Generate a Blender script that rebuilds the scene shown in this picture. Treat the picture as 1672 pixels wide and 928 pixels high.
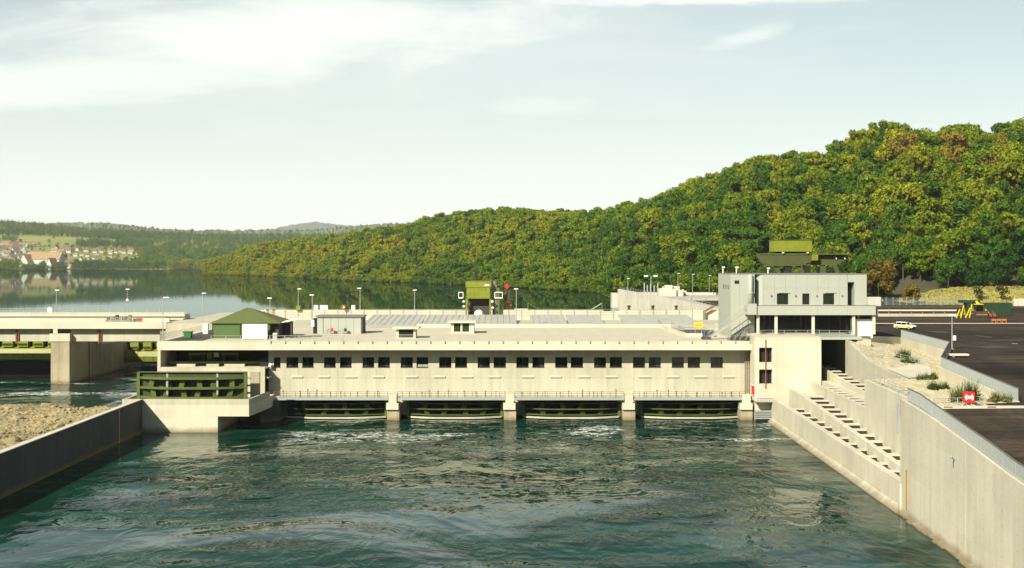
import bpy, math, random
import numpy as np
from mathutils import Vector, Matrix
random.seed(7)
rng = np.random.default_rng(11)
scene = bpy.context.scene
for o in list(bpy.data.objects):
    bpy.data.objects.remove(o)
COL = scene.collection

# ------------------------------------------------------------------ camera
HC = 29.0            # eye height above the tailwater
FPX = 2000.0         # focal length in photograph pixels (1672 wide)
cam_d = bpy.data.cameras.new("camera")
cam_d.sensor_width = 36.0
cam_d.lens = 36.0 * FPX / 1672.0
cam_d.shift_y = -42.0 / 1672.0
cam_d.clip_start = 1.0
cam_d.clip_end = 60000.0
cam = bpy.data.objects.new("camera", cam_d)
COL.objects.link(cam)
cam.location = (0, 0, HC)
cam.rotation_euler = (math.radians(90), 0, 0)
scene.camera = cam

# ------------------------------------------------------------------ sky, sun, exposure
SUN_DIR = Vector((0.85, 1.25, -1.0)).normalized()      # the way the light travels
SUN_EL = math.asin(-SUN_DIR.z)
SUN_AZ = math.atan2(-SUN_DIR.x, -SUN_DIR.y)            # clockwise from +Y
SKY_STRENGTH = 0.05
SUN_STRENGTH = 5.0
EXPOSURE = 0.8
HAZE_DENSITY = 0.00004

world = bpy.data.worlds.new("World")
scene.world = world
world.use_nodes = True
wt = world.node_tree
wt.nodes.clear()
def wn(t, **k):
    n = wt.nodes.new(t)
    for a, b in k.items():
        setattr(n, a, b)
    return n
w_out = wn("ShaderNodeOutputWorld")
w_bg = wn("ShaderNodeBackground")
w_bg.inputs["Strength"].default_value = SKY_STRENGTH
w_sky = wn("ShaderNodeTexSky")
w_sky.sky_type = 'NISHITA'
w_sky.sun_disc = False
w_sky.sun_elevation = SUN_EL
w_sky.sun_rotation = SUN_AZ
w_sky.altitude = 300
w_sky.air_density = 1.0
w_sky.dust_density = 0.7
w_sky.ozone_density = 1.0
w_tc = wn("ShaderNodeTexCoord")
w_sep = wn("ShaderNodeSeparateXYZ")
wt.links.new(w_tc.outputs["Generated"], w_sep.inputs[0])
def wmath(op, a, b=None, clamp=False):
    n = wn("ShaderNodeMath", operation=op)
    n.use_clamp = clamp
    for i, v in enumerate((a, b)):
        if v is None:
            continue
        if isinstance(v, (int, float)):
            n.inputs[i].default_value = v
        else:
            wt.links.new(v, n.inputs[i])
    return n.outputs[0]
zup = wmath('MAXIMUM', w_sep.outputs[2], 0.012)
# cirrus sheet: direction projected on a layer overhead
u = wmath('DIVIDE', w_sep.outputs[0], wmath('ADD', zup, 0.03))
v = wmath('DIVIDE', w_sep.outputs[1], wmath('ADD', zup, 0.03))
w_cmb = wn("ShaderNodeCombineXYZ")
wt.links.new(u, w_cmb.inputs[0]); wt.links.new(v, w_cmb.inputs[1])
def wnoise(scale, detail, rough, dist, rot, sx, sy, loc=(0, 0, 0)):
    m = wn("ShaderNodeMapping")
    m.inputs["Rotation"].default_value = (0, 0, math.radians(rot))
    m.inputs["Scale"].default_value = (sx, sy, 1)
    m.inputs["Location"].default_value = loc
    wt.links.new(w_cmb.outputs[0], m.inputs[0])
    n = wn("ShaderNodeTexNoise")
    n.inputs["Scale"].default_value = scale
    n.inputs["Detail"].default_value = detail
    n.inputs["Roughness"].default_value = rough
    n.inputs["Distortion"].default_value = dist
    wt.links.new(m.outputs[0], n.inputs["Vector"])
    return n.outputs["Fac"]
def wramp(x, a, b):
    n = wn("ShaderNodeMapRange", interpolation_type='SMOOTHSTEP')
    n.inputs[1].default_value = a; n.inputs[2].default_value = b
    wt.links.new(x, n.inputs[0])
    return n.outputs[0]
# two cirrus banks at their own bearings (x/y) and heights (z/y), torn by streaky noise
yfr = wmath('MAXIMUM', w_sep.outputs[1], 0.05)
az = wmath('DIVIDE', w_sep.outputs[0], yfr)
el = wmath('DIVIDE', w_sep.outputs[2], yfr)
w_ae = wn("ShaderNodeCombineXYZ")
wt.links.new(az, w_ae.inputs[0]); wt.links.new(el, w_ae.inputs[1])
def aenoise(scale, detail, rough, dist, rot, sx, sy, loc=(0, 0, 0)):
    m = wn("ShaderNodeMapping")
    m.inputs["Rotation"].default_value = (0, 0, math.radians(rot))
    m.inputs["Scale"].default_value = (sx, sy, 1)
    m.inputs["Location"].default_value = loc
    wt.links.new(w_ae.outputs[0], m.inputs[0])
    n = wn("ShaderNodeTexNoise")
    n.inputs["Scale"].default_value = scale
    n.inputs["Detail"].default_value = detail
    n.inputs["Roughness"].default_value = rough
    n.inputs["Distortion"].default_value = dist
    wt.links.new(m.outputs[0], n.inputs["Vector"])
    return n.outputs["Fac"]
wob = aenoise(9, 6, 0.6, 0.8, 10, 0.45, 1.6)
streaks = aenoise(22, 8, 0.65, 1.2, -14, 0.30, 1.5)
def bank(a0, e0, ra, re_, slant, inner, outer):
    da = wmath('SUBTRACT', az, a0)
    de = wmath('SUBTRACT', wmath('SUBTRACT', el, e0), wmath('MULTIPLY', da, slant))
    d = wmath('SQRT', wmath('ADD', wmath('POWER', wmath('ABSOLUTE', wmath('DIVIDE', da, ra)), 2), wmath('POWER', wmath('ABSOLUTE', wmath('DIVIDE', de, re_)), 2)))
    d = wmath('ADD', d, wmath('MULTIPLY', wmath('SUBTRACT', wob, 0.5), 1.5))
    d = wmath('ADD', d, wmath('MULTIPLY', wmath('SUBTRACT', streaks, 0.5), 1.1))
    return wramp(d, outer, inner)
cirrus = bank(-0.17, 0.188, 0.23, 0.044, 0.05, 0.2, 1.35)
cirrus = wmath('MAXIMUM', cirrus, wmath('MULTIPLY', bank(-0.36, 0.146, 0.20, 0.024, 0.08, 0.4, 1.3), 0.8))
cirrus = wmath('MAXIMUM', cirrus, bank(0.17, 0.216, 0.16, 0.012, 0.03, 0.45, 1.0))
cirrus = wmath('MAXIMUM', cirrus, wmath('MULTIPLY', bank(0.02, 0.125, 0.06, 0.010, 0.0, 0.3, 1.3), 0.45))
cirrus = wmath('MULTIPLY', cirrus, wmath('GREATER_THAN', w_sep.outputs[1], 0.1))
cirrus = wmath('MAXIMUM', cirrus, wmath('MULTIPLY', bank(-0.08, 0.172, 0.34, 0.060, 0.03, 0.1, 1.5), 0.35))
cirrus = wmath('MAXIMUM', cirrus, wmath('MULTIPLY', bank(0.19, 0.180, 0.05, 0.010, 0.25, 0.2, 1.2), 0.6))
cirrus = wmath('MULTIPLY', cirrus, 0.9)
# thin veil: optical depth grows towards the horizon
veil = wmath('SUBTRACT', 1.0, wmath('POWER', 2.718, wmath('DIVIDE', -0.100, zup)))
cov = wmath('ADD', veil, wmath('MULTIPLY', wmath('SUBTRACT', 1.0, veil), cirrus))
w_mix = wn("ShaderNodeMixRGB")
wt.links.new(cov, w_mix.inputs[0])
w_tint = wn("ShaderNodeMixRGB", blend_type='MULTIPLY')
w_tint.inputs[0].default_value = 1.0
w_tint.inputs[2].default_value = (0.97, 1.10, 0.97, 1)
wt.links.new(w_sky.outputs[0], w_tint.inputs[1])
wt.links.new(w_tint.outputs[0], w_mix.inputs[1])
w_mix.inputs[2].default_value = (12.3, 12.8, 12.0, 1)
wt.links.new(w_mix.outputs[0], w_bg.inputs[0])
wt.links.new(w_bg.outputs[0], w_out.inputs[0])

sun_d = bpy.data.lights.new("sun", 'SUN')
sun_d.energy = SUN_STRENGTH
sun_d.angle = math.radians(0.5)
sun_d.color = (1.0, 0.94, 0.77)
sun = bpy.data.objects.new("sun", sun_d)
COL.objects.link(sun)
sun.location = (-200, -300, 300)
sun.rotation_euler = SUN_DIR.to_track_quat('-Z', 'Y').to_euler()

scene.view_settings.view_transform = 'Standard'
scene.view_settings.look = 'None'
scene.view_settings.exposure = EXPOSURE
scene.view_settings.gamma = 1.0
scene.view_settings.use_curve_mapping = False
try:
    scene.cycles.max_bounces = 8
    scene.cycles.diffuse_bounces = 3
    scene.cycles.glossy_bounces = 4
    scene.cycles.transparent_max_bounces = 8
    scene.cycles.volume_bounces = 0
except Exception:
    pass

# ------------------------------------------------------------------ helpers
def X(px, Y): return (px - 836.0) * Y / FPX
def Z(py, Y): return HC - (py - 422.0) * Y / FPX
def GY(py, z): return FPX * (HC - z) / (py - 422.0)

class MB:
    def __init__(s):
        s.v = []; s.f = []
    def box(s, x0, x1, y0, y1, z0, z1):
        if x0 > x1: x0, x1 = x1, x0
        if y0 > y1: y0, y1 = y1, y0
        if z0 > z1: z0, z1 = z1, z0
        b = len(s.v)
        s.v += [(x0,y0,z0),(x1,y0,z0),(x1,y1,z0),(x0,y1,z0),(x0,y0,z1),(x1,y0,z1),(x1,y1,z1),(x0,y1,z1)]
        s.f += [(b,b+3,b+2,b+1),(b+4,b+5,b+6,b+7),(b,b+1,b+5,b+4),(b+1,b+2,b+6,b+5),(b+2,b+3,b+7,b+6),(b+3,b,b+4,b+7)]
        return s
    def hexa(s, p):                       # eight corners: bottom ring then top ring, anticlockwise from above
        b = len(s.v); s.v += [tuple(q) for q in p]
        s.f += [(b,b+3,b+2,b+1),(b+4,b+5,b+6,b+7),(b,b+1,b+5,b+4),(b+1,b+2,b+6,b+5),(b+2,b+3,b+7,b+6),(b+3,b,b+4,b+7)]
        return s
    def prism(s, poly, z0, z1):           # plan outline anticlockwise; z0/z1 numbers or lists
        n = len(poly); b = len(s.v)
        zz0 = z0 if hasattr(z0, '__len__') else [z0]*n
        zz1 = z1 if hasattr(z1, '__len__') else [z1]*n
        s.v += [(p[0],p[1],zz0[i]) for i,p in enumerate(poly)]
        s.v += [(p[0],p[1],zz1[i]) for i,p in enumerate(poly)]
        s.f.append(tuple(range(b+n-1, b-1, -1))); s.f.append(tuple(range(b+n, b+2*n)))
        for i in range(n):
            j = (i+1) % n
            s.f.append((b+i, b+j, b+n+j, b+n+i))
        return s
    def profile_x(s, prof, x0, x1):       # (y,z) outline swept along x
        n = len(prof); b = len(s.v)
        s.v += [(x0,p[0],p[1]) for p in prof] + [(x1,p[0],p[1]) for p in prof]
        s.f.append(tuple(range(b, b+n))); s.f.append(tuple(range(b+2*n-1, b+n-1, -1)))
        for i in range(n):
            j = (i+1) % n
            s.f.append((b+j, b+i, b+n+i, b+n+j))
        return s
    def profile_y(s, prof, y0, y1):       # (x,z) outline swept along y
        n = len(prof); b = len(s.v)
        s.v += [(p[0],y0,p[1]) for p in prof] + [(p[0],y1,p[1]) for p in prof]
        s.f.append(tuple(range(b, b+n))); s.f.append(tuple(range(b+2*n-1, b+n-1, -1)))
        for i in range(n):
            j = (i+1) % n
            s.f.append((b+j, b+i, b+n+i, b+n+j))
        return s
    def quad(s, a, b_, c, d):
        b = len(s.v); s.v += [tuple(a),tuple(b_),tuple(c),tuple(d)]; s.f.append((b,b+1,b+2,b+3)); return s
    def tube(s, p0, p1, r, n=6, r1=None):
        p0 = Vector(p0); p1 = Vector(p1); d = p1 - p0
        if d.length < 1e-6: return s
        d.normalize()
        up = Vector((0,0,1)) if abs(d.z) < 0.9 else Vector((1,0,0))
        a = d.cross(up).normalized(); c = d.cross(a)
        r1 = r if r1 is None else r1
        b = len(s.v)
        for k in range(n):
            t = 2*math.pi*k/n
            q = a*math.cos(t) + c*math.sin(t)
            s.v.append(tuple(p0 + q*r)); s.v.append(tuple(p1 + q*r1))
        for k in range(n):
            i = b+2*k; j = b+2*((k+1) % n)
            s.f.append((i, i+1, j+1, j))
        s.f.append(tuple(b+2*k for k in range(n))); s.f.append(tuple(b+2*k+1 for k in reversed(range(n))))
        return s
    def beam(s, p0, p1, w, h):            # rectangular bar, top of the section along its up side
        p0 = Vector(p0); p1 = Vector(p1); d = (p1-p0).normalized()
        up = Vector((0,0,1)) if abs(d.z) < 0.95 else Vector((0,1,0))
        a = d.cross(up).normalized()*w/2; c = a.cross(d).normalized()*h/2
        return s.hexa([p0-a-c, p0+a-c, p1+a-c, p1-a-c, p0-a+c, p0+a+c, p1+a+c, p1-a+c])
    def lathe(s, cx, cy, prof, n=16):     # (r, z) outline about a vertical axis
        b = len(s.v); m = len(prof)
        for r, z in prof:
            for k in range(n):
                t = 2*math.pi*k/n
                s.v.append((cx+r*math.cos(t), cy+r*math.sin(t), z))
        for i in range(m-1):
            for k in range(n):
                k2 = (k+1) % n
                s.f.append((b+i*n+k, b+i*n+k2, b+(i+1)*n+k2, b+(i+1)*n+k))
        s.f.append(tuple(b+k for k in reversed(range(n)))); s.f.append(tuple(b+(m-1)*n+k for k in range(n)))
        return s
    def ring(s, c, R, r, axis='y', n=16):
        pts = []
        for k in range(n+1):
            t = 2*math.pi*k/n
            if axis == 'y': pts.append((c[0]+R*math.cos(t), c[1], c[2]+R*math.sin(t)))
            else: pts.append((c[0], c[1]+R*math.cos(t), c[2]+R*math.sin(t)))
        for k in range(n): s.tube(pts[k], pts[k+1], r, 4)
        return s

def mesh_from(name, v, f, mat):
    me = bpy.data.meshes.new(name)
    me.from_pydata(v, [], f)
    if mat is not None:
        for m in (mat if isinstance(mat, (list, tuple)) else [mat]):
            me.materials.append(m)
    me.validate(); me.update()
    return me
def base_of(p):
    q = Vector((0,0,0))
    while p is not None:
        q += p.location; p = p.parent
    return q
def tag(o, label=None, cat=None, group=None, kind=None):
    if label: o["label"] = label
    if cat: o["category"] = cat
    if group: o["group"] = group
    if kind: o["kind"] = kind
    return o
def thing(name, label, cat, loc=(0,0,0), group=None):
    o = bpy.data.objects.new(name, None); COL.objects.link(o)
    o.empty_display_size = 0.5
    o.location = loc
    return tag(o, label, cat, group)
def part(name, mb, mat, parent, label=None, kind=None, smooth=False):
    q = base_of(parent)
    v = [(a-q.x, b-q.y, c-q.z) for a,b,c in mb.v]
    me = mesh_from(name, v, mb.f, mat)
    if smooth: me.shade_smooth()
    o = bpy.data.objects.new(name, me); COL.objects.link(o)
    o.parent = parent
    return tag(o, label, None, None, kind)
def solo(name, mb, mat, label=None, cat=None, group=None, kind=None, smooth=False):
    a = np.array(mb.v)
    q = Vector(((a[:,0].min()+a[:,0].max())/2, (a[:,1].min()+a[:,1].max())/2, a[:,2].min()))
    v = [(p[0]-q.x, p[1]-q.y, p[2]-q.z) for p in mb.v]
    me = mesh_from(name, v, mb.f, mat)
    if smooth: me.shade_smooth()
    o = bpy.data.objects.new(name, me); COL.objects.link(o)
    o.location = q
    return tag(o, label, cat, group, kind)
def structure(name, mb, mat, smooth=False):
    return solo(name, mb, mat, kind='structure', smooth=smooth)
def copy_tree(o, parent=None):
    c = o.copy(); COL.objects.link(c); c.parent = parent
    for ch in list(o.children):
        copy_tree(ch, c)
    return c
def place(root, first, loc, rotz=0.0, label=None, scale=None):
    r = root if first else copy_tree(root)
    r.location = loc; r.rotation_euler = (0,0,rotz)
    if scale: r.scale = (scale,)*3 if not hasattr(scale, '__len__') else scale
    if label: r["label"] = label
    return r

# ------------------------------------------------------------------ materials
def newmat(name):
    m = bpy.data.materials.new(name); m.use_nodes = True
    nt = m.node_tree; nt.nodes.clear()
    return m, nt
def nd(nt, t, **k):
    n = nt.nodes.new(t)
    for a, b in k.items(): setattr(n, a, b)
    return n
def simple(name, col, rough=0.6, metal=0.0, var=0.12, scale=1.5, bump=0.0, spec=0.5):
    m, nt = newmat(name)
    out = nd(nt, "ShaderNodeOutputMaterial"); p = nd(nt, "ShaderNodeBsdfPrincipled")
    tc = nd(nt, "ShaderNodeTexCoord"); nz = nd(nt, "ShaderNodeTexNoise")
    nz.inputs["Scale"].default_value = scale; nz.inputs["Detail"].default_value = 6
    nz.inputs["Roughness"].default_value = 0.65
    nt.links.new(tc.outputs["Object"], nz.inputs["Vector"])
    cr = nd(nt, "ShaderNodeMapRange")
    cr.inputs[1].default_value = 0.25; cr.inputs[2].default_value = 0.75
    cr.inputs[3].default_value = 1-var; cr.inputs[4].default_value = 1+var
    nt.links.new(nz.outputs["Fac"], cr.inputs[0])
    mx = nd(nt, "ShaderNodeVectorMath", operation='SCALE')
    mx.inputs[0].default_value = col[:3]
    nt.links.new(cr.outputs[0], mx.inputs["Scale"])
    nt.links.new(mx.outputs[0], p.inputs["Base Color"])
    p.inputs["Roughness"].default_value = rough; p.inputs["Metallic"].default_value = metal
    p.inputs["Specular IOR Level"].default_value = spec
    if bump:
        b = nd(nt, "ShaderNodeBump"); b.inputs["Strength"].default_value = bump; b.inputs["Distance"].default_value = 0.1
        nt.links.new(nz.outputs["Fac"], b.inputs["Height"]); nt.links.new(b.outputs[0], p.inputs["Normal"])
    nt.links.new(p.outputs[0], out.inputs[0])
    return m
def concrete(name, col, streak=0.22, algae=0.0, joints=None, var=0.10):
    """cast concrete: blotches, vertical run-off streaks, horizontal shutter-board lines, optional tide stain"""
    m, nt = newmat(name)
    L = nt.links.new
    out = nd(nt, "ShaderNodeOutputMaterial"); p = nd(nt, "ShaderNodeBsdfPrincipled")
    geo = nd(nt, "ShaderNodeNewGeometry")
    def noise(scale, det, vec=None, sc=None, rough=0.6):
        n = nd(nt, "ShaderNodeTexNoise"); n.inputs["Scale"].default_value = scale; n.inputs["Detail"].default_value = det
        n.inputs["Roughness"].default_value = rough
        if sc:
            mp = nd(nt, "ShaderNodeMapping"); mp.inputs["Scale"].default_value = sc
            L(geo.outputs["Position"], mp.inputs[0]); L(mp.outputs[0], n.inputs["Vector"])
        else: L(geo.outputs["Position"], n.inputs["Vector"])
        return n.outputs["Fac"]
    def rng_(x, a, b, c, d):
        n = nd(nt, "ShaderNodeMapRange"); 
        for i, q in enumerate((a,b,c,d)): n.inputs[i+1].default_value = q
        L(x, n.inputs[0]); return n.outputs[0]
    def mul(a, b):
        n = nd(nt, "ShaderNodeMath", operation='MULTIPLY')
        L(a, n.inputs[0]); L(b, n.inputs[1]); return n.outputs[0]
    blotch = rng_(noise(0.12, 5), 0.3, 0.7, 1-var, 1+var)
    fine = rng_(noise(2.2, 6, rough=0.7), 0.3, 0.7, 0.95, 1.04)
    stre = rng_(noise(1.0, 5, sc=(0.9, 0.9, 0.045)), 0.42, 0.75, 1.0, 1-streak)
    # pour lifts: each shutter lift a slightly different tone
    sp = nd(nt, "ShaderNodeSeparateXYZ"); L(geo.outputs["Position"], sp.inputs[0])
    lift = nd(nt, "ShaderNodeMath", operation='MULTIPLY'); L(sp.outputs[2], lift.inputs[0]); lift.inputs[1].default_value = 0.42
    fl = nd(nt, "ShaderNodeMath", operation='FLOOR'); L(lift.outputs[0], fl.inputs[0])
    bay = nd(nt, "ShaderNodeMath", operation='ADD')
    sx = nd(nt, "ShaderNodeMath", operation='ADD'); L(sp.outputs[0], sx.inputs[0]); L(sp.outputs[1], sx.inputs[1])
    s2 = nd(nt, "ShaderNodeMath", operation='MULTIPLY'); L(sx.outputs[0], s2.inputs[0]); s2.inputs[1].default_value = 0.19
    f2 = nd(nt, "ShaderNodeMath", operation='FLOOR'); L(s2.outputs[0], f2.inputs[0])
    cb = nd(nt, "ShaderNodeCombineXYZ"); L(fl.outputs[0], cb.inputs[0]); L(f2.outputs[0], cb.inputs[1])
    wnz = nd(nt, "ShaderNodeTexWhiteNoise", noise_dimensions='2D'); L(cb.outputs[0], wnz.inputs["Vector"])
    lifts = rng_(wnz.outputs["Value"], 0, 1, 0.955, 1.03)
    tot = mul(mul(mul(blotch, fine), stre), lifts)
    mx = nd(nt, "ShaderNodeVectorMath", operation='SCALE'); mx.inputs[0].default_value = col[:3]
    L(tot, mx.inputs["Scale"])
    colout = mx.outputs[0]
    # rust and water staining
    rust = rng_(noise(0.55, 7, rough=0.75), 0.66, 0.80, 0.0, 0.30)
    mr = nd(nt, "ShaderNodeMixRGB"); L(rust, mr.inputs[0]); L(colout, mr.inputs[1])
    mr.inputs[2].default_value = (col[0]*0.72, col[1]*0.55, col[2]*0.36, 1)
    colout = mr.outputs[0]
    if algae:
        zz = nd(nt, "ShaderNodeMath", operation='ADD'); L(sp.outputs[2], zz.inputs[0]); 
        wob = rng_(noise(0.5, 5), 0, 1, -0.6, 0.6); L(wob, zz.inputs[1])
        band = rng_(zz.outputs[0], 0.15, algae, 0.75, 0.0)
        ma = nd(nt, "ShaderNodeMixRGB"); L(band, ma.inputs[0]); L(colout, ma.inputs[1])
        ma.inputs[2].default_value = (0.16, 0.12, 0.06, 1)
        colout = ma.outputs[0]
    L(colout, p.inputs["Base Color"])
    p.inputs["Roughness"].default_value = 0.88; p.inputs["Specular IOR Level"].default_value = 0.25
    b = nd(nt, "ShaderNodeBump"); b.inputs["Strength"].default_value = 0.25; b.inputs["Distance"].default_value = 0.05
    L(noise(3.0, 6), b.inputs["Height"]); L(b.outputs[0], p.inputs["Normal"])
    L(p.outputs[0], out.inputs[0])
    return m

M = {}
M['concrete'] = concrete("concrete_cream", (0.435, 0.412, 0.315), streak=0.2)
M['concrete_wet'] = concrete("concrete_waterside", (0.525, 0.487, 0.375), streak=0.14, algae=1.0)
M['concrete_light'] = concrete("concrete_light", (0.52, 0.485, 0.375), streak=0.08)
M['concrete_dark'] = concrete("concrete_shade_tone", (0.070, 0.070, 0.064), streak=0.25, algae=0.9)  # shade put into a dark base colour, besides streaks and tide stain
M['concrete_pier'] = concrete("concrete_pier", (0.36, 0.31, 0.21), streak=0.35, algae=0.8, var=0.18)
M['roof_gravel'] = simple("roof_gravel", (0.47, 0.42, 0.31), 0.95, var=0.16, scale=0.5, bump=0.3)
M['deck'] = concrete("deck_concrete", (0.45, 0.41, 0.31), streak=0.1)
M['asphalt'] = simple("asphalt", (0.033, 0.0245, 0.019), 0.96, var=0.38, scale=0.09, bump=0.1, spec=0.05)
def asphalt_mat(name, col):
    """worn asphalt: broad dust and wear, long faint tyre streaks, fine aggregate"""
    m, nt = newmat(name); L = nt.links.new
    out = nd(nt, "ShaderNodeOutputMaterial"); p = nd(nt, "ShaderNodeBsdfPrincipled"); geo = nd(nt, "ShaderNodeNewGeometry")
    prev = None
    for sc, scale, rot, lo, hi in (((1,1,1),0.05,0,0.62,1.5), ((0.04,0.9,1),0.7,8,0.72,1.45), ((0.9,0.05,1),0.5,-25,0.85,1.25), ((1,1,1),1.4,0,0.8,1.2)):
        mp = nd(nt, "ShaderNodeMapping"); mp.inputs["Scale"].default_value = sc; mp.inputs["Rotation"].default_value = (0,0,math.radians(rot)); L(geo.outputs["Position"], mp.inputs[0])
        n = nd(nt, "ShaderNodeTexNoise"); n.inputs["Scale"].default_value = scale; n.inputs["Detail"].default_value = 4; L(mp.outputs[0], n.inputs["Vector"])
        r_ = nd(nt, "ShaderNodeMapRange"); L(n.outputs["Fac"], r_.inputs[0])
        for i, q in enumerate((0.32,0.68,lo,hi)): r_.inputs[i+1].default_value = q
        if prev is None: prev = r_.outputs[0]
        else:
            mu = nd(nt, "ShaderNodeMath", operation='MULTIPLY'); L(prev, mu.inputs[0]); L(r_.outputs[0], mu.inputs[1]); prev = mu.outputs[0]
    mx = nd(nt, "ShaderNodeVectorMath", operation='SCALE'); mx.inputs[0].default_value = col; L(prev, mx.inputs["Scale"])
    L(mx.outputs[0], p.inputs["Base Color"]); p.inputs["Roughness"].default_value = 0.95; p.inputs["Specular IOR Level"].default_value = 0.05
    L(p.outputs[0], out.inputs[0]); return m
M['asphalt'] = asphalt_mat("worn_asphalt", (0.032, 0.0245, 0.019))
M['paint_white'] = simple("white_paint", (0.72, 0.71, 0.65), 0.55, var=0.05)
M['line'] = simple("road_line", (0.40, 0.35, 0.25), 0.8, var=0.2, scale=3)
M['green'] = simple("green_steel", (0.066, 0.096, 0.014), 0.5, var=0.34, scale=0.9)
M['green_dark'] = simple("dark_green_steel", (0.030, 0.044, 0.010), 0.5, var=0.2, scale=0.7)
M['green_lime'] = simple("lime_green_steel", (0.165, 0.185, 0.010), 0.45, var=0.2, scale=0.8)
M['canvas'] = simple("green_canvas", (0.088, 0.108, 0.03), 0.85, var=0.16)
M['canvas_dark'] = simple("green_wall_boards", (0.055, 0.105, 0.022), 0.7, var=0.08)
M['clad'] = simple("grey_cladding", (0.335, 0.35, 0.295), 0.5, var=0.035, scale=0.6)
M['clad_side'] = M['clad']
M['steel'] = simple("galvanised_steel", (0.33, 0.35, 0.335), 0.5, metal=0.2, var=0.12, scale=4)
M['steel_dark'] = simple("dull_steel", (0.16, 0.155, 0.14), 0.6, metal=0.2, var=0.2, scale=3)
M['rail_brown'] = simple("weathered_rail", (0.13, 0.11, 0.08), 0.65, metal=0.1, var=0.2, scale=3)
M['glass_dark'] = simple("dark_window_glass", (0.006, 0.007, 0.007), 0.08, var=0.05)
M['glass_green'] = simple("green_window_glass", (0.018, 0.024, 0.012), 0.10, var=0.3, scale=0.8)
M['black'] = simple("black_void_paint", (0.010, 0.010, 0.009), 0.9, var=0.1)
M['dark'] = simple("dark_brown", (0.045, 0.036, 0.028), 0.8, var=0.25)
M['interior'] = simple("interior_shade", (0.09, 0.085, 0.07), 0.9, var=0.15)
M['frame'] = simple("window_frame", (0.018, 0.02, 0.013), 0.5, var=0.1)
M['olive'] = simple("olive_steel", (0.060, 0.066, 0.017), 0.5, var=0.15, scale=0.6)
M['steel_pale'] = simple("pale_grating", (0.40, 0.39, 0.335), 0.6, metal=0.1, var=0.18, scale=0.5)
M['red'] = simple("red_enamel", (0.50, 0.022, 0.025), 0.4, var=0.05)
M['rust'] = simple("rusty_pipe", (0.22, 0.07, 0.04), 0.8, var=0.3, scale=3)
M['orange'] = simple("orange_paint", (0.42, 0.13, 0.02), 0.5, var=0.1)
M['yellow'] = simple("yellow_paint", (0.56, 0.46, 0.015), 0.5, var=0.08)
M['yellow_rust'] = simple("ochre_gauge", (0.33, 0.22, 0.06), 0.7, var=0.25, scale=3)
M['lime'] = simple("fluorescent_lime", (0.50, 0.62, 0.02), 0.45, var=0.05)
M['glass_reflection'] = simple("window_reflection_tint", (0.028, 0.042, 0.045), 0.1, var=0.2)  # tint of the reflections painted into the station windows
M['blue'] = simple("dark_blue_shade_and_bag", (0.012, 0.018, 0.055), 0.4, var=0.1)  # paints shade into the building's recesses; also the dark bag
M['purple'] = simple("lilac_grey_rail", (0.17, 0.15, 0.19), 0.5, var=0.1)
M['rubber'] = simple("tyre_rubber", (0.016, 0.016, 0.016), 0.85)
M['bark'] = simple("bark", (0.075, 0.058, 0.040), 0.9, var=0.3, scale=3)
M['grass'] = simple("dry_grass", (0.25, 0.22, 0.05), 0.95, var=0.35, scale=0.25, bump=0.4)
M['bin_green'] = simple("bin_green", (0.03, 0.14, 0.03), 0.5)
M['foam'] = simple("foam_white", (0.75, 0.78, 0.74), 0.9)

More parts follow.
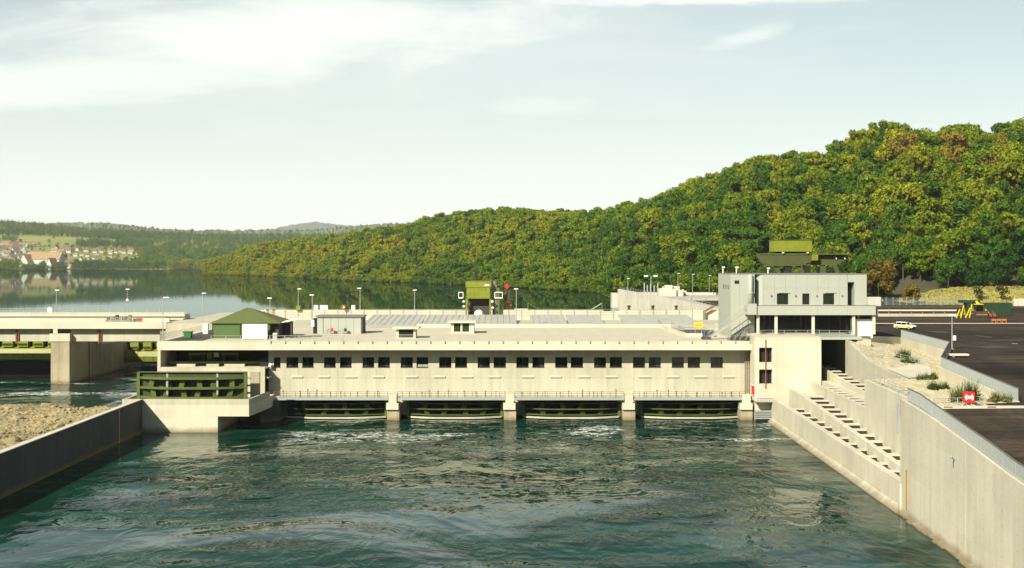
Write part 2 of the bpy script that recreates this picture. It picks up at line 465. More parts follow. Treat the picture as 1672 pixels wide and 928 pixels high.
# ------------------------------------------------------------------ water
def water_mat(name, body, waves, rough, foam=False, spec=0.5, chop=False):
    m, nt = newmat(name); L = nt.links.new
    out = nd(nt, "ShaderNodeOutputMaterial"); p = nd(nt, "ShaderNodeBsdfPrincipled")
    geo = nd(nt, "ShaderNodeNewGeometry")
    def noise(scale, det, sc, rough_=0.6, dist=0.0, rot=0):
        n = nd(nt, "ShaderNodeTexNoise"); n.inputs["Scale"].default_value = scale; n.inputs["Detail"].default_value = det
        n.inputs["Roughness"].default_value = rough_; n.inputs["Distortion"].default_value = dist
        mp = nd(nt, "ShaderNodeMapping"); mp.inputs["Scale"].default_value = sc
        mp.inputs["Rotation"].default_value = (0,0,math.radians(rot))
        L(geo.outputs["Position"], mp.inputs[0]); L(mp.outputs[0], n.inputs["Vector"])
        return n.outputs["Fac"]
    def mr(x, a, b, c, d, smooth=False):
        n = nd(nt, "ShaderNodeMapRange")
        if smooth: n.interpolation_type = 'SMOOTHSTEP'
        for i, q in enumerate((a,b,c,d)): n.inputs[i+1].default_value = q
        L(x, n.inputs[0]); return n.outputs[0]
    def mth(op, a, b):
        n = nd(nt, "ShaderNodeMath", operation=op)
        for i, q in enumerate((a,b)):
            if isinstance(q, (int,float)): n.inputs[i].default_value = q
            else: L(q, n.inputs[i])
        return n.outputs[0]
    nrm = None
    patch = mr(noise(0.024, 4, (1,1.5,1), 0.55, 1.0), 0.40, 0.62, 0.0, 1.0, True)     # boils and smooth patches
    calm_ = mr(patch, 0.0, 0.7, 1.0, 0.0, True)
    if chop:                                             # rough below the outlets, smoother downstream
        sy = nd(nt, "ShaderNodeSeparateXYZ"); L(geo.outputs["Position"], sy.inputs[0])
        patch = mth('MULTIPLY', mth('ADD', mth('MULTIPLY', patch, 0.75), 0.25), mr(sy.outputs[1], 105, 175, 0.55, 1.0, True))
    for scale, det, sc, strength, dist, mod, *kind in waves:
        b = nd(nt, "ShaderNodeBump"); b.inputs["Distance"].default_value = dist
        h = noise(scale, det, sc, 0.55, 0.8)
        if kind: h.node.noise_type = kind[0]
        L(h, b.inputs["Height"])
        if mod: L(mr(patch, 0, 1, 0.0, strength), b.inputs["Strength"])
        else: b.inputs["Strength"].default_value = strength
        if nrm is not None: L(nrm, b.inputs["Normal"])
        nrm = b.outputs[0]
    L(nrm, p.inputs["Normal"])
    bm = nd(nt, "ShaderNodeMixRGB")
    L(mr(noise(0.05, 5, (1,1.8,1), 0.6, 1.5), 0.35, 0.65, 0, 1), bm.inputs[0])
    bm.inputs[1].default_value = (body[0]*0.35, body[1]*0.4, body[2]*0.4, 1)
    bm.inputs[2].default_value = (body[0]*1.2, body[1]*1.2, body[2]*1.2, 1)
    colr = bm.outputs[0]; rr = None
    if foam:
        sp = nd(nt, "ShaderNodeSeparateXYZ"); L(geo.outputs["Position"], sp.inputs[0])
        near = mr(sp.outputs[1], 178.0, 206.0, 0.0, 1.0)
        n1 = noise(0.16, 6, (0.8,1.6,1), 0.62, 2.2)
        ridge = mth('ABSOLUTE', mth('SUBTRACT', n1, 0.5), 0.0)
        line = mr(ridge, 0.0, 0.055, 1.0, 0.0)
        patchy = mr(noise(0.045, 3, (1,1.5,1), 0.5, 0.5), 0.545, 0.63, 0, 1)
        speck = mr(noise(1.6, 5, (0.7,1.5,1), 0.7, 0.5), 0.45, 0.62, 0, 1)
        f = mth('MULTIPLY', mth('MULTIPLY', line, patchy), mth('MULTIPLY', near, speck))
        f = mr(f, 0.0, 0.30, 0.0, 1.0)
        fm = nd(nt, "ShaderNodeMixRGB"); L(f, fm.inputs[0]); L(colr, fm.inputs[1])
        fm.inputs[2].default_value = (0.70, 0.72, 0.66, 1)
        colr = fm.outputs[0]
        L(mr(f, 0, 1, rough, 0.7), p.inputs["Roughness"])
    else:
        p.inputs["Roughness"].default_value = rough
    L(colr, p.inputs["Base Color"])
    p.inputs["IOR"].default_value = 1.333; p.inputs["Specular IOR Level"].default_value = spec
    if chop: L(mr(calm_, 0, 1, spec, 0.28), p.inputs["Specular IOR Level"])
    L(p.outputs[0], out.inputs[0])
    return m
M['river'] = water_mat("river_water", (0.005, 0.036, 0.023),
    [(0.028, 4, (1,1.2,1), 0.30, 3.0, False), (0.11, 5, (0.75,1.15,1), 1.0, 0.50, True, 'RIDGED_MULTIFRACTAL'), (0.42, 3, (0.9,0.5,1), 1.0, 0.42, True)], 0.035, foam=True, spec=0.04, chop=True)
# reservoir: deep teal water, near-calm, its reflections dulled by a teal gloss tint
M['lake'], nt = newmat("reservoir_water"); L = nt.links.new
out = nd(nt, "ShaderNodeOutputMaterial"); geo = nd(nt, "ShaderNodeNewGeometry")
mp = nd(nt, "ShaderNodeMapping"); mp.inputs["Scale"].default_value = (1, 0.6, 1); L(geo.outputs["Position"], mp.inputs[0])
n1 = nd(nt, "ShaderNodeTexNoise"); n1.inputs["Scale"].default_value = 0.3; n1.inputs["Detail"].default_value = 4; L(mp.outputs[0], n1.inputs["Vector"])
bp = nd(nt, "ShaderNodeBump"); bp.inputs["Strength"].default_value = 0.02; bp.inputs["Distance"].default_value = 0.3; L(n1.outputs["Fac"], bp.inputs["Height"])
df = nd(nt, "ShaderNodeBsdfDiffuse"); df.inputs[0].default_value = (0.006, 0.028, 0.032, 1)
gl_ = nd(nt, "ShaderNodeBsdfGlossy"); gl_.inputs[0].default_value = (0.60, 0.69, 0.65, 1); gl_.inputs["Roughness"].default_value = 0.025
L(bp.outputs[0], gl_.inputs["Normal"])
fr = nd(nt, "ShaderNodeFresnel"); fr.inputs[0].default_value = 1.333; L(bp.outputs[0], fr.inputs["Normal"])
ms = nd(nt, "ShaderNodeMixShader"); L(fr.outputs[0], ms.inputs[0]); L(df.outputs[0], ms.inputs[1]); L(gl_.outputs[0], ms.inputs[2]); L(ms.outputs[0], out.inputs[0])

w = MB()
w.quad((-420,-260,0), (52,-260,0), (58,342,0), (-420,342,0))
structure("river", w, M['river'])
w = MB(); w.quad((-4200,339.5,9), (700,339.5,9), (700,2700,9), (-4200,2700,9))
structure("reservoir", w, M['lake'])
g = MB(); g.quad((-30000,-6000,-6), (30000,-6000,-6), (30000,45000,-6), (-30000,45000,-6))
structure("ground", g, simple("valley_ground", (0.10,0.11,0.05), 0.95, var=0.3, scale=0.002))

# ------------------------------------------------------------------ terrain
M['forest_floor'] = simple("forest_floor", (0.050, 0.048, 0.020), 0.95, var=0.4, scale=0.08)
HP  = [330, 345, 370, 400, 450, 560, 700, 830, 960, 985, 1010, 1060, 1140, 1250, 1350, 1450, 1560, 1672, 1800, 2000, 2300, 2700]
HYB = [1545,1525,1490,1440,1340,1111,976, 850, 735, 712, 560, 530, 500, 470, 450, 432, 420, 408, 400, 392, 385, 380]
HYI = [427, 420, 412, 406, 401, 389, 360, 341, 350, 348, 346, 336, 291, 256, 240, 202, 214, 196, 185, 175, 170, 170]
HW  = [60,  90, 120, 140, 160, 200, 250, 260, 240, 245, 380, 350, 300, 265, 235, 225, 220, 220, 220, 220, 220, 220]
def hill_params(a):
    return np.interp(a, HP, HYB), np.interp(a, HP, HYI), np.interp(a, HP, HW)
def hill_z(a, Y):
    yb, yi, wd = hill_params(a)
    yr = yb + wd
    zr = HC + (422.0 - yi)*yr/FPX - np.interp(a, [1100, 1200, 1500, 1672], [14.0, 17.0, 16.0, 14.0])
    z0 = np.where(a > 1180, 13.2, 9.05)
    t = (Y - yb)/wd
    s = np.clip(t, 0, 1)
    prof = 0.35*s + 0.65*(s*s*(3-2*s)) 
    prof = np.where(t < 0, 0.35*t*0.4, prof)
    wob = 2.0*np.sin(a*0.045+Y*0.02)*np.clip(t*3,0,1)
    return z0 + np.maximum(zr - z0, 2.0)*prof + np.clip(t-1,0,3)*4 + wob
NA, NT = 150, 26
aa = np.linspace(330, 2700, NA)
tt = np.concatenate([[-0.12], np.linspace(0, 1.0, 17), np.linspace(1.2, 3.0, 8)])
v = []; f = []
for a in aa:
    yb, yi, wd = hill_params(a)
    for t in tt:
        Y = yb + t*wd
        v.append(((a-836)*Y/FPX, Y, float(hill_z(np.array(a), np.array(Y)))))
NT = len(tt)
for i in range(NA-1):
    for j in range(NT-1):
        f.append((i*NT+j, (i+1)*NT+j, (i+1)*NT+j+1, i*NT+j+1))
mb = MB(); mb.v = v; mb.f = f
structure("wooded_hill", mb, M['forest_floor'], smooth=True)

# far bank: village slope, meadow, first forest ridge (left of the picture)
LPX = [-500, -200, 0, 60, 120, 200, 260, 320, 380, 450, 560]
def far_profile(a):
    """(distance, image row) of the ground from the water's edge to the ridge"""
    top  = np.interp(a, LPX, [360, 361, 366, 370, 377, 381, 384, 387, 388, 388, 388])
    mid  = np.interp(a, LPX, [384, 384, 385, 386, 389, 393, 396, 399, 400, 401, 402])
    vill = np.interp(a, LPX, [402, 402, 402, 402, 405, 408, 411, 413, 414, 415, 416])
    return [(2215, 440.3), (2260, 437.0), (2420, 429), (2620, vill+7), (2900, vill), (3250, mid), (3500, (mid*0.6+top*0.4)), (4000, top), (4300, top+3)]
FA = np.linspace(-500, 560, 70)
def far_z(a, Y):
    pr = far_profile(a)
    return np.interp(Y, [q[0] for q in pr], [HC+(422-q[1])*q[0]/FPX for q in pr])
fy = [2205, 2215, 2240, 2260, 2340, 2420, 2520, 2620, 2760, 2900, 3080, 3250, 3380, 3500, 3750, 4000, 4300]
v = []; f = []
for a in FA:
    for Y in fy:
        z = far_z(a, Y) if Y > 2210 else 6.0
        v.append(((a-836)*Y/FPX, Y, float(z)))
n = len(fy)
for i in range(len(FA)-1):
    for j in range(n-1):
        f.append((i*n+j, (i+1)*n+j, (i+1)*n+j+1, i*n+j+1))
mb = MB(); mb.v = v; mb.f = f
M['meadow'] = simple("meadow", (0.185, 0.20, 0.035), 0.95, var=0.25, scale=0.004)
structure("far_bank_slope", mb, M['meadow'], smooth=True)

def ridge(name, Y, pxs, ys, depth, mat, rough, seed, zbase=0.0, steps=260):
    r = np.random.default_rng(seed)
    a = np.linspace(pxs[0], pxs[-1], steps)
    top = np.interp(a, pxs, ys)
    rows = 14
    v = []; f = []
    jag = r.normal(0, 1, (steps, rows+1))
    for i in range(steps):
        zt = HC + (422-top[i])*Y/FPX
        for j in range(rows+1):
            t = j/rows
            yy = Y - depth*(1-t)
            xx = (a[i]-836)*yy/FPX
            zz = zbase + (zt - zbase)*(0.25*t + 0.75*t*t*(3-2*t)) + jag[i, j]*rough*(0.4+0.6*t)
            v.append((xx, yy, zz))
        v.append(((a[i]-836)*(Y+400)/FPX, Y+400, zt*0.6))
    n = rows+2
    for i in range(steps-1):
        for j in range(n-1):
            f.append((i*n+j, (i+1)*n+j, (i+1)*n+j+1, i*n+j+1))
    mb = MB(); mb.v = v; mb.f = f
    return structure(name, mb, mat)
M['far_forest'] = simple("far_forest", (0.085, 0.120, 0.042), 0.95, var=0.5, scale=0.011)
ridge("far_hills", 5200, [-700,-300,0,100,140,180,235,260,330,400,460,520,560,600,640,690,740,900],
      [372,368,366,364,363.5,364.5,371,374,376.5,376,376,375,371,367,365,364,365,372], 1600, M['far_forest'], 3.5, 3, zbase=6, steps=520)
ridge("distant_mountain", 13500, [330,400,440,470,495,512,530,560,600,680,760,900],
      [384,379,374.5,369,364.5,362.5,364,368,371,375,380,384], 3500, simple("mountain_woods", (0.05,0.065,0.03), 0.95), 4, 4, zbase=0, steps=120)

# unseen hills added behind and left of the camera to block low sky light
def sky_block_hill(name, pts, wdt, top, seed):
    r_ = np.random.default_rng(seed); v = []; f = []; P_ = []
    for (xa, ya), (xb, yb_) in zip(pts[:-1], pts[1:]):
        for q in np.linspace(0, 1, 14, endpoint=False): P_.append((xa+(xb-xa)*q, ya+(yb_-ya)*q))
    P_.append(pts[-1]); n_ = len(P_); rows = 9
    for i in range(n_):
        a_ = P_[max(0,i-1)]; b_ = P_[min(n_-1,i+1)]; d_ = Vector((b_[0]-a_[0], b_[1]-a_[1])).normalized(); nx_, ny_ = d_.y, -d_.x
        tp = top*(0.85+0.2*math.sin(i*0.37)+0.1*math.sin(i*0.9))
        for j in range(rows):
            q = j/(rows-1); s_ = q*q*(3-2*q)
            v.append((P_[i][0]+nx_*wdt*q, P_[i][1]+ny_*wdt*q, -2+tp*s_+r_.normal(0,2.0)*q))
    for i in range(n_-1):
        for j in range(rows-1): f.append((i*rows+j, (i+1)*rows+j, (i+1)*rows+j+1, i*rows+j+1))
    mb = MB(); mb.v = v; mb.f = f
    structure(name, mb, M['forest_floor'])
sky_block_hill("unseen_sky_block", [(900,-330),(300,-430),(-250,-420),(-560,-250),(-640,80),(-760,500),(-1100,1100)], 260, 105, 12)

# ------------------------------------------------------------------ trees
def leaf_mat(name, stops, cell=0.012, rnd=0.5, transl=0.20, site=0.0):
    m, nt = newmat(name); L = nt.links.new
    out = nd(nt, "ShaderNodeOutputMaterial")
    oi = nd(nt, "ShaderNodeObjectInfo"); geo = nd(nt, "ShaderNodeNewGeometry")
    nz = nd(nt, "ShaderNodeTexNoise"); nz.inputs["Scale"].default_value = cell; nz.inputs["Detail"].default_value = 2
    L(oi.outputs["Location"], nz.inputs["Vector"])
    a = nd(nt, "ShaderNodeMapRange"); L(nz.outputs["Fac"], a.inputs[0])
    a.inputs[1].default_value = 0.32; a.inputs[2].default_value = 0.68; a.inputs[3].default_value = 0; a.inputs[4].default_value = 1-rnd
    b = nd(nt, "ShaderNodeMath", operation='MULTIPLY_ADD'); L(oi.outputs["Random"], b.inputs[0]); b.inputs[1].default_value = rnd; L(a.outputs[0], b.inputs[2])
    ls = nd(nt, "ShaderNodeSeparateXYZ"); L(oi.outputs["Location"], ls.inputs[0])      # the drier tip and crest of the hill turn first
    far_ = nd(nt, "ShaderNodeMapRange"); L(ls.outputs[1], far_.inputs[0])
    for i_, q_ in enumerate((560, 1250, 0.0, site)): far_.inputs[i_+1].default_value = q_
    hi_ = nd(nt, "ShaderNodeMapRange"); L(ls.outputs[2], hi_.inputs[0])
    for i_, q_ in enumerate((40, 105, 0.0, site*0.75)): hi_.inputs[i_+1].default_value = q_
    tp_ = nd(nt, "ShaderNodeMapRange"); L(ls.outputs[0], tp_.inputs[0])
    for i_, q_ in enumerate((-120, -330, 0.0, site)): tp_.inputs[i_+1].default_value = q_
    b2_ = nd(nt, "ShaderNodeMath", operation='ADD'); L(b.outputs[0], b2_.inputs[0]); L(far_.outputs[0], b2_.inputs[1])
    b3_ = nd(nt, "ShaderNodeMath", operation='ADD'); L(b2_.outputs[0], b3_.inputs[0]); L(hi_.outputs[0], b3_.inputs[1])
    b4_ = nd(nt, "ShaderNodeMath", operation='ADD'); L(b3_.outputs[0], b4_.inputs[0]); L(tp_.outputs[0], b4_.inputs[1])
    cr = nd(nt, "ShaderNodeValToRGB"); L(b4_.outputs[0], cr.inputs[0])
    el = cr.color_ramp.elements
    while len(el) < len(stops): el.new(0.5)
    for e, (pos, c) in zip(el, stops): e.position = pos; e.color = (*c, 1)
    isl = nd(nt, "ShaderNodeMapRange"); L(geo.outputs["Random Per Island"], isl.inputs[0])
    isl.inputs[3].default_value = 0.55; isl.inputs[4].default_value = 1.45
    mx = nd(nt, "ShaderNodeVectorMath", operation='SCALE'); L(cr.outputs[0], mx.inputs[0]); L(isl.outputs[0], mx.inputs["Scale"])
    d = nd(nt, "ShaderNodeBsdfDiffuse"); t = nd(nt, "ShaderNodeBsdfTranslucent")
    L(mx.outputs[0], d.inputs[0]); L(mx.outputs[0], t.inputs[0])
    ms = nd(nt, "ShaderNodeMixShader"); ms.inputs[0].default_value = transl
    L(d.outputs[0], ms.inputs[1]); L(t.outputs[0], ms.inputs[2]); L(ms.outputs[0], out.inputs[0])
    return m
M['leaf'] = leaf_mat("autumn_leaves", [(0.0,(0.017,0.054,0.010)), (0.36,(0.040,0.095,0.012)), (0.60,(0.085,0.145,0.012)),
                                       (0.80,(0.140,0.190,0.013)), (0.95,(0.185,0.210,0.014)), (1.0,(0.215,0.215,0.016))], site=0.26)
M['leaf_far'] = leaf_mat("far_bank_leaves", [(0.0,(0.038,0.095,0.030)), (0.4,(0.070,0.135,0.030)), (0.75,(0.14,0.19,0.03)), (1.0,(0.22,0.22,0.03))], cell=0.006, rnd=0.55)
M['leaf_shrub'] = leaf_mat("shrub_leaves", [(0.0,(0.045,0.080,0.014)), (1.0,(0.085,0.115,0.02))], rnd=1.0)
M['leaf_pale'] = leaf_mat("pale_shrub_leaves", [(0.0,(0.10,0.115,0.04)), (1.0,(0.15,0.15,0.05))], rnd=1.0)

def leaf_cloud(r, centres, radii, n, smin, smax, squash=0.85, bottom=None):
    """n small leaf-clump quads scattered over the outside of the given lobes"""
    centres = np.array(centres); radii = np.array(radii)
    pk = r.choice(len(radii), n, p=radii**2/np.sum(radii**2))
    d = r.normal(0, 1, (n, 3)); d /= np.linalg.norm(d, axis=1)[:,None]
    rad = radii[pk]*np.clip(r.normal(0.92, 0.19, n), 0.35, 1.5)
    p = centres[pk] + d*rad[:,None]*np.array([1,1,squash])
    nrm = d + r.normal(0, 0.42, (n,3)); nrm /= np.linalg.norm(nrm, axis=1)[:,None]
    h = r.normal(0, 1, (n,3)); a = np.cross(nrm, h); a /= np.linalg.norm(a, axis=1)[:,None]
    b = np.cross(nrm, a)
    s = r.uniform(smin, smax, n)[:,None]; s2 = s*r.uniform(0.6, 1.0, n)[:,None]
    q = np.stack([p-a*s-b*s2*0.4, p-a*s*0.1-b*s2, p+a*s+b*s2*0.3, p+a*s*0.2+b*s2], axis=1)
    if bottom is not None:
        q = q[p[:,2] > bottom]
    k = len(q)
    return q.reshape(-1,3).tolist(), [(4*i,4*i+1,4*i+2,4*i+3) for i in range(k)]
def broadleaf(seed, H=13.0, n=2300, slim=1.0):
    r = np.random.default_rng(seed)
    W = H*0.40*slim; mid_ = r.uniform(0.44, 0.62); lx_, ly_ = r.normal(0, 0.12, 2)*W
    c = []; rad = []
    for k in range(r.integers(21, 28)):
        z = r.uniform(0.28, 0.90)
        fall = math.sqrt(max(0.08, 1 - ((z-mid_)/(0.48 if z < mid_ else 0.98-mid_))**2))
        an = r.uniform(0, 6.283); q = W*fall*math.sqrt(r.uniform(0.35, 1.0))*0.86
        c.append((q*math.cos(an)+lx_*z, q*math.sin(an)+ly_*z, z*H)); rad.append(W*r.uniform(0.16, 0.40))
    c.append((0,0,H*0.62)); rad.append(W*0.5); c.append((r.normal(0,.5),r.normal(0,.5),H*0.88)); rad.append(W*0.32)
    return leaf_cloud(r, c, rad, n, 0.24, 0.56, bottom=H*0.10)
def conifer(seed, H=17.0, n=900):
    r = np.random.default_rng(seed)
    z = 1 - np.sqrt(r.uniform(0, 1, n)); zz = 0.1 + 0.9*z
    R = H*0.15*(1-z)*(0.75+0.35*np.sin(z*55+r.uniform(0,6)))
    an = r.uniform(0, 6.283, n)
    p = np.stack([R*np.cos(an), R*np.sin(an), zz*H], axis=1)
    d = np.stack([np.cos(an), np.sin(an), np.full(n,-0.35)], axis=1)
    s = r.uniform(0.35, 0.8, n)[:,None]
    t = np.stack([-np.sin(an), np.cos(an), np.zeros(n)], axis=1)
    q = np.stack([p-t*s*0.6, p-d*s*0.6, p+t*s*0.6, p+d*s], axis=1)
    return q.reshape(-1,3).tolist(), [(4*i,4*i+1,4*i+2,4*i+3) for i in range(n)]
def trunk_mb(seed, H, r0=0.26, limbs=5):
    r = np.random.default_rng(seed); mb = MB()
    mb.tube((0,0,-0.6), (0.1,0.05,H*0.45), r0, 6, r0*0.6)
    mb.tube((0.1,0.05,H*0.45), (r.normal(0,.3),r.normal(0,.3),H*0.80), r0*0.6, 5, r0*0.15)
    for k in range(limbs):
        an = r.uniform(0,6.283); z = H*r.uniform(0.25,0.55)
        mb.tube((0.07,0.03,z), (H*0.24*math.cos(an), H*0.24*math.sin(an), z+H*r.uniform(0.12,0.28)), r0*0.42, 4, r0*0.1)
    return mb
NVAR = 8
crown_me = []; trunk_me = []
for k in range(NVAR):
    H = [12.5, 14.0, 11.5, 13.2, 15.0, 12.0, 13.5, 10.5][k]
    v, f = broadleaf(100+k, H, 2500, [1.0, 0.85, 1.2, 1.05, 0.70, 1.15, 0.95, 1.3][k])
    crown_me.append(mesh_from("crown", v, f, M['leaf']))
    t = trunk_mb(200+k, H)
    trunk_me.append(mesh_from("trunk", t.v, t.f, M['bark']))
# joined sources for the masses of trees beyond the nearest ones
src = bpy.data.collections.new("tree_sources")      # never linked to the scene
src_far = bpy.data.collections.new("far_tree_sources")
def joined(name, cm, tm, coll, leafmat):
    cv = np.empty(len(cm.vertices)*3); cm.vertices.foreach_get("co", cv)
    tv = np.empty(len(tm.vertices)*3); tm.vertices.foreach_get("co", tv)
    vv = cv.reshape(-1,3).tolist(); nv = len(vv)
    ff = [tuple(p.vertices) for p in cm.polygons]; nf = len(ff)
    vv += tv.reshape(-1,3).tolist(); ff += [tuple(i+nv for i in p.vertices) for p in tm.polygons]
    me = mesh_from(name, vv, ff, [leafmat, M['bark']])
    mi = np.zeros(len(me.polygons), dtype=np.int32); mi[nf:] = 1
    me.polygons.foreach_set("material_index", mi)
    o = bpy.data.objects.new(name, me); coll.objects.link(o)
    return o
for k in range(NVAR):
    joined("s%d" % k, crown_me[k], trunk_me[k], src, M['leaf'])
for k in range(5):
    if k < 3:
        v, f = broadleaf(300+k, 12.0, 700, 1.05)
        v = [(a*1.0, b*1.0, c) for a, b, c in v]
        cm = mesh_from("c", v, f, M['leaf_far'])
    else:
        v, f = conifer(320+k, 18.0, 650); cm = mesh_from("c", v, f, M['leaf_far'])
    tm_ = trunk_mb(330+k, 11.0, 0.3, 2)
    joined("f%d" % k, cm, mesh_from("t", tm_.v, tm_.f, M['bark']), src_far, M['leaf_far'])

def scatter_group(coll):
    ng = bpy.data.node_groups.new("scatter", 'GeometryNodeTree')
    ng.interface.new_socket("Geometry", in_out='INPUT', socket_type='NodeSocketGeometry')
    ng.interface.new_socket("Geometry", in_out='OUTPUT', socket_type='NodeSocketGeometry')
    gi = ng.nodes.new('NodeGroupInput'); go = ng.nodes.new('NodeGroupOutput')
    ip = ng.nodes.new('GeometryNodeInstanceOnPoints'); ci = ng.nodes.new('GeometryNodeCollectionInfo')
    ci.inputs['Collection'].default_value = coll
    ci.inputs['Separate Children'].default_value = True; ci.inputs['Reset Children'].default_value = True
    ip.inputs['Pick Instance'].default_value = True
    def attr(nm, ty):
        n = ng.nodes.new('GeometryNodeInputNamedAttribute'); n.data_type = ty; n.inputs['Name'].default_value = nm
        return [s for s in n.outputs if s.enabled and s.name == 'Attribute'][0]
    L = ng.links.new
    L(gi.outputs[0], ip.inputs['Points']); L(ci.outputs[0], ip.inputs['Instance'])
    L(attr('pick', 'INT'), ip.inputs['Instance Index'])
    cmb = ng.nodes.new('ShaderNodeCombineXYZ'); L(attr('spin', 'FLOAT'), cmb.inputs[2])
    e2r = ng.nodes.new('FunctionNodeEulerToRotation'); L(cmb.outputs[0], e2r.inputs[0]); L(e2r.outputs[0], ip.inputs['Rotation'])
    c2 = ng.nodes.new('ShaderNodeCombineXYZ'); s = attr('size', 'FLOAT'); L(s, c2.inputs[0]); L(s, c2.inputs[1]); L(attr('tall', 'FLOAT'), c2.inputs[2])
    L(c2.outputs[0], ip.inputs['Scale'])
    L(ip.outputs[0], go.inputs[0])
    return ng
def scatter(name, pts, pick, spin, size, tall, coll):
    me = bpy.data.meshes.new(name); me.from_pydata([tuple(p) for p in pts], [], [])
    for nm, ty, val in (('pick','INT',pick), ('spin','FLOAT',spin), ('size','FLOAT',size), ('tall','FLOAT',tall)):
        at = me.attributes.new(nm, ty, 'POINT'); at.data.foreach_set('value', val)
    o = bpy.data.objects.new(name, me); COL.objects.link(o)
    md = o.modifiers.new("scatter", 'NODES'); md.node_group = scatter_group(coll)
    return o

# positions over the right-hand hill: jittered in azimuth / distance so that ground density stays even
r = np.random.default_rng(5)
cand = []
N0 = 30000
a = r.uniform(332, 1760, N0); t = r.uniform(-0.012, 1.35, N0)
yb, yi, wd = hill_params(a)
Y = yb + t*wd
area = Y/FPX*wd          # metres squared per unit (px, t)
keep = r.uniform(0, 1, N0) < area/area.max()
a, t, Y = a[keep], t[keep], Y[keep]
xx = (a-836)*Y/FPX
# Poisson-like thinning on a grid
order = r.permutation(len(a)); cell = 7.8; grid = {}; sel = []
for i in order:
    gx, gy = int(xx[i]//cell), int(Y[i]//cell); ok = True
    for dx in (-1,0,1):
        for dy in (-1,0,1):
            for j in grid.get((gx+dx,gy+dy), ()):
                if (xx[i]-xx[j])**2 + (Y[i]-Y[j])**2 < cell*cell*0.72: ok = False
    if ok: grid.setdefault((gx,gy), []).append(i); sel.append(i)
sel = np.array(sel)
a, t, Y, xx = a[sel], t[sel], Y[sel], xx[sel]
zz = hill_z(a, Y)
# leave the grassy mound on the right and the quay clear
mound = (a > 1440) & (t < 0.10)
clear = mound | ((a > 985) & (a < 1190) & (t < 0.05))
a, t, Y, xx, zz = [q[~clear] for q in (a, t, Y, xx, zz)]
size = np.clip(r.lognormal(0.06, 0.24, len(a)), 0.6, 1.6); tall = np.minimum(size**0.7*r.uniform(0.85, 1.3, len(a)), np.where(t > 0.75, 1.35, 9))
edge = t < 0.05
tall[edge] *= 0.72; size[edge] *= 0.85
tip = np.clip((a-332)/60, 0.8, 1.0); size *= tip; tall *= tip
nb = 620                                              # bushes overhanging the waterline
ab_ = r.uniform(334, 1000, nb); tb_ = r.uniform(-0.03, 0.012, nb)
yb, yi, wd = hill_params(ab_); Yb_ = yb + tb_*wd
a = np.concatenate([a, ab_]); t = np.concatenate([t, tb_]); Y = np.concatenate([Y, Yb_]); xx = np.concatenate([xx, (ab_-836)*Yb_/FPX])
zz = np.concatenate([zz, np.full(nb, 8.2)]); sb_ = r.uniform(0.35, 0.7, nb)
size = np.concatenate([size, sb_*1.1]); tall = np.concatenate([tall, sb_*0.75])
pick = r.integers(0, NVAR, len(a)); spin = r.uniform(0, 6.283, len(a))
inview = (a < 1685)
near = np.argsort(np.where(inview, Y/tall, 1e9))[:296]
mask = np.zeros(len(a), bool); mask[near] = True
HUES = [("dark green", [(0.0,(0.016,0.050,0.010)),(1.0,(0.028,0.072,0.011))]), ("mid green", [(0.0,(0.038,0.092,0.012)),(1.0,(0.066,0.12,0.012))]),
        ("yellow green", [(0.0,(0.105,0.155,0.012)),(1.0,(0.155,0.185,0.013))]), ("golden yellow", [(0.0,(0.175,0.205,0.013)),(1.0,(0.225,0.22,0.014))]),
        ("rusty brown", [(0.0,(0.20,0.16,0.025)),(1.0,(0.17,0.12,0.022))])]
HM = [leaf_mat("leaves_" + h.replace(" ", "_"), st, rnd=1.0) for h, st in HUES]
MARKS = [(1010, "above the intake deck"), (1110, "over the quay's far half"), (1175, "over the quay's near half"), (1240, "left of the big green crane"),
         (1330, "behind the crane's lime box"), (1400, "behind the crane's railing"), (1470, "just right of the control building"), (1540, "above the white car"),
         (1610, "above the excavator"), (1700, "at the right edge of the picture")]
HEIGHTS = [(0.05, "at the wooded hill's foot"), (0.22, "low on the wooded hill"), (0.45, "midway up the wooded hill"), (9, "high on the wooded hill")]
for i in np.where(mask)[0]:
    e = thing("broadleaf_tree", None, "tree", (float(xx[i]), float(Y[i]), float(zz[i])-0.3), "trees in the forest on the right hillside")
    h_ = (0.5+0.5*math.sin(xx[i]*0.021+1.0)*math.cos(Y[i]*0.017))*0.42 + r.uniform(0,0.46) + 0.32*min(1.0,float(t[i]))
    k_ = 0 if h_ < 0.32 else 1 if h_ < 0.60 else 2 if h_ < 0.82 else 3 if h_ < 0.93 else 4
    e["label"] = ("big " if tall[i] > 1.12 else "small " if tall[i] < 0.86 else "middling ") + HUES[k_][0] + " tree " + next(q for lim, q in HEIGHTS if t[i] < lim) + ", " + next(q for lim, q in MARKS if a[i] < lim)
    e.rotation_euler = (0,0,float(spin[i])); e.scale = (float(size[i]), float(size[i]), float(tall[i]))
    k = int(pick[i])
    for nm, me in (("trunk", trunk_me[k]), ("crown", crown_me[k])):
        c = bpy.data.objects.new(nm, me); COL.objects.link(c); c.parent = e
        if nm == "crown":
            c.material_slots[0].link = 'OBJECT'; c.material_slots[0].material = HM[k_]
m2 = ~mask
o = scatter("hillside_forest", np.stack([xx[m2], Y[m2], zz[m2]-0.3], axis=1), pick[m2].astype(np.int32), spin[m2].astype(np.float32),
        size[m2].astype(np.float32), tall[m2].astype(np.float32), src)
tag(o, "green and yellow autumn forest covering the long right-hand hill", "forest", None, "stuff")
print("hill trees", len(a))

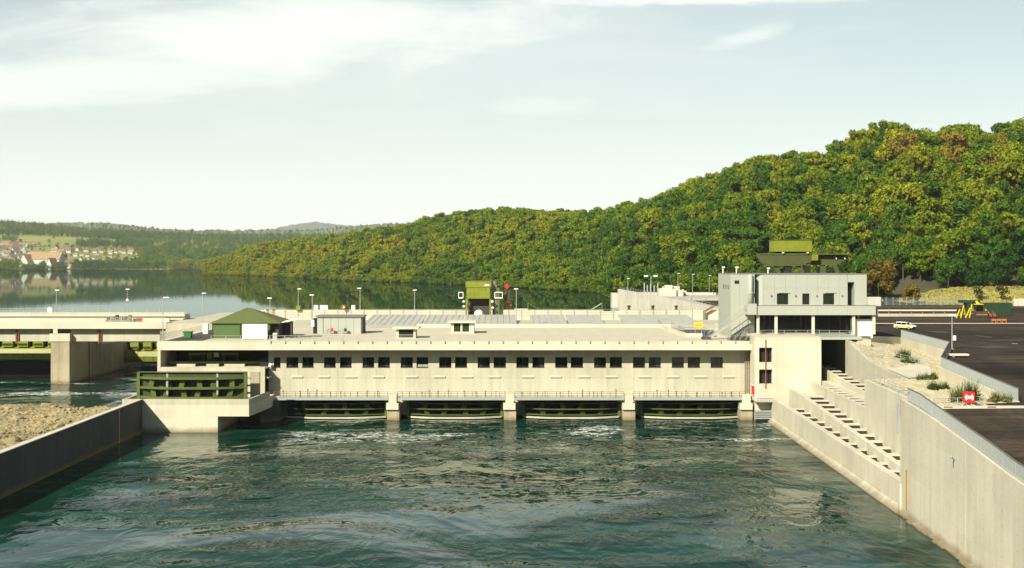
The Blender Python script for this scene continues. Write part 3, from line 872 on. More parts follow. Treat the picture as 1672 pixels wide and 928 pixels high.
# far bank woods: waterside belt, village gardens, ridge forest
P = []
def addp(n, pxr, yr, conif, smin, smax, test=None):
    for k in range(n):
        aa_ = r.uniform(*pxr); Y_ = r.uniform(*yr)
        if test and not test(aa_, Y_): continue
        z_ = float(far_z(aa_, Y_)) if aa_ <= 560 else 12.0
        kd = r.integers(3, 5) if r.uniform() < conif else r.integers(0, 3)
        P.append(((aa_-836)*Y_/FPX, Y_, z_-0.4, int(kd), r.uniform(0,6.283), r.uniform(smin,smax)))
addp(700, (-420, 400), (2216, 2290), 0.0, 0.85, 1.45, lambda q, Y_: not (38 < q < 120) or (Y_ < 2230 and r.uniform() < 0.7))
addp(420, (-420, 560), (2211, 2220), 0.0, 0.4, 0.75)
addp(26, (36, 76), (2216, 2232), 0.0, 0.55, 0.9)
addp(420, (380, 560), (2216, 2290), 0.0, 0.85, 1.4)
addp(300, (150, 560), (2290, 2900), 0.05, 0.9, 1.4, lambda q, Y_: q > 235 or Y_ < 2420)
addp(900, (225, 560), (2300, 3250), 0.1, 0.9, 1.5)
addp(110, (-420, 240), (2330, 2950), 0.05, 0.5, 0.9)
addp(60, (0, 240), (2950, 3250), 0.1, 0.7, 1.0, lambda q, Y_: (int(q/22) % 3 == 0))
addp(260, (126, 240), (2930, 3250), 0.2, 0.9, 1.3, lambda q, Y_: Y_ < 3080 or q > 190)
addp(130, (-40, 235), (2400, 2950), 0.05, 0.5, 0.85)
addp(230, (-420, 36), (2950, 3350), 0.1, 0.9, 1.3)
addp(3600, (-420, 560), (3260, 4050), 0.55, 0.9, 1.35)
P = np.array(P)
o = scatter("far_bank_woods", P[:,:3], P[:,3].astype(np.int32), P[:,4].astype(np.float32), P[:,5].astype(np.float32), P[:,5].astype(np.float32), src_far)
tag(o, "dark mixed woods on the far bank around the village and along its ridge", "forest", None, "stuff")
# far hills forest texture of real crowns on the nearer slopes of the far ridge

# ------------------------------------------------------------------ quay wall on the left and stop-log platform
C = M['concrete']
lw = thing("river_wall", "long concrete river wall with shade coloured into its face, beside the gravel bank", "wall", (-62, 130, 0))
ys = [40, 62, 84, 106, 128, 150, 171, 191.6]
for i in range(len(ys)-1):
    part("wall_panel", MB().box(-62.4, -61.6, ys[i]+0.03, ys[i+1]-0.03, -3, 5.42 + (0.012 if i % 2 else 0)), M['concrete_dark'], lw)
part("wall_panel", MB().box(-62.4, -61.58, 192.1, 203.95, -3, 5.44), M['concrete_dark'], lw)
part("coping", MB().box(-62.46, -61.52, 40, 203.95, 5.446, 5.56), M['concrete_light'], lw)
part("joint_strip", MB().box(-61.75, -61.50, 191.65, 192.05, -1, 5.40), M['yellow_rust'], lw, "rusty vertical joint strip")

pf = thing("storage_platform", "pale concrete platform with cantilevered corner below the green gate at the river wall's end", "platform", (-54, 210, 0))
m = MB()
m.box(-64.9, -49.0, 204.0, 219.9, -3, 2.66)                 # foot in the water
m.prism([(-64.9,204.0),(-43.8,204.0),(-42.6,215.6),(-42.6,219.9),(-64.9,219.9)], 2.665, 4.6)
part("body", m, M['concrete_wet'], pf)
m = MB()
m.box(-64.9, -43.8, 203.99, 204.35, 4.605, 5.54)
part("parapet", m, C, pf)
m = MB().prism([(-44.2,204.36),(-43.8,204.36),(-42.6,215.6),(-43.0,215.6)], 4.605, 5.53)
part("parapet", m, C, pf)
m = MB().box(-64.9, -64.5, 204.36, 219.5, 4.605, 5.50)
part("parapet", m, C, pf)

def stop_gate(root, x0, x1, yb, z0, z1, mats, rows, bays, bow=1.6, fh=0.15):
    """bulkhead gate seen from downstream: skin plate behind, bowed horizontal girders, upright diaphragms between"""
    skin, gird, dia = mats
    part("skin_plate", MB().box(x0, x1, yb, yb+0.12, z0, z1), skin, root)
    w = x1 - x0; N = 20
    for k in range(rows):
        z = z0 + (z1-z0)*(k+0.5)/rows + (0.35 if k == rows-1 else 0)*0
        web = MB(); fl = MB()
        pts = []
        for i in range(N+1):
            q = i/N
            d = bow*min(1.0, (1-(2*q-1)**2)*1.25)
            pts.append((x0+0.3+(w-0.6)*q, yb - 0.25 - d))
        for i in range(N):
            (xa,ya),(xb,yb2) = pts[i], pts[i+1]
            web.hexa([(xa,ya,z-0.035),(xb,yb2,z-0.035),(xb,yb-0.005,z-0.035),(xa,yb-0.005,z-0.035),(xa,ya,z+0.035),(xb,yb2,z+0.035),(xb,yb-0.005,z+0.035),(xa,yb-0.005,z+0.035)])
            fl.hexa([(xa,ya-0.12,z-fh),(xb,yb2-0.12,z-fh),(xb,yb2,z-fh),(xa,ya,z-fh),(xa,ya-0.12,z+fh),(xb,yb2-0.12,z+fh),(xb,yb2,z+fh),(xa,ya,z+fh)])
        g = part("girder", fl, gird, root)
        part("girder_web", web, dia, g)
    for i in range(1, bays):
        q = i/bays; x = x0 + w*q; d = bow*min(1.0, (1-(2*q-1)**2)*1.25)
        m = MB()
        for k in range(rows-1):                     # stays slope between one girder and the next
            za = z0 + (z1-z0)*(k+0.5)/rows; zb = z0 + (z1-z0)*(k+1.5)/rows
            s = 0.9 if (i+k) % 2 else -0.9
            m.hexa([(x-0.45+s*.3,yb-d*0.75,za+.05),(x+0.45+s*.3,yb-d*0.75,za+.05),(x+0.55+s*.3,yb-0.01,za+.05),(x-0.55+s*.3,yb-0.01,za+.05),
                    (x-0.25,yb-d*0.8,zb-.05),(x+0.55,yb-d*0.8,zb-.05),(x+0.55,yb-0.01,zb-.05),(x-0.45,yb-0.01,zb-.05)])
        part("diaphragm", m, dia, root)
    for x in (x0, x1-0.5):
        part("end_plate", MB().box(x, x+0.5, yb-0.55, yb-0.003, z0-0.02, z1+0.06), gird, root)
sg = thing("stop_log_gate", "large dark green steel gate with bowed girders standing on the pale platform", "gate", (-54, 208, 4.6))
gx0, gx1 = X(225, 208.5), X(404, 208.5)
stop_gate(sg, gx0, gx1, 208.5, 4.65, 9.55, (M['green_dark'], M['green'], M['green']), 3, 7, 1.9, 0.20)
part("top_plate", MB().box(gx0, gx1, 208.0, 208.62, 9.62, 9.72), M['green'], sg)
m = MB()
for px in (270, 352):
    m.box(X(px,206), X(px,206)+0.28, 206.6, 206.8, 6.0, 9.5)
part("lifting_bracket", m, M['steel'], sg)
sg2 = thing("stop_log_gate", "second stored gate, its pale ochre end showing right of the dark green one", "gate", (-43, 212, 4.6))
m = MB().box(-45.2, -43.6, 211.5, 212.2, 4.61, 9.3)
part("end_plate", m, M['concrete_pier'], sg2)
for k in range(3):
    part("girder", MB().box(-47.2, -45.25, 211.3, 212.2, 5.6+k*1.3, 5.85+k*1.3), M['concrete_pier'], sg2)

# ------------------------------------------------------------------ power station
ps = thing("power_station", "long low cream concrete power station with a row of dark paired windows", "building", (-10, 240, 0))
XL, XR = -63.7, 43.38
YF, YW, YB = 220.0, 223.3, 265.0
ZR, ZU = 14.04, 12.5
part("roof_slab", MB().box(XL, XR, YF, YB, ZU, ZR-0.06), M['concrete_light'], ps)
part("roof_surface", MB().box(XL+5, XR-1.2, YF+0.55, YB-0.4, ZR-0.057, ZR), M['roof_gravel'], ps)
part("deck_boards", MB().box(XL+0.8, X(344,228), YF+2.2, 262, ZR-0.055, ZR+0.002), M['dark'], ps)
part("roof_edge", MB().box(XL, XR, YF-0.03, YF+0.5, ZR-0.057, ZR+0.06), M['concrete_light'], ps)
# facade with real openings
XA = -44.4
wins = [(447,458),(467.6,487),(493,512),(529,548),(555,574),(592,611),(617.3,636.4),(654.3,674),(680,699),(717,737),(743,762.5),(780,800),(806,826),
        (843.2,863.3),(869.3,889),(906.5,926.5),(932,952),(970,989.6),(995.7,1015.6),(1033.6,1053.2),(1059.3,1079),(1097,1116.7),(1122.8,1143),(1160.4,1180.4)]
zt, zb_ = Z(583.5, YW), Z(600.3, YW)
m = MB()
m.box(XA, XR, YW, YW+0.6, 0.5, zb_)
m.box(XA, XR, YW, YW+0.6, zt, ZU-0.002)
edges = [XA]
for p0, p1 in wins: edges += [X(p0, YW), X(p1, YW)]
edges.append(XR)
for i in range(0, len(edges), 2):
    m.box(edges[i], edges[i+1], YW, YW+0.6, zb_, zt)
part("wall", m, C, ps)
# bluish reflections painted as part panes in some windows, and a pale blind
for i, (p0, p1) in enumerate(wins):
    x0, x1 = X(p0, YW), X(p1, YW)
    m = MB()
    m.box(x0, x1, YW+0.30, YW+0.38, zb_, zb_+0.09); m.box(x0, x1, YW+0.30, YW+0.38, zt-0.07, zt)
    m.box(x0, x0+0.07, YW+0.30, YW+0.38, zb_+0.09, zt-0.07); m.box(x1-0.07, x1, YW+0.30, YW+0.38, zb_+0.09, zt-0.07)
    if x1-x0 > 1.6: m.box((x0+x1)/2-0.03, (x0+x1)/2+0.03, YW+0.31, YW+0.37, zb_+0.09, zt-0.07)
    w_ = part("window", m, M['frame'], ps)
    part("pane", MB().box(x0+0.02, x1-0.02, YW+0.40, YW+0.43, zb_+0.02, zt-0.02), M['glass_dark'], w_)
    if i in (1,3,4,5,6,7,11,14,17,20):
        xm = x0+0.1+(0.0 if i % 2 else 0.55*(x1-x0))
        part("pane_reflection", MB().box(xm, xm+(x1-x0)*0.33, YW+0.39, YW+0.398, zb_+0.12, zt-0.1), M['glass_reflection'], w_)  # paler strip paints a bluish reflection into the pane
    if i in (8,):
        part("blind", MB().box(x0+0.09, x1-0.09, YW+0.33, YW+0.36, zb_+0.12, zb_+0.62), M['steel'], w_)
    part("sill", MB().box(x0-0.05, x1+0.05, YW-0.05, YW+0.295, zb_-0.06, zb_+0.012), M['green_dark'], w_)
for k in range(0, 24, 2):
    xj = (X(wins[k][1], YW) + X(wins[k+1][0], YW))/2 + 3.5
    part("formwork_joint", MB().box(xj-0.02, xj+0.02, YW-0.004, YW-0.001, 4.0, 12.4), M['concrete_pier'], ps)
part("formwork_joint", MB().box(XA+0.1, XR-0.1, YW-0.0045, YW-0.0015, 7.18, 7.215), M['concrete_pier'], ps)
# little pale hoods in a row under the windows
hoods = [(200,265),(357,422),(513,580),(670,740),(866,935),(1025,1095),(1185,1255),(1345,1415),(1537,1600)]
hoods = [(420+a/3.568, 420+b/3.568) for a,b in hoods[:8]] + [(820+a/3.568, 820+b/3.568) for a,b in [(113,183),(278,343),(440,510),(600,668),(795,865),(958,1028),(1118,1190),(1285,1350)]]
for p0, p1 in hoods:
    x0, x1 = X(p0, YW), X(p1, YW); zz_ = Z(615.2, YW)
    part("vent_hood", MB().profile_x([(YW-0.002, zz_-0.14), (YW-0.24, zz_-0.14), (YW-0.24, zz_-0.02), (YW-0.002, zz_+0.14)], x0, x1), M['concrete_light'], ps)
# a dark brace high under the eaves
for px in (505, 752, 1003):
    part("eave_lamp", MB().box(X(px,YW)-0.5, X(px,YW)+0.5, YW-0.25, YW-0.004, 12.15, 12.45), M['steel_dark'], ps)
# left end bay: open hall with the gantry inside
m = MB()
m.box(XL, XL+0.55, YF+0.05, YB, -3, ZU-0.002)
m.box(XL+0.56, XA-0.01, YF+0.06, YF+0.55, 0, 9.45)
m.box(XL+0.56, XA-0.01, 231.0, 231.5, 0, ZU-0.004)
m.box(XL+0.56, XA-0.01, YF+0.56, 230.99, 9.0, 9.3)
m.box(XA-0.005, XA+0.5, YW+0.61, 231.5, 0, ZU-0.004)
part("end_bay", m, M['concrete'], ps)
part("end_bay_back", MB().box(XL+0.57, XA-0.02, 230.9, 230.98, 9.31, ZU-0.01), M['dark'], ps)
# door and landing where the facade begins
m = MB().box(X(425,YW), X(437,YW), YW-0.35, YW-0.05, Z(609,YW), Z(585,YW))
d_ = part("door", m, M['black'], ps)
m = MB().box(X(424,221.5), X(440,221.5), 220.6, YW-0.01, Z(613,YW)-0.3, Z(613,YW)-0.1)
part("landing", m, M['concrete_light'], ps)
part("door_lamp", MB().tube((X(438,222), 222.6, Z(596,YW)), (X(442,222), 222.6, Z(597,YW)), 0.42, 10), M['paint_white'], ps)
# back and right walls so the hall is closed
m = MB(); m.box(XL+0.56, XR-0.01, YB-0.6, YB-0.02, 0, ZU-0.004)
part("rear_wall", m, M['concrete'], ps)
# gantry beam inside the end bay
gb = thing("gantry_beam", "dark green lifting beam inside the open left end of the power station", "crane", (-55, 225, 9.3))
part("lower_beam", MB().box(X(275,224), X(425,224), 223.4, 224.3, Z(593.5,224), Z(590,224)), M['green'], gb)
m = MB().box(X(308,225), X(336,225), 224.6, 225.6, Z(580,225), Z(576,225)); m.box(X(362,225), X(389,225), 224.6, 225.6, Z(580,225), Z(576,225))
part("upper_beam", m, M['green'], gb)
part("winch_box", MB().box(X(339,225), X(347,225), 224.5, 225.7, Z(586,225), Z(575,225)), M['green'], gb)
part("motor", MB().box(X(350,225), X(358,225), 224.6, 225.5, Z(583,225), Z(576,225)), M['steel'], gb)
m = MB()
for px in (311, 333, 365, 387): m.box(X(px,225)-0.2, X(px,225)+0.2, 224.8, 225.4, Z(590,225), Z(580,225))
part("hanger", m, M['green_dark'], gb)
for px0, px1 in ((292,322),(340,360),(369,402)):
    part("pallet", MB().box(X(px0,224), X(px1,224), 222.6, 223.3, 9.31, Z(594.5,223)), M['concrete'], gb)

# bays below: piers, walkway, railing, draft-tube gates
pier_px = [641, 832, 1027, 1219]
ZD = 3.98
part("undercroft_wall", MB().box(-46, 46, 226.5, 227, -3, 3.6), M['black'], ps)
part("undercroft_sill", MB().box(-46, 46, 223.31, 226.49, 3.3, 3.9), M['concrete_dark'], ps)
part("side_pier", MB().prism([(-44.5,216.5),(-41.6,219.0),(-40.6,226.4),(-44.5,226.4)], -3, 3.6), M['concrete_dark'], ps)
for i, px in enumerate(pier_px):
    xc = X(px, 219)
    m = MB()
    m.box(xc-1.05, xc+1.15, 219.35, 226.4, -3, 1.92)
    p_ = part("pier", m, M['concrete_pier'], ps)
    m = MB().box(xc-1.15, xc+1.05, 218.9, 222.0, 1.925, 3.1)
    m.box(xc-0.72, xc+0.72, 218.95, 221.0, 3.105, 4.62)
    part("pier_cap", m, M['concrete_light'], p_)
bays = [(X(447,219.6), X(634,219.6)), (X(649,219.6), X(825,219.6)), (X(840,219.6), X(1019,219.6)), (X(1034,219.6), X(1218,219.6))]
def rail_run(parent, pts, h, nrail, gap, mat, r=0.035, name="railing"):
    """posts (each a piece) and rails following a line of points"""
    m = MB(); root = part(name, MB().tube(Vector(pts[0])+Vector((0,0,h)), Vector(pts[1])+Vector((0,0,h)), r*1.1, 5), mat, parent) if parent else None
    for a, b in zip(pts[:-1], pts[1:]):
        a = Vector(a); b = Vector(b)
        for k in range(nrail):
            z = h*(k+1)/nrail
            m.tube(a+Vector((0,0,z)), b+Vector((0,0,z)), r, 4)
        n = max(1, round((b-a).length/gap))
        for i in range(n+1):
            q = a.lerp(b, i/n)
            m.tube(q, q+Vector((0,0,h)), r*1.15, 4)
    return m
post_me = mesh_from("post", *(lambda t: (t.v, t.f))(MB().box(-0.045,0.045,-0.045,0.045,0,1.12)), M['rail_brown'])
for bi, (x0, x1) in enumerate(bays):
    part("walkway", MB().box(x0, x1, 219.3, YW-0.005, 3.62, ZD), M['concrete'], ps)
    part("walkway_edge", MB().box(x0, x1, 219.2, 219.29, 3.60, 4.06), M['steel'], ps)
    m = MB()
    for z in (4.42, 4.78, 5.12): m.beam((x0, 219.33, z), (x1, 219.33, z), 0.05, 0.05)
    rl = part("railing", m, M['rail_brown'], ps)
    n = 17
    for i in range(n):
        o = bpy.data.objects.new("post", post_me); COL.objects.link(o); o.parent = rl
        jit = random.uniform(-0.35, 0.35) if 0 < i < n-1 else 0
        o.location = Vector((x0+0.05+(x1-x0-0.1)*i/(n-1)+jit, 219.33, 4.02)) - base_of(rl)
    # valve stands and cable posts along the walkway
    for k in range(9):
        x = x0 + 0.8 + (x1-x0-1.6)*(k+random.uniform(0.2,0.8))/9
        h = random.uniform(0.7, 1.25)
        m = MB().box(x-0.06, x+0.06, 220.6, 220.75, ZD, ZD+h); m.box(x-0.12, x+0.12, 220.5, 220.85, ZD+h, ZD+h+0.15)
        part("valve_stand", m, M['rail_brown'], ps)
    names = ["first bay from the left", "second bay from the left", "third bay from the left", "fourth bay, nearest the abutment"]
    gt = thing("draft_tube_gate", "green girdered outlet gate in the " + names[bi], "gate", ((x0+x1)/2, 222.5, 0), "gates in the turbine outlets")
    stop_gate(gt, x0+1.4, x1-0.4, 222.6, 0.25, 3.35, (M['black'], M['green'], M['green_dark']), 3, 5, 1.7, 0.08)
    N = 16; m = MB()
    for i in range(N):
        qa, qb = i/N, (i+1)/N
        pa = (x0+1.7+(x1-x0-2.4)*qa, 222.35-1.75*min(1,(1-(2*qa-1)**2)*1.25)); pb = (x0+1.7+(x1-x0-2.4)*qb, 222.35-1.75*min(1,(1-(2*qb-1)**2)*1.25))
        m.hexa([(pa[0],pa[1]-0.3,0.12),(pb[0],pb[1]-0.3,0.12),(pb[0],pb[1],0.12),(pa[0],pa[1],0.12),(pa[0],pa[1]-0.3,0.42),(pb[0],pb[1]-0.3,0.42),(pb[0],pb[1],0.42),(pa[0],pa[1],0.42)])
    part("bottom_beam", m, M['concrete'], gt)
# wall-mounted pipes and ladder cage at the right end of the facade
m = MB()
for px in (1216, 1219, 1222, 1225):
    m.tube((X(px,222.9), 222.9, 4.0), (X(px,222.9), 222.9, 11.2+0.2*(px % 3)), 0.07, 5)
for z in np.arange(4.5, 11, 0.8): m.box(X(1215,222.9), X(1226,222.9), 222.8, 222.86, z, z+0.05)
part("pipe_rack", m, M['concrete_pier'], ps)

# roof-edge railing with its brackets
re_ = part("roof_railing", MB().beam((XL+21, YF-0.05, ZR+1.0), (XR, YF-0.05, ZR+1.0), 0.035, 0.035), M['steel'], ps)
me_b = mesh_from("bracket", *(lambda t: (t.v, t.f))(MB().box(-0.09,0.09,-0.14,0.10,-0.30,0.16).box(-0.02,0.02,-0.02,0.02,0.16,1.0)), M['steel'])
k = 0; px = 442.0
while px < 1230:
    o = bpy.data.objects.new("bracket", me_b); COL.objects.link(o); o.parent = re_
    o.location = Vector((X(px, YF), YF-0.05, ZR)) - base_of(re_)
    px += 23.7

# ------------------------------------------------------------------ intake deck behind the roof
dk = thing("intake_deck", "pale concrete intake deck with crest wall between the roof and the reservoir", "dam", (0, 285, 0))
part("deck", MB().box(XL+0.02, 64, YB+0.01, 339.4, -3, 13.95).box(-80.04, XL+0.015, 283.1, 339.4, -3, 13.95), M['deck'], dk)
part("kerb", MB().box(X(680,264), 36, 265.05, 265.6, 13.955, 14.75), M['concrete_light'], dk)
for p0, p1 in ((396, 596), (596, 840), (862, 985), (1010, 1180)):
    part("crest_wall", MB().box(X(p0,302)+0.02, X(p1,302)-0.02, 301.0, 302.0, 13.955, 16.3), M['concrete_light'], dk)
part("crest_wall", MB().box(X(840,302), X(862,302), 301.0, 302.0, 13.955, 16.6), M['concrete_light'], dk, "taller block of the crest wall")
part("crest_step", MB().box(X(985,302), X(1010,302), 301.0, 302.0, 13.955, 16.0), M['concrete_light'], dk)
for p0, p1 in ((598,690),(692,755),(757,842),(866,925),(927,985),(1016,1075),(1077,1136)):
    m = MB()
    a0, a1 = X(p0, 280), X(p1, 280)
    m.hexa([(a0,271,13.97),(a1,271,13.97),(a1,294,15.3),(a0,294,15.3),(a0,271,14.12),(a1,271,14.12),(a1,294,15.46),(a0,294,15.46)])
    g_ = part("grating_panel", m, M['steel_pale'], dk)
    m = MB()
    for k in range(int((a1-a0)/1.4)):
        x = a0+0.6+k*1.4
        m.beam((x,271.2,14.17),(x,293.8,15.5),0.09,0.08)
    part("grating_bar", m, M['steel_pale'], g_, kind='stuff')
def line_railing(label, pts, h=1.1, nrail=3, gap=2.0, mat=None, group=None, r=0.03, loc=None):
    mat = mat or M['steel']
    p0 = Vector(pts[0])
    e = thing("railing", label, "railing", tuple(p0), group)
    m = MB()
    for a, b in zip(pts[:-1], pts[1:]):
        a = Vector(a); b = Vector(b)
        for k in range(nrail):
            m.tube(a+Vector((0,0,h*(k+1)/nrail)), b+Vector((0,0,h*(k+1)/nrail)), r, 4)
    part("rail", m, mat, e)
    me = mesh_from("post", *(lambda t: (t.v, t.f))(MB().box(-r*1.3,r*1.3,-r*1.3,r*1.3,0,h)), mat)
    for a, b in zip(pts[:-1], pts[1:]):
        a = Vector(a); b = Vector(b); n = max(1, round((b-a).length/gap))
        for i in range(n+1):
            o = bpy.data.objects.new("post", me); COL.objects.link(o); o.parent = e
            o.location = a.lerp(b, i/n) - p0
    return e
line_railing("long thin grey railing along the kerb at the rear edge of the gravel roof", [(X(600,266),266.0,13.96),(X(990,266),266.0,13.96)], 1.15, 3, 2.4)
line_railing("thin grey railing on top of the crest wall beside the reservoir", [(X(400,300.6),300.7,13.96),(X(1130,300.6),300.7,13.96)], 2.5, 4, 3.2)
line_railing("sloping railing along the left edge of the roof beside the green pavilion", [(-63.6,221,14.06),(-63.6,240,14.0),(-63.6,284,14.0)], 1.15, 4, 2.0)
line_railing("low railing at the roof front before the white panel and green pavilion", [(X(345,221),220.9,14.0),(X(560,221),220.9,14.0)], 1.05, 2, 2.6)

# ------------------------------------------------------------------ weir and bridge (left)
br = thing("weir_bridge", "cream concrete road bridge over the weir at the left, beside the power station", "bridge", (-120, 285, 0))
part("deck", MB().box(-190, X(272,283), 283.0, 287.5, 12.7, 14.1), M['concrete_light'], br)
part("edge_kerb", MB().box(-190, X(272,283), 283.05, 283.5, 14.105, 14.32), M['concrete_light'], br)
for x0, x1 in ((-190, X(82,284.8)), (X(116,284.8), -80.5)):
    part("beam", MB().box(x0, x1, 284.8, 286.6, 9.7, 12.695), M['concrete'], br)
part("rear_kerb", MB().box(-190, -80.3, 287.0, 287.5, 14.105, 14.9), M['concrete_light'], br)
for px in (28, 163):
    m = MB().box(X(px,284.6)-0.30, X(px,284.6)-0.02, 284.35, 284.75, 9.2, 12.69); m.box(X(px,284.6)+0.25, X(px,284.6)+0.40, 284.45, 284.75, 9.5, 11.6)
    part("drain_pipe", m, M['rust'], br)
line_railing("pale railing along the front edge of the weir bridge", [(-190,283.3,14.33),(X(268,283),283.3,14.33)], 1.0, 3, 2.5, M['concrete_light'])
wc = thing("weir_crest", "cream concrete service gallery behind the weir bridge", "dam", (-140, 303, 0))
part("gallery", MB().box(-190, -80.4, 300.7, 306, 9.6, 15.3), M['concrete_light'], wc)
part("gallery_parapet", MB().box(-190, -80.4, 300.75, 301.2, 15.305, 15.75), M['deck'], wc)
m = MB()
for k in range(26): m.box(X(0,300)+k*2.2-14, X(0,300)+k*2.2-12.9, 300.55, 300.695, 13.4, 13.75)
part("cable_clip", m, M['steel_dark'], wc, kind='stuff')
part("gallery_strip", MB().box(-190, -80.5, 300.5, 300.69, 14.5, 14.72), M['dark'], wc)  # dark strip drawn for a dark line along the gallery front
part("gallery_ledge", MB().box(-190, -80.4, 299.4, 300.69, 13.9, 14.2), M['deck'], wc)
wp = thing("weir_pier", "tall cream concrete weir pier with stained front standing in the water", "pier", (-104.5, 300, 0))
part("shaft", MB().box(-106.75, -102.45, 283.5, 306, -3, 10.95), M['concrete_pier'], wp)
part("cap", MB().box(-107.0, -102.3, 283.3, 284.78, 9.75, 11.55), M['concrete_light'], wp)
part("upper_shaft", MB().box(-106.7, -102.5, 287.6, 306, 10.955, 14.15), M['concrete'], wp)
part("rear_shaft", MB().box(-106.7, -102.46, 306.01, 339.4, -3, 7.5), M['concrete_pier'], wp)
m = MB().box(-102.44, -102.38, 296.4, 296.9, -1, 10.9)
part("groove", m, M['black'], wp)
wp2 = thing("weir_pier", "broad concrete wall closing the weir beside the power station", "pier", (-80, 300, 0))
part("shaft", MB().box(-81.5, -80.05, 283.6, 339.4, -3, 13.9), M['concrete_pier'], wp2)
def weir_gate(x0, x1, label, dy=0.0, dz=0.0):
    g = thing("weir_gate", label, "gate", ((x0+x1)/2, 300, 4), "lime green weir gates")
    part("leaf", MB().profile_x([(300.0,4.0),(299.0,4.3),(298.7,5.4),(299.1,6.9),(300.0,7.4),(300.5,7.3),(300.5,4.0)], x0, x1), M['green_lime'], g)
    n = int(round((x1-x0)/3.6)); st = (x1-x0)/n
    for i in range(n):
        xa = x0+i*st
        part("rib", MB().box(xa+1.2, xa+st-0.03, 299.0, 300.4, 7.42, 9.3), M['green_lime'], g)
        part("notch", MB().box(xa+1.2, xa+st-0.4, 298.6, 298.98, 8.0, 8.25), M['green_dark'], g)
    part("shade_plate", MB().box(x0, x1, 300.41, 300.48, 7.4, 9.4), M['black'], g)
    m = MB()
    for i in range(int((x1-x0)/2.4)): m.box(x0+i*2.4, x0+i*2.4+0.06, 298.55, 298.65, 4.1, 5.6)
    m.box(x0, x1, 298.55, 298.63, 5.55, 5.62)
    part("gate_rail", m, M['green_dark'], g, kind='stuff')
    part("number_plate", MB().box((x0+x1)/2-0.1, (x0+x1)/2+1.5, 298.5, 298.6, 5.6, 6.1), M['paint_white'], g)
    g.location = Vector(g.location) + Vector((0, dy, dz))
weir_gate(-148, -107, "lime green weir gate left of the tall weir pier under the bridge")
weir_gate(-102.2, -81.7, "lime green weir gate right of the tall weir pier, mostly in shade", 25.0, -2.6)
part("sill", MB().box(-190, -107, 301, 305, -3, 4.2), M['black'], wc)
part("dam_wall", MB().box(-190, -81.6, 338.5, 339.4, -3, 9.1), M['black'], wc)
line_railing("pale railing along the top of the weir gallery parapet", [(-190,301,15.76),(-80.6,301,15.76)], 0.9, 2, 3.0)
part("sill_step", MB().box(-190, -107, 299.5, 300.9, -2, 0.45), M['concrete_dark'], wc)

# ------------------------------------------------------------------ gravel bank
gm_, nt = newmat("river_gravel"); L = nt.links.new
out = nd(nt, "ShaderNodeOutputMaterial"); p = nd(nt, "ShaderNodeBsdfPrincipled"); geo = nd(nt, "ShaderNodeNewGeometry")
vo = nd(nt, "ShaderNodeTexVoronoi"); vo.inputs["Scale"].default_value = 1.5; L(geo.outputs["Position"], vo.inputs["Vector"])
n1 = nd(nt, "ShaderNodeTexNoise"); n1.inputs["Scale"].default_value = 0.13; n1.inputs["Detail"].default_value = 5; L(geo.outputs["Position"], n1.inputs["Vector"])
cr = nd(nt, "ShaderNodeValToRGB"); L(n1.outputs["Fac"], cr.inputs[0])
cr.color_ramp.elements[0].position = 0.35; cr.color_ramp.elements[0].color = (0.27,0.205,0.095,1)
cr.color_ramp.elements[1].position = 0.62; cr.color_ramp.elements[1].color = (0.33,0.27,0.15,1)
e = cr.color_ramp.elements.new(0.70); e.color = (0.19,0.17,0.055,1)
hs = nd(nt, "ShaderNodeMapRange"); L(vo.outputs["Color"], hs.inputs[0]); hs.inputs[3].default_value = 0.7; hs.inputs[4].default_value = 1.25
mx = nd(nt, "ShaderNodeVectorMath", operation='SCALE'); L(cr.outputs[0], mx.inputs[0]); L(hs.outputs[0], mx.inputs["Scale"])
L(mx.outputs[0], p.inputs["Base Color"]); p.inputs["Roughness"].default_value = 0.95
bp = nd(nt, "ShaderNodeBump"); bp.inputs["Strength"].default_value = 0.9; bp.inputs["Distance"].default_value = 0.25; L(vo.outputs["Distance"], bp.inputs["Height"]); bp.invert = True
L(bp.outputs[0], p.inputs["Normal"]); L(p.outputs[0], out.inputs[0])
M['gravel'] = gm_
r = np.random.default_rng(21)
nx, ny = 90, 100
xs_ = np.linspace(-150, -62.45, nx); ys_ = np.linspace(60, 222, ny)
def bank_z(x, y):
    edge = 217.0 + 3.0*np.sin(x*0.21) + (x+62)*0.08
    t = np.clip((edge - y)/16.0, -0.6, 1)
    prof = np.where(t > 0, np.sqrt(np.clip(t,0,1)), t*1.4)
    return 0.0 + 4.7*prof*(1+0.03*np.sin(x*0.35)) + 0.28*np.sin(x*0.9+1.3*np.sin(y*0.5))*np.sin(y*0.7) 
v = []; f = []
for i in range(nx):
    for j in range(ny):
        v.append((xs_[i], ys_[j], float(bank_z(xs_[i], ys_[j])) + float(r.normal(0, 0.10))))
for i in range(nx-1):
    for j in range(ny-1):
        f.append((i*ny+j, (i+1)*ny+j, (i+1)*ny+j+1, i*ny+j+1))
mb = MB(); mb.v = v; mb.f = f
structure("gravel_bank", mb, gm_, smooth=True)
import bmesh
def rock_mesh(seed):
    rr = np.random.default_rng(seed)
    bm = bmesh.new(); bmesh.ops.create_icosphere(bm, subdivisions=2, radius=1.0)
    ax = rr.normal(0,1,(7,3)); ax /= np.linalg.norm(ax,axis=1)[:,None]; cut = rr.uniform(0.55,0.9,7)
    for vv in bm.verts:
        c = np.array(vv.co)
        for a_, d_ in zip(ax, cut):
            q = c.dot(a_)
            if q > d_: c = c - a_*(q-d_)
        vv.co = c*np.array([1.0,0.8,0.62])*(1+rr.normal(0,0.03))
    me = bpy.data.meshes.new("boulder"); bm.to_mesh(me); bm.free(); me.materials.append(M['rock']); return me
M['rock'] = concrete("limestone_rock", (0.27,0.22,0.12), streak=0.1, var=0.3)
rocks = [rock_mesh(40+k) for k in range(5)]
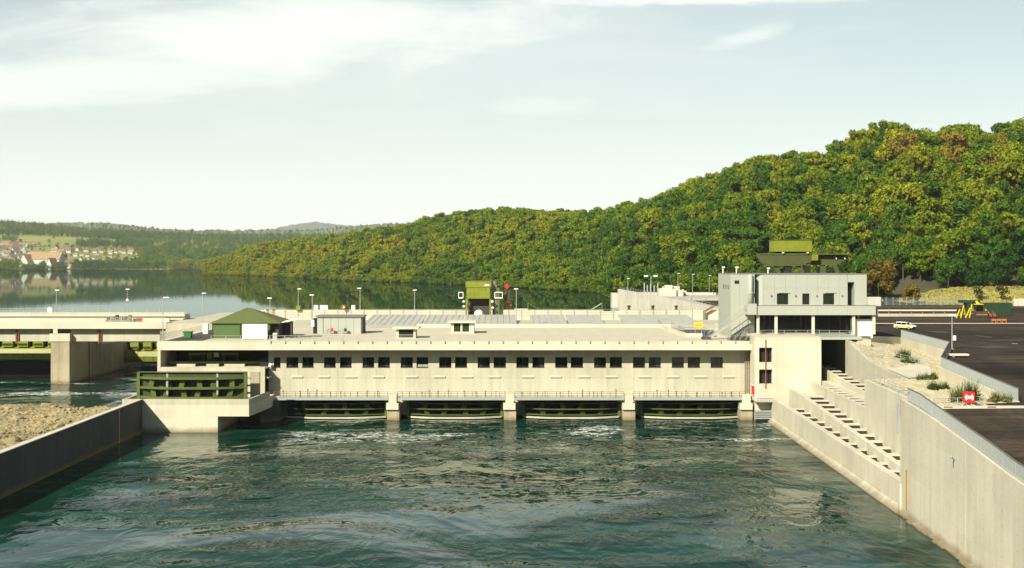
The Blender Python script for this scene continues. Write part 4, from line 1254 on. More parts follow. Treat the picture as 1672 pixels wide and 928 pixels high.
big_spots = [(-66.5,158),(-65.5,161),(-68.5,156),(-71,170),(-64.8,175),(-78,205),(-92,209),(-85,211),(-70,208.5),(-100,207),(-110,204),(-75,186),(-66,150.5),(-83,195),(-95,198),(-69,197),(-74.5,199),(-88,188)]
for i, (x, y) in enumerate(big_spots):
    o = bpy.data.objects.new("boulder", rocks[i % 5]); COL.objects.link(o)
    s = r.uniform(0.75, 1.5) if i < 12 else r.uniform(0.4, 0.8)
    o.location = (x, y, float(bank_z(x,y))+0.12*s); o.scale = (s*1.1, s, s*0.9); o.rotation_euler = (0,0,r.uniform(0,6))
    where = ("at the bank's far edge by the weir water" if y > 200 else "hard against the river wall" if x > -66.6 else "in the middle of the gravel bank")
    tag(o, ("large" if s > 1.1 else "middling" if s > 0.75 else "small") + " pale angular boulder " + where, "boulder", "boulders on the gravel bank")
# loose stones: one mass
m = MB(); bm0 = [np.array([vv.co for vv in rk.vertices]) for rk in rocks]
def low_rock(seed):
    rr = np.random.default_rng(seed)
    bm = bmesh.new(); bmesh.ops.create_icosphere(bm, subdivisions=1, radius=1.0)
    vs = np.array([list(q.co*float(rr.uniform(0.7,1.15))) for q in bm.verts])*np.array([1,0.8,0.6]); fs = [tuple(q.index for q in fc.verts) for fc in bm.faces]
    bm.free(); return vs, fs
lows = [low_rock(60+k) for k in range(5)]
def stones(n, posf, smin, smax):
    V = []; Fc = []
    for k in range(n):
        x, y, z = posf()
        s = smin*(smax/smin)**(r.uniform(0,1)**2.2)
        vs, fs = lows[k % 5]; an = r.uniform(0,6.283); ca, sa = math.cos(an), math.sin(an); b = len(V)
        V += [(x+s*(q[0]*ca-q[1]*sa), y+s*(q[0]*sa+q[1]*ca), z+s*q[2]) for q in vs]
        Fc += [tuple(i+b for i in fc) for fc in fs]
    mb = MB(); mb.v = V; mb.f = Fc; return mb
def bankpos():
    y = r.uniform(140, 218); x = r.uniform(min(-836*y/2000-3, -64.5), -62.9)
    return x, y, float(bank_z(x,y))
solo("loose_stones", stones(5200, bankpos, 0.10, 0.55), M['rock'], "scattered loose stones covering the gravel bank beside the river wall", "stones", None, "stuff")

# ------------------------------------------------------------------ right abutment with the fish pass
ab = thing("abutment", "cream concrete abutment block with two dark openings at the right end of the power station", "building", (50, 235, 0))
YA = 217.0
xo0, xo1 = X(1239.5, YA), X(1261, YA)
za0, za1, za2, za3 = Z(627, YA), Z(603.6, YA), Z(592, YA), Z(568, YA)
m = MB()
m.box(43.0, xo0, YA, YA+0.8, 3.7, 15.04); m.box(xo1, 54.8, YA, YA+0.8, 3.7, 15.04)
for z0, z1 in ((3.7, za0), (za1, za2), (za3, 15.04)): m.box(xo0, xo1, YA, YA+0.8, z0, z1)
m.box(43.42, 54.8, YA+1.6, 262, -3, 15.04)
m.box(43.0, 43.4, YA+0.81, YA+4.0, 3.7, 15.04)
m.box(46.15, 54.8, YA, YA+1.59, -3, 3.69)
m.box(54.3, 54.8, YA+0.81, YA+1.59, 3.7, 15.04)
part("block", m, M['concrete_wet'], ab)
for z0, z1 in ((za0, za1), (za2, za3)):
    w_ = part("window", MB().box(xo0-0.1, xo1+0.1, YA+1.0, YA+1.5, z0-0.1, z1+0.1), M['black'], ab)
part("drain_pipe", MB().tube((X(1250,YA), YA-0.12, za0-0.8), (X(1250,YA), YA-0.12, 14.6), 0.09, 6), M['rust'], ab)
part("roller_gate", MB().box(43.2, 46.1, YA+1.0, YA+1.3, 0.4, 1.9), M['steel'], ab)
m = MB()
for z in (0.7,1.0,1.3,1.6): m.box(43.25, 46.05, YA+0.9, YA+0.99, z, z+0.12)
part("roller_slat", m, M['steel_dark'], ab)
part("balcony", MB().box(42.9, 46.1, YA-0.9, YA-0.01, 3.6, 3.8), M['steel'], ab)
m = MB()
for z in (4.3,4.8): m.beam((42.9,YA-0.85,z),(46.1,YA-0.85,z),0.05,0.05)
for x in np.linspace(42.95,46.05,7): m.box(x-0.025,x+0.025,YA-0.88,YA-0.83,3.81,4.8)
part("balcony_railing", m, M['steel'], ab)
part("deck_slab", MB().box(54.81, 61.9, YA-0.25, 262, 14.6, 15.06), M['clad'], ab)
part("deck_edge", MB().box(43.0, 54.8, YA-0.05, YA+1.55, 15.045, 15.15), M['concrete_light'], ab)
m = MB()
m.box(61.2, 63.6, YA, 262, -3, 14.59)
part("side_wall", m, M['concrete'], ab)
part("rear_wall", MB().box(54.81, 61.19, 246, 246.5, 3, 14.59), M['black'], ab)
part("passage_floor", MB().box(54.81, 61.19, YA+3, 245.9, 3, 5.0), M['dark'], ab)
line_railing("grey railing along the front of the deck under the raised control room", [(44.2,217.6,15.16),(54.6,217.6,15.16),(61.6,217.2,15.07)], 1.05, 3, 1.9)
ex = thing("fire_extinguisher", "small red extinguisher case on the wall beside the lower dark opening", "extinguisher", (42.6, 218, 4))
part("case", MB().box(42.55, 42.98, 217.3, 217.7, 4.9, 6.4), M['red'], ex)
part("cap", MB().box(42.60, 42.93, 217.35, 217.65, 6.41, 6.6), M['paint_white'], ex)

fp = thing("fish_pass", "stepped cream concrete fish pass with rows of dark pools beside the river", "fish ladder", (50, 180, 0))
CW = M['concrete_wet']
def wallseg(x_at, Y0, Y1, z0, z1a, z1b, th):
    """wall along the river; x_at(Y) gives its left face, top height runs z1a at Y0 to z1b at Y1"""
    return MB().hexa([(x_at(Y0),Y0,z0),(x_at(Y0)+th,Y0,z0),(x_at(Y1)+th,Y1,z0),(x_at(Y1),Y1,z0),
                      (x_at(Y0),Y0,z1a),(x_at(Y0)+th,Y0,z1a),(x_at(Y1)+th,Y1,z1b),(x_at(Y1),Y1,z1b)])
xA = lambda Y: 44.4 + (Y-139.5)*0.021
xB = lambda Y: 46.6 + (Y-147.0)*0.0345
xG = lambda Y: 48.9 + (Y-155.0)*0.062
xD = lambda Y: 56.3 + (Y-217.0)*0.063
xE = lambda Y: 58.6 + (Y-210.0)*0.063
cuts = [139.6, 152, 165, 178, 191, 204, 216.95]
for a, b in zip(cuts[:-1], cuts[1:]):
    za_ = 3.4 + (a-139.5)*0.0105; zb2 = 3.4 + (b-139.5)*0.0105
    part("outer_wall", wallseg(xA, a+0.02, b-0.02, -3, za_, zb2, 0.95), CW, fp)
m = MB()
for a, b in zip(cuts[:-1], cuts[1:]):
    m.hexa([(xA(a)-0.9,a,-2),(xA(a)-0.004,a,-2),(xA(b)-0.004,b,-2),(xA(b)-0.9,b,-2),(xA(a)-0.75,a,0.12),(xA(a)-0.004,a,0.75),(xA(b)-0.004,b,0.75),(xA(b)-0.75,b,0.12)])
part("footing", m, CW, fp)
part("middle_wall", wallseg(xB, 139.62, 205, -3, 3.72, 5.94, 0.75), CW, fp)
part("middle_wall", wallseg(xB, 205.01, 216.95, -3, 5.94, 5.96, 0.75), CW, fp)
part("landing", MB().prism([(xB(206.5)+0.76,206.5),(xG(206.5)-0.01,206.5),(xG(216.9)+2.4,216.94),(xB(216.9)+0.76,216.94)], -3, 5.5), CW, fp)
part("inner_wall", wallseg(xG, 174.02, 216.9, -3, 7.8, 7.3, 0.45), CW, fp)
part("retaining_wall", wallseg(xG, 139.62, 174.0, -3, 11.75, 11.75, 0.6), CW, fp)
part("retaining_wall_end", MB().box(xG(174)+0.61, 56.2, 173.4, 174.0, -3, 11.7), CW, fp)
part("bench_fill", wallseg(lambda Y: xG(Y)+2.2, 174.1, 216.9, -3, 7.75, 7.3, 1.33), CW, fp)
part("upper_wall", wallseg(xD, 174.1, 217.4, -3, 7.9, 8.8, 0.45), CW, fp)
part("upper_wall", wallseg(xD, 217.42, 240, -3, 8.8, 9.6, 0.45), CW, fp)
EC = [174.1, 186, 198, 207, 213, 216.95]; EZ = [11.75, 11.85, 12.25, 13.3, 14.3, 14.55]
for i in range(5):
    part("slope_wall", wallseg(xE, EC[i]+0.001, EC[i+1]-0.001, -3, EZ[i], EZ[i+1], 0.55), C, fp)
# pool floors (dark, wet) and the cross walls between the pools
M['wet'] = simple("dark_wet_pool", (0.035,0.032,0.022), 0.25, var=0.3)
def pools(xl, wl, xr, Y0, Y1, n, ztop, depth, th, lbl):
    part("pool_floor", MB().hexa([(xl(Y0)+wl,Y0,-2),(xr(Y0),Y0,-2),(xr(Y1),Y1,-2),(xl(Y1)+wl,Y1,-2),
         (xl(Y0)+wl,Y0,ztop(Y0)-0.42),(xr(Y0),Y0,ztop(Y0)-0.42),(xr(Y1),Y1,ztop(Y1)-0.42),(xl(Y1)+wl,Y1,ztop(Y1)-0.42)]), M['wet'], fp)
    for i in range(n):
        y = Y0 + (Y1-Y0)*(i+0.5)/n
        z = ztop(y)-0.12
        part("cross_wall", MB().hexa([(xl(y)+wl+.002,y,z-depth-0.4),(xr(y)-.002,y,z-depth-0.4),(xr(y+th)-.002,y+th,z-depth-0.4),(xl(y+th)+wl+.002,y+th,z-depth-0.4),
             (xl(y)+wl+.002,y,z),(xr(y)-.002,y,z),(xr(y+th)-.002,y+th,z),(xl(y+th)+wl+.002,y+th,z)]), M['wet'], fp)
        part("cross_wall_cap", MB().hexa([(xl(y)+wl+.002,y-.05,z+.002),(xr(y)-.002,y-.05,z+.002),(xr(y+th)-.002,y+th,z+.002),(xl(y+th)+wl+.002,y+th,z+.002),(xl(y)+wl+.002,y-.05,z+.09),(xr(y)-.002,y-.05,z+.09),(xr(y+th)-.002,y+th,z+.09),(xl(y+th)+wl+.002,y+th,z+.09)]), M['concrete_light'], fp)
pools(xA, 0.952, xB, 139.7, 206, 13, lambda Y: 3.3+(Y-139.5)*0.0105, 1.5, 1.4, 1)
pools(xB, 0.752, xG, 147.5, 206.4, 13, lambda Y: 3.95+(Y-147)*0.0345, 1.3, 1.9, 2)
pools(lambda Y: xG(Y), 0.452, lambda Y: xG(Y)+2.198, 174.2, 206, 8, lambda Y: 7.75-(Y-174)*0.010, 0.9, 1.9, 3)
pools(xD, 0.452, xE, 174.3, 232, 12, lambda Y: 7.75+(Y-174)*0.021, 1.2, 2.0, 4)
part("pool_step", MB().box(xB(139.7)+0.8, xG(139.7), 139.7, 147.3, -3, 3.2), CW, fp)
m = MB().box(44.0, 44.38, 139.0, 139.58, -3, 3.3)
part("end_post", m, CW, fp)

# ------------------------------------------------------------------ tall river wall on the right
tw = thing("retaining_wall", "tall pale concrete retaining wall sloping down toward the lower right beside the river", "wall", (44, 100, 0))
xT = lambda Y: 42.0 + (Y-85)*0.0407
TY = [40, 62, 84, 95, 106, 117, 128, 139.4]
tz = lambda Y: float(np.interp(Y, [40, 60, 105, 111, 133, 139.4], [6.2, 7.0, 10.2, 10.85, 12.85, 13.0]))
for i in range(len(TY)-1):
    a, b = TY[i]+0.025, TY[i+1]-0.025
    q = 0.012 if i % 2 else 0.0
    part("wall_panel", MB().hexa([(xT(a)-q,a,-3),(xT(a)+0.6,a,-3),(xT(b)+0.6,b,-3),(xT(b)-q,b,-3),(xT(a)-q,a,tz(a)),(xT(a)+0.6,a,tz(a)),(xT(b)+0.6,b,tz(b)),(xT(b)-q,b,tz(b))]), CW, tw)
m = MB()
for i in range(len(TY)-1):
    for y_ in np.arange(TY[i]+1.2, TY[i+1]-0.8, 2.45):
        z_ = 1.5
        while z_ < tz(y_)-0.6:
            m.box(xT(y_)-0.02, xT(y_)-0.013, y_-0.06, y_+0.06, z_-0.06, z_+0.06); z_ += 1.35
part("tie_holes", m, M['concrete_pier'], tw, kind='stuff')
r = np.random.default_rng(9)
m = MB()
yy = 40.0
while yy < 139:
    b = min(yy + r.uniform(0.8, 2.2), 139.3); wd = r.uniform(0.30, 0.75); h = r.uniform(0.18, 0.42)
    m.hexa([(xT(yy)-wd*1.2,yy,-2),(xT(yy)-0.02,yy,-2),(xT(b)-0.02,b,-2),(xT(b)-wd*1.2,b,-2),(xT(yy)-wd,yy,h*0.5),(xT(yy)-0.02,yy,h),(xT(b)-0.02,b,h),(xT(b)-wd,b,h*0.5)])
    yy = b + r.uniform(0.0, 0.1)
part("footing", m, M['concrete_pier'], tw)
part("water_gauge", MB().box(xT(136.8)-0.12, xT(136.8)-0.02, 136.5, 136.9, 0.9, 5.4), M['yellow_rust'], tw, "narrow ochre water level gauge on the wall")
m = MB()
m.tube((44.0,139.0,11.2),(43.7,138.6,14.0),0.05,5); m.tube((43.9,139.5,10.2),(43.8,139.0,12.6),0.05,5); m.tube((43.7,138.6,14.0),(44.2,136.5,14.3),0.05,5)
for z in (9.2,10.2,11.2,12.2): m.tube((43.85,138.9,z),(43.85,139.5,z),0.04,5)
m.tube((43.85,138.9,9.0),(43.85,138.9,12.5),0.045,5); m.tube((43.85,139.5,9.0),(43.85,139.5,12.5),0.045,5)
part("ladder_rail", m, M['steel'], tw)
m = MB().beam((xT(119.8)-0.5,119.8,9.6),(xT(119.8)-0.02,120.1,9.3),0.16,0.16)
m.beam((xT(119.8)-0.5,119.8,9.6),(xT(119.8)-0.5,119.8,9.0),0.10,0.10)
part("wall_bracket", m, M['steel'], tw)

def bar_fence(name_label, pts, h, loc):
    """metal fence: one part for each panel of bars, posts and rails"""
    e = thing("metal_fence", name_label, "fence", loc)
    for a, b in zip(pts[:-1], pts[1:]):
        a = Vector(a); b = Vector(b); n = max(1, round((b-a).length/2.5))
        for i in range(n):
            p = a.lerp(b, i/n); q = a.lerp(b, (i+1)/n); d = (q-p); ln = d.length
            m = MB(); k = int(ln/0.135)
            for j in range(1, k):
                s = p.lerp(q, j/k); m.tube(s+Vector((0,0,0.06)), s+Vector((0,0,h-0.05)), 0.024, 3)
            m.beam(p+Vector((0,0,0.06)), q+Vector((0,0,0.06)), 0.05, 0.05)
            part("fence_panel", m, M['steel'], e)
            part("post", MB().box(p.x-0.04, p.x+0.04, p.y-0.04, p.y+0.04, p.z-0.1, p.z+h), M['steel'], e)
        m = MB().beam(a+Vector((0,0,h)), b+Vector((0,0,h)), 0.10, 0.07)
        part("top_rail", m, M['steel_dark'], e)
    return e
tp = [(xT(Y)+0.3, Y, tz(Y)+0.02) for Y in (137.4, 133, 122, 111, 105, 90, 75, 60)]
bar_fence("grey metal fence of close upright bars running along the top of the tall river wall", tp, 1.45, tp[0])
up = [(76.2,239.8,13.56), (73.3,205.2,13.56)]
bar_fence("grey barred fence at the yard edge above the gravel slope, behind the lamp post", up, 1.5, up[0])
up = [(73.2,205.0,13.56), (63.4,181,12.96), (60.2,145.6,12.05)]
bar_fence("grey barred fence bending toward the red sign along the yard's lower edge", up, 1.5, up[0])

# ------------------------------------------------------------------ yards, gravel slope, walls
m = MB()
def poly(pts):
    b = len(m.v); m.v += list(pts); m.f.append(tuple(range(b, b+len(pts))))
poly([(73.5,205,13.5),(420,205,13.5),(420,450,13.5),(62,450,13.5),(62,262.05,13.5),(72,262,13.5),(76.5,240.2,13.5)])
poly([(62,262,13.5),(63.61,222,13.5),(76.5,240.2,13.5),(72,261.9,13.5)])
poly([(63.6,181,12.9),(420,181,13.2),(420,205,13.5),(73.5,205,13.5)])
poly([(60.2,144.9,12.0),(420,144.9,12.2),(420,181,13.2),(63.6,181,12.9)])
poly([(44.8,141.3,11.7),(43.3,105,9.9),(420,105,10.1),(420,144.9,12.2),(60.2,144.9,12.0)])
poly([(43.3,105,9.9),(41.6,60,6.7),(420,60,6.9),(420,105,10.1)])
poly([(41.6,60,6.7),(40,-60,6.7),(420,-60,6.7),(420,60,6.9)])
M['asphalt_patch'] = simple("asphalt_patch", (0.039,0.030,0.024), 0.9, var=0.3, scale=0.4)
structure("asphalt_yard", m, M['asphalt'])
for k_, (x_, y_, w_2, d_2, an_) in enumerate(((95,232,9,2.2,0.1),(120,250,16,3,-0.15),(84,214,5,4,0.3),(140,225,12,2.5,0.05),(110,275,22,2,0.0),(160,262,10,5,0.2),(90,258,4,6,0.1))):
    m = MB(); ca_, sa_ = math.cos(an_), math.sin(an_)
    m.v = [(x_+p_*ca_-q_*sa_, y_+p_*sa_+q_*ca_, 13.505) for p_, q_ in ((-w_2/2,-d_2/2),(w_2/2,-d_2/2),(w_2/2,d_2/2),(-w_2/2,d_2/2))]; m.f = [(0,1,2,3)]
    structure("asphalt_patch", m, M['asphalt_patch'])
mud = MB().box(40.8, 41.0, -60, 40, -3, 6.5)
structure("river_bank", mud, M['concrete'])
LFT = [(59.7,217.6,14.5),(59.0,207,13.25),(58.4,198,12.2),(57.5,186,11.8),(56.7,174.4,11.7),(50.2,173.9,11.7),(49.3,154,11.7),(48.4,140.5,11.65)]
RGT = [(63.4,221.5,13.9),(76.2,239.8,12.2),(75.0,222,11.9),(73.2,205.5,11.7),(68,191,11.6),(63.4,181,11.45),(61.4,160,11.6),(59.9,141.5,11.7)]
def slope_grid(s0, s1, t0, t1, ns, nt_, dz, jit, seed):
    rr = np.random.default_rng(seed); v = []; f = []
    S = np.linspace(0,1,8)
    for i in range(ns):
        s = s0+(s1-s0)*i/(ns-1)
        l = [np.interp(s, S, [q[k] for q in LFT]) for k in range(3)]; rg = [np.interp(s, S, [q[k] for q in RGT]) for k in range(3)]
        for j in range(nt_):
            t = t0+(t1-t0)*j/(nt_-1)
            z = l[2]+(rg[2]-l[2])*t + 0.35*math.sin(math.pi*t)*math.sin(s*9) + dz + (rr.normal(0, jit) if 0 < j < nt_-1 and 0 < i < ns-1 else 0)
            v.append((l[0]+(rg[0]-l[0])*t, l[1]+(rg[1]-l[1])*t, z))
    for i in range(ns-1):
        for j in range(nt_-1): f.append((i*nt_+j, (i+1)*nt_+j, (i+1)*nt_+j+1, i*nt_+j+1))
    mb = MB(); mb.v = v; mb.f = f; return mb
def slope_pt(s, t, dz=0.0):
    S = np.linspace(0,1,8)
    l = [np.interp(s, S, [q[k] for q in LFT]) for k in range(3)]; rg = [np.interp(s, S, [q[k] for q in RGT]) for k in range(3)]
    return (float(l[0]+(rg[0]-l[0])*t), float(l[1]+(rg[1]-l[1])*t), float(l[2]+(rg[2]-l[2])*t+0.35*math.sin(math.pi*t)*math.sin(s*9)+dz))
M['slope_gravel'] = simple("pale_slope_gravel", (0.43,0.37,0.235), 0.95, var=0.28, scale=1.6, bump=0.6)
structure("gravel_slope", slope_grid(0,1,0,1,70,40,0,0.07,4), M['slope_gravel'])
structure("footpath", slope_grid(0.40,0.56,0.0,0.62,18,10,0.16,0,4), M['concrete_light'])
M['slope_stone'] = concrete("slope_stone", (0.40,0.345,0.23), streak=0.05, var=0.25)
stp = lambda: slope_pt(r.uniform(0.02,0.98), r.uniform(0.02,0.98), 0.02)
solo("slope_stones", stones(1300, stp, 0.07, 0.26), M['slope_stone'], "small pale stones strewn over the gravel slope below the yard fence", "stones", None, "stuff")
yw = thing("yard_wall", "white retaining wall between the gravel slope and the asphalt yard", "wall", (73, 215, 12))
WP = [(61.3,218.2,15.0,12),(63.5,222,14.95,12),(76.4,240,13.55,11),(73.5,205,13.55,11),(63.5,181,12.95,11),(60.1,145,12.05,11)]
for (x0,y0,z0,b0),(x1,y1,z1,b1) in zip(WP[:-1], WP[1:]):
    d = Vector((x1-x0,y1-y0,0)).normalized(); nn = Vector((d.y,-d.x,0))*0.35
    if (x1-x0) > 5: nn = -nn*0 + Vector((-d.y, d.x, 0))*0.35
    part("wall_panel", MB().hexa([(x0,y0,8),(x0+nn.x,y0+nn.y,8),(x1+nn.x,y1+nn.y,8),(x1,y1,8),(x0,y0,z0),(x0+nn.x,y0+nn.y,z0),(x1+nn.x,y1+nn.y,z1),(x1,y1,z1)]), M['concrete_light'], yw)
kb = thing("kerb", "pale kerb with two orange marks at the edge of the lower asphalt yard under the red sign", "kerb", (54, 141.5, 11.7))
part("kerb_stone", MB().box(48.6, 62, 140.7, 141.25, 11.3, 12.02), M['concrete_light'], kb)
for x in (49.6, 54.6): part("paint_mark", MB().box(x, x+1.0, 140.66, 140.695, 11.86, 11.97), M['rust'], kb)
line_railing("thin upper railing crossing the gravel slope beside the footpath", [slope_pt(0.22,0.02),slope_pt(0.30,0.3),slope_pt(0.43,0.62)], 1.1, 3, 2.0)
line_railing("thin lower railing along the top of the fish pass retaining wall", [(50.4,173.6,11.76),(49.9,164,11.76),(49.3,154,11.76),(48.6,142.5,11.76)], 1.1, 3, 2.2)
line_railing("short handrail from the river wall's fence to the red sign", [(48.9,142.0,11.7),(52,143,11.7),(55,144,11.75)], 1.0, 2, 1.6)
# slab bench by the fence corner
solo("concrete_slab", MB().box(69.6,72.6,194.5,195.7,13.52,13.8).box(70,70.4,194.7,195.5,13.3,13.515), M['concrete_light'], "pale concrete slab lying behind the fence corner on the asphalt", "slab")

# shrubs
def shrub(label, s, t, w, h, n, mat, seed, flat=0.6, dz=0.0, loc=None, blades=260):
    rr = np.random.default_rng(seed)
    x, y, z = loc or slope_pt(s, t)
    c = []
    for k in range(13):
        q = rr.uniform(-1, 1); c.append((q*w*0.8+rr.normal(0,w*0.06), q*w*0.35+rr.normal(0,w*0.12), h*rr.uniform(0.05,0.45)*(1-0.5*abs(q))))
    v, f = leaf_cloud(rr, c, [h*0.36*rr.uniform(0.6,1.25) for _ in c], n, 0.05, 0.16, flat, bottom=-0.05)
    for k in range(blades):                               # upright and leaning shoots break the outline
        q = c[rr.integers(0, 13)]; an = rr.uniform(0, 6.283); ln = h*rr.uniform(0.35, 0.95); le = rr.uniform(0.1, 0.8)*ln
        bx, by, bz = q[0]+rr.normal(0,0.15), q[1]+rr.normal(0,0.15), max(0.0, q[2]-0.1); b = len(v)
        px_, py_ = math.cos(an+1.57)*0.03, math.sin(an+1.57)*0.03
        v += [(bx-px_,by-py_,bz),(bx+px_,by+py_,bz),(bx+math.cos(an)*le+px_*.3,by+math.sin(an)*le+py_*.3,bz+ln),(bx+math.cos(an)*le-px_*.3,by+math.sin(an)*le-py_*.3,bz+ln)]
        f.append((b,b+1,b+2,b+3))
    e = thing("shrub", label, "shrub", (x,y,z))
    mb = MB(); mb.v = [(a+x,b+y,c_+z) for a,b,c_ in v]; mb.f = f
    part("foliage", mb, mat, e)
    st = MB()
    for c_ in c[:6]: st.tube((x,y,z-0.1), (x+c_[0],y+c_[1],z+c_[2]), 0.03, 4)
    part("stem", st, M['bark'], e)
def at_px(px, py):
    """slope point under a photograph pixel (coarse search)"""
    best = None
    for s in np.linspace(0.02,0.98,120):
        for t in np.linspace(0.02,0.98,60):
            q = slope_pt(s,t); dx = 836+q[0]*FPX/q[1]-px; dy = 422+(HC-q[2])*FPX/q[1]-py
            e = dx*dx+dy*dy
            if best is None or e < best[0]: best = (e, q)
    return best[1]
shrub("dark green shrub highest up on the gravel slope", 0,0,1.7,1.5,800,M['leaf_shrub'],1, loc=at_px(1474,585))
shrub("low dark shrub just below the highest one on the gravel slope", 0,0,1.9,1.0,700,M['leaf_shrub'],2, loc=at_px(1486,593))
shrub("dark green shrub in the middle of the gravel slope near the path", 0,0,1.9,1.0,700,M['leaf_shrub'],3, loc=at_px(1515,620))
shrub("spreading olive shrub lowest of the dark ones on the gravel slope", 0,0,2.2,1.1,800,M['leaf_shrub'],4, loc=at_px(1526,637))
shrub("loose bush directly behind the red sign", 0,0,1.3,2.3,900,M['leaf_shrub'],5, loc=at_px(1583,655))
shrub("thin pale bush left of the red sign", 0,0,0.7,1.7,420,M['leaf_pale'],6, loc=at_px(1563,657))
shrub("pale feathery grass clump right of the red sign", 0,0,1.6,1.2,700,M['leaf_pale'],7, loc=at_px(1632,657))

# red sign with white emblem: dot between two pairs of arcs
sg_ = thing("red_sign", "red rounded square sign with a white dot and arcs at the lower yard's edge", "sign", (X(1581,143.2), 143.2, 11.7))
xs0, zs0, ss = X(1581.3,143.2), Z(648.7,143.2), 0.66
m = MB(); pts = []
for cx_, cz_, a0 in ((1,1,0),(-1,1,90),(-1,-1,180),(1,-1,270)):
    for k in range(5):
        t = math.radians(a0+k*22.5); pts.append((xs0+cx_*(ss-0.18)+0.18*math.cos(t), zs0+cz_*(ss-0.18)+0.18*math.sin(t)))
n_ = len(pts)
m.v = [(p[0],142.95,p[1]) for p in pts]+[(p[0],143.25,p[1]) for p in pts]
m.f = [tuple(range(n_)), tuple(range(2*n_-1,n_-1,-1))]+[(i,n_+i,n_+(i+1)%n_,(i+1)%n_) for i in range(n_)]
part("panel", m, M['red'], sg_)
m = MB(); bb = [(xs0+0.19*math.cos(6.283*k/14), zs0+0.19*math.sin(6.283*k/14)) for k in range(14)]
m.v = [(p[0],142.92,p[1]) for p in bb]+[(p[0],142.948,p[1]) for p in bb]
m.f = [tuple(range(14)), tuple(range(27,13,-1))]+[(i,14+i,14+(i+1)%14,(i+1)%14) for i in range(14)]
for sgn in (1,-1):
    for R in (0.31, 0.46):
        ang = np.radians(np.linspace(-48,48,9)); 
        for a0, a1 in zip(ang[:-1], ang[1:]):
            q = [(xs0+sgn*rr_*math.cos(a), zs0+rr_*math.sin(a)) for rr_, a in ((R-0.045,a0),(R+0.045,a0),(R+0.045,a1),(R-0.045,a1))]
            if sgn < 0: q = q[::-1]
            b = len(m.v); m.v += [(p[0],142.92,p[1]) for p in q]+[(p[0],142.948,p[1]) for p in q]
            m.f += [(b,b+1,b+2,b+3),(b+7,b+6,b+5,b+4),(b,b+4,b+5,b+1),(b+1,b+5,b+6,b+2),(b+2,b+6,b+7,b+3),(b+3,b+7,b+4,b)]
part("emblem", m, M['paint_white'], sg_)
m = MB(); m.box(xs0-0.35,xs0-0.25,143.05,143.15,11.55,zs0-ss+0.02); m.box(xs0+0.25,xs0+0.35,143.05,143.15,11.55,zs0-ss+0.02)
part("post", m, M['steel'], sg_)

# ------------------------------------------------------------------ control building
cbld = thing("control_building", "grey clad control building raised on columns above the right abutment", "building", (54, 235, 14))
YC = 224.0
x0, x1 = X(1222.5, YC), X(1430, YC)
part("floor_slab", MB().box(x0+0.1, x1-0.1, YC+0.13, 243.5, 18.6, 18.9), M['clad'], cbld)
seg = [x0, X(1282,YC), X(1335,YC), X(1384,YC), x1]
for a, b in zip(seg[:-1], seg[1:]):
    part("parapet_panel", MB().box(a+0.015, b-0.015, YC, YC+0.12, 18.62, 20.32), M['clad'], cbld)
part("parapet_panel", MB().box(x0, x0+0.12, YC+0.13, 231, 18.905, 20.3), M['clad'], cbld)
part("parapet_panel", MB().box(x1-0.12, x1, YC+0.13, 243, 18.905, 20.3), M['clad'], cbld)
part("parapet_cap", MB().box(x0-0.04, x1+0.04, YC-0.05, YC+0.2, 20.325, 20.42), M['steel_dark'], cbld)
for px in (1237, 1266.5, 1327, 1393, 1426):
    c = X(px, 225)
    part("column", MB().box(c-0.24, c+0.24, 224.5, 225.0, 15.06, 18.595), M['concrete_light'], cbld)
# recessed glazed hall behind the columns
m = MB(); xa, xb = X(1238,229), X(1392,229)
part("hall_back", MB().box(xa-1, xb+0.2, 233.0, 233.3, 15.07, 18.59), M['black'], cbld)
st = np.linspace(xa, xb, 9)
for a, b in zip(st[:-1], st[1:]):
    f_ = part("glazing_frame", MB().box(a, a+0.07, 228.95, 229.05, 15.07, 18.59).box(a+0.071, b-0.001, 228.95, 229.05, 18.45, 18.59), M['frame'], cbld)
    part("pane", MB().box(a+0.075, b-0.005, 229.0, 229.03, 15.08, 18.44), M['glass_dark'], f_)
part("hall_side", MB().box(xb+0.21, xb+0.5, 226.2, 233, 15.07, 18.59), C, cbld)
part("white_room", MB().box(X(1395.5,226), X(1424,226), 225.6, 232, 14.3, 17.75), M['paint_white'], cbld)
part("white_room_top", MB().box(X(1395.5,226), X(1424,226), 226.4, 232, 17.755, 18.59), M['dark'], cbld)
# upper storey: cladding panels side by side
YU = 230.6
zt0, zt1 = 18.91, Z(448.5, YU)
ux0, ux1 = X(1247, YU), X(1415, YU)
nxs = [X(p, YU) for p in (1247,1265,1282.5,1300,1317.5,1335,1352.5,1370,1384)]
wnd = [(1268.5,1287),(1310,1321.5),(1344,1362)]
wz0, wz1 = Z(497.5,YU), Z(479.5,YU)
zs_ = Z(470.5, YU)
holes = [(X(a,YU), X(b,YU)) for a,b in wnd]
for a, b in zip(nxs[:-1], nxs[1:]):
    part("cladding_panel", MB().box(a+0.012, b-0.012, YU, YU+0.12, zs_+0.012, zt1), M['clad'], cbld)
    cutsx = [a+0.012, b-0.012]
    m = MB(); cur = a+0.012
    for h0, h1 in holes:
        lo, hi = max(h0, a+0.012), min(h1, b-0.012)
        if hi > lo:
            if lo > cur: m.box(cur, lo, YU, YU+0.12, zt0, zs_-0.012)
            m.box(lo, hi, YU, YU+0.12, zt0, wz0); m.box(lo, hi, YU, YU+0.12, wz1, zs_-0.012)
            cur = hi
    if cur < b-0.012: m.box(cur, b-0.012, YU, YU+0.12, zt0, zs_-0.012)
    part("cladding_panel", m, M['clad'], cbld)
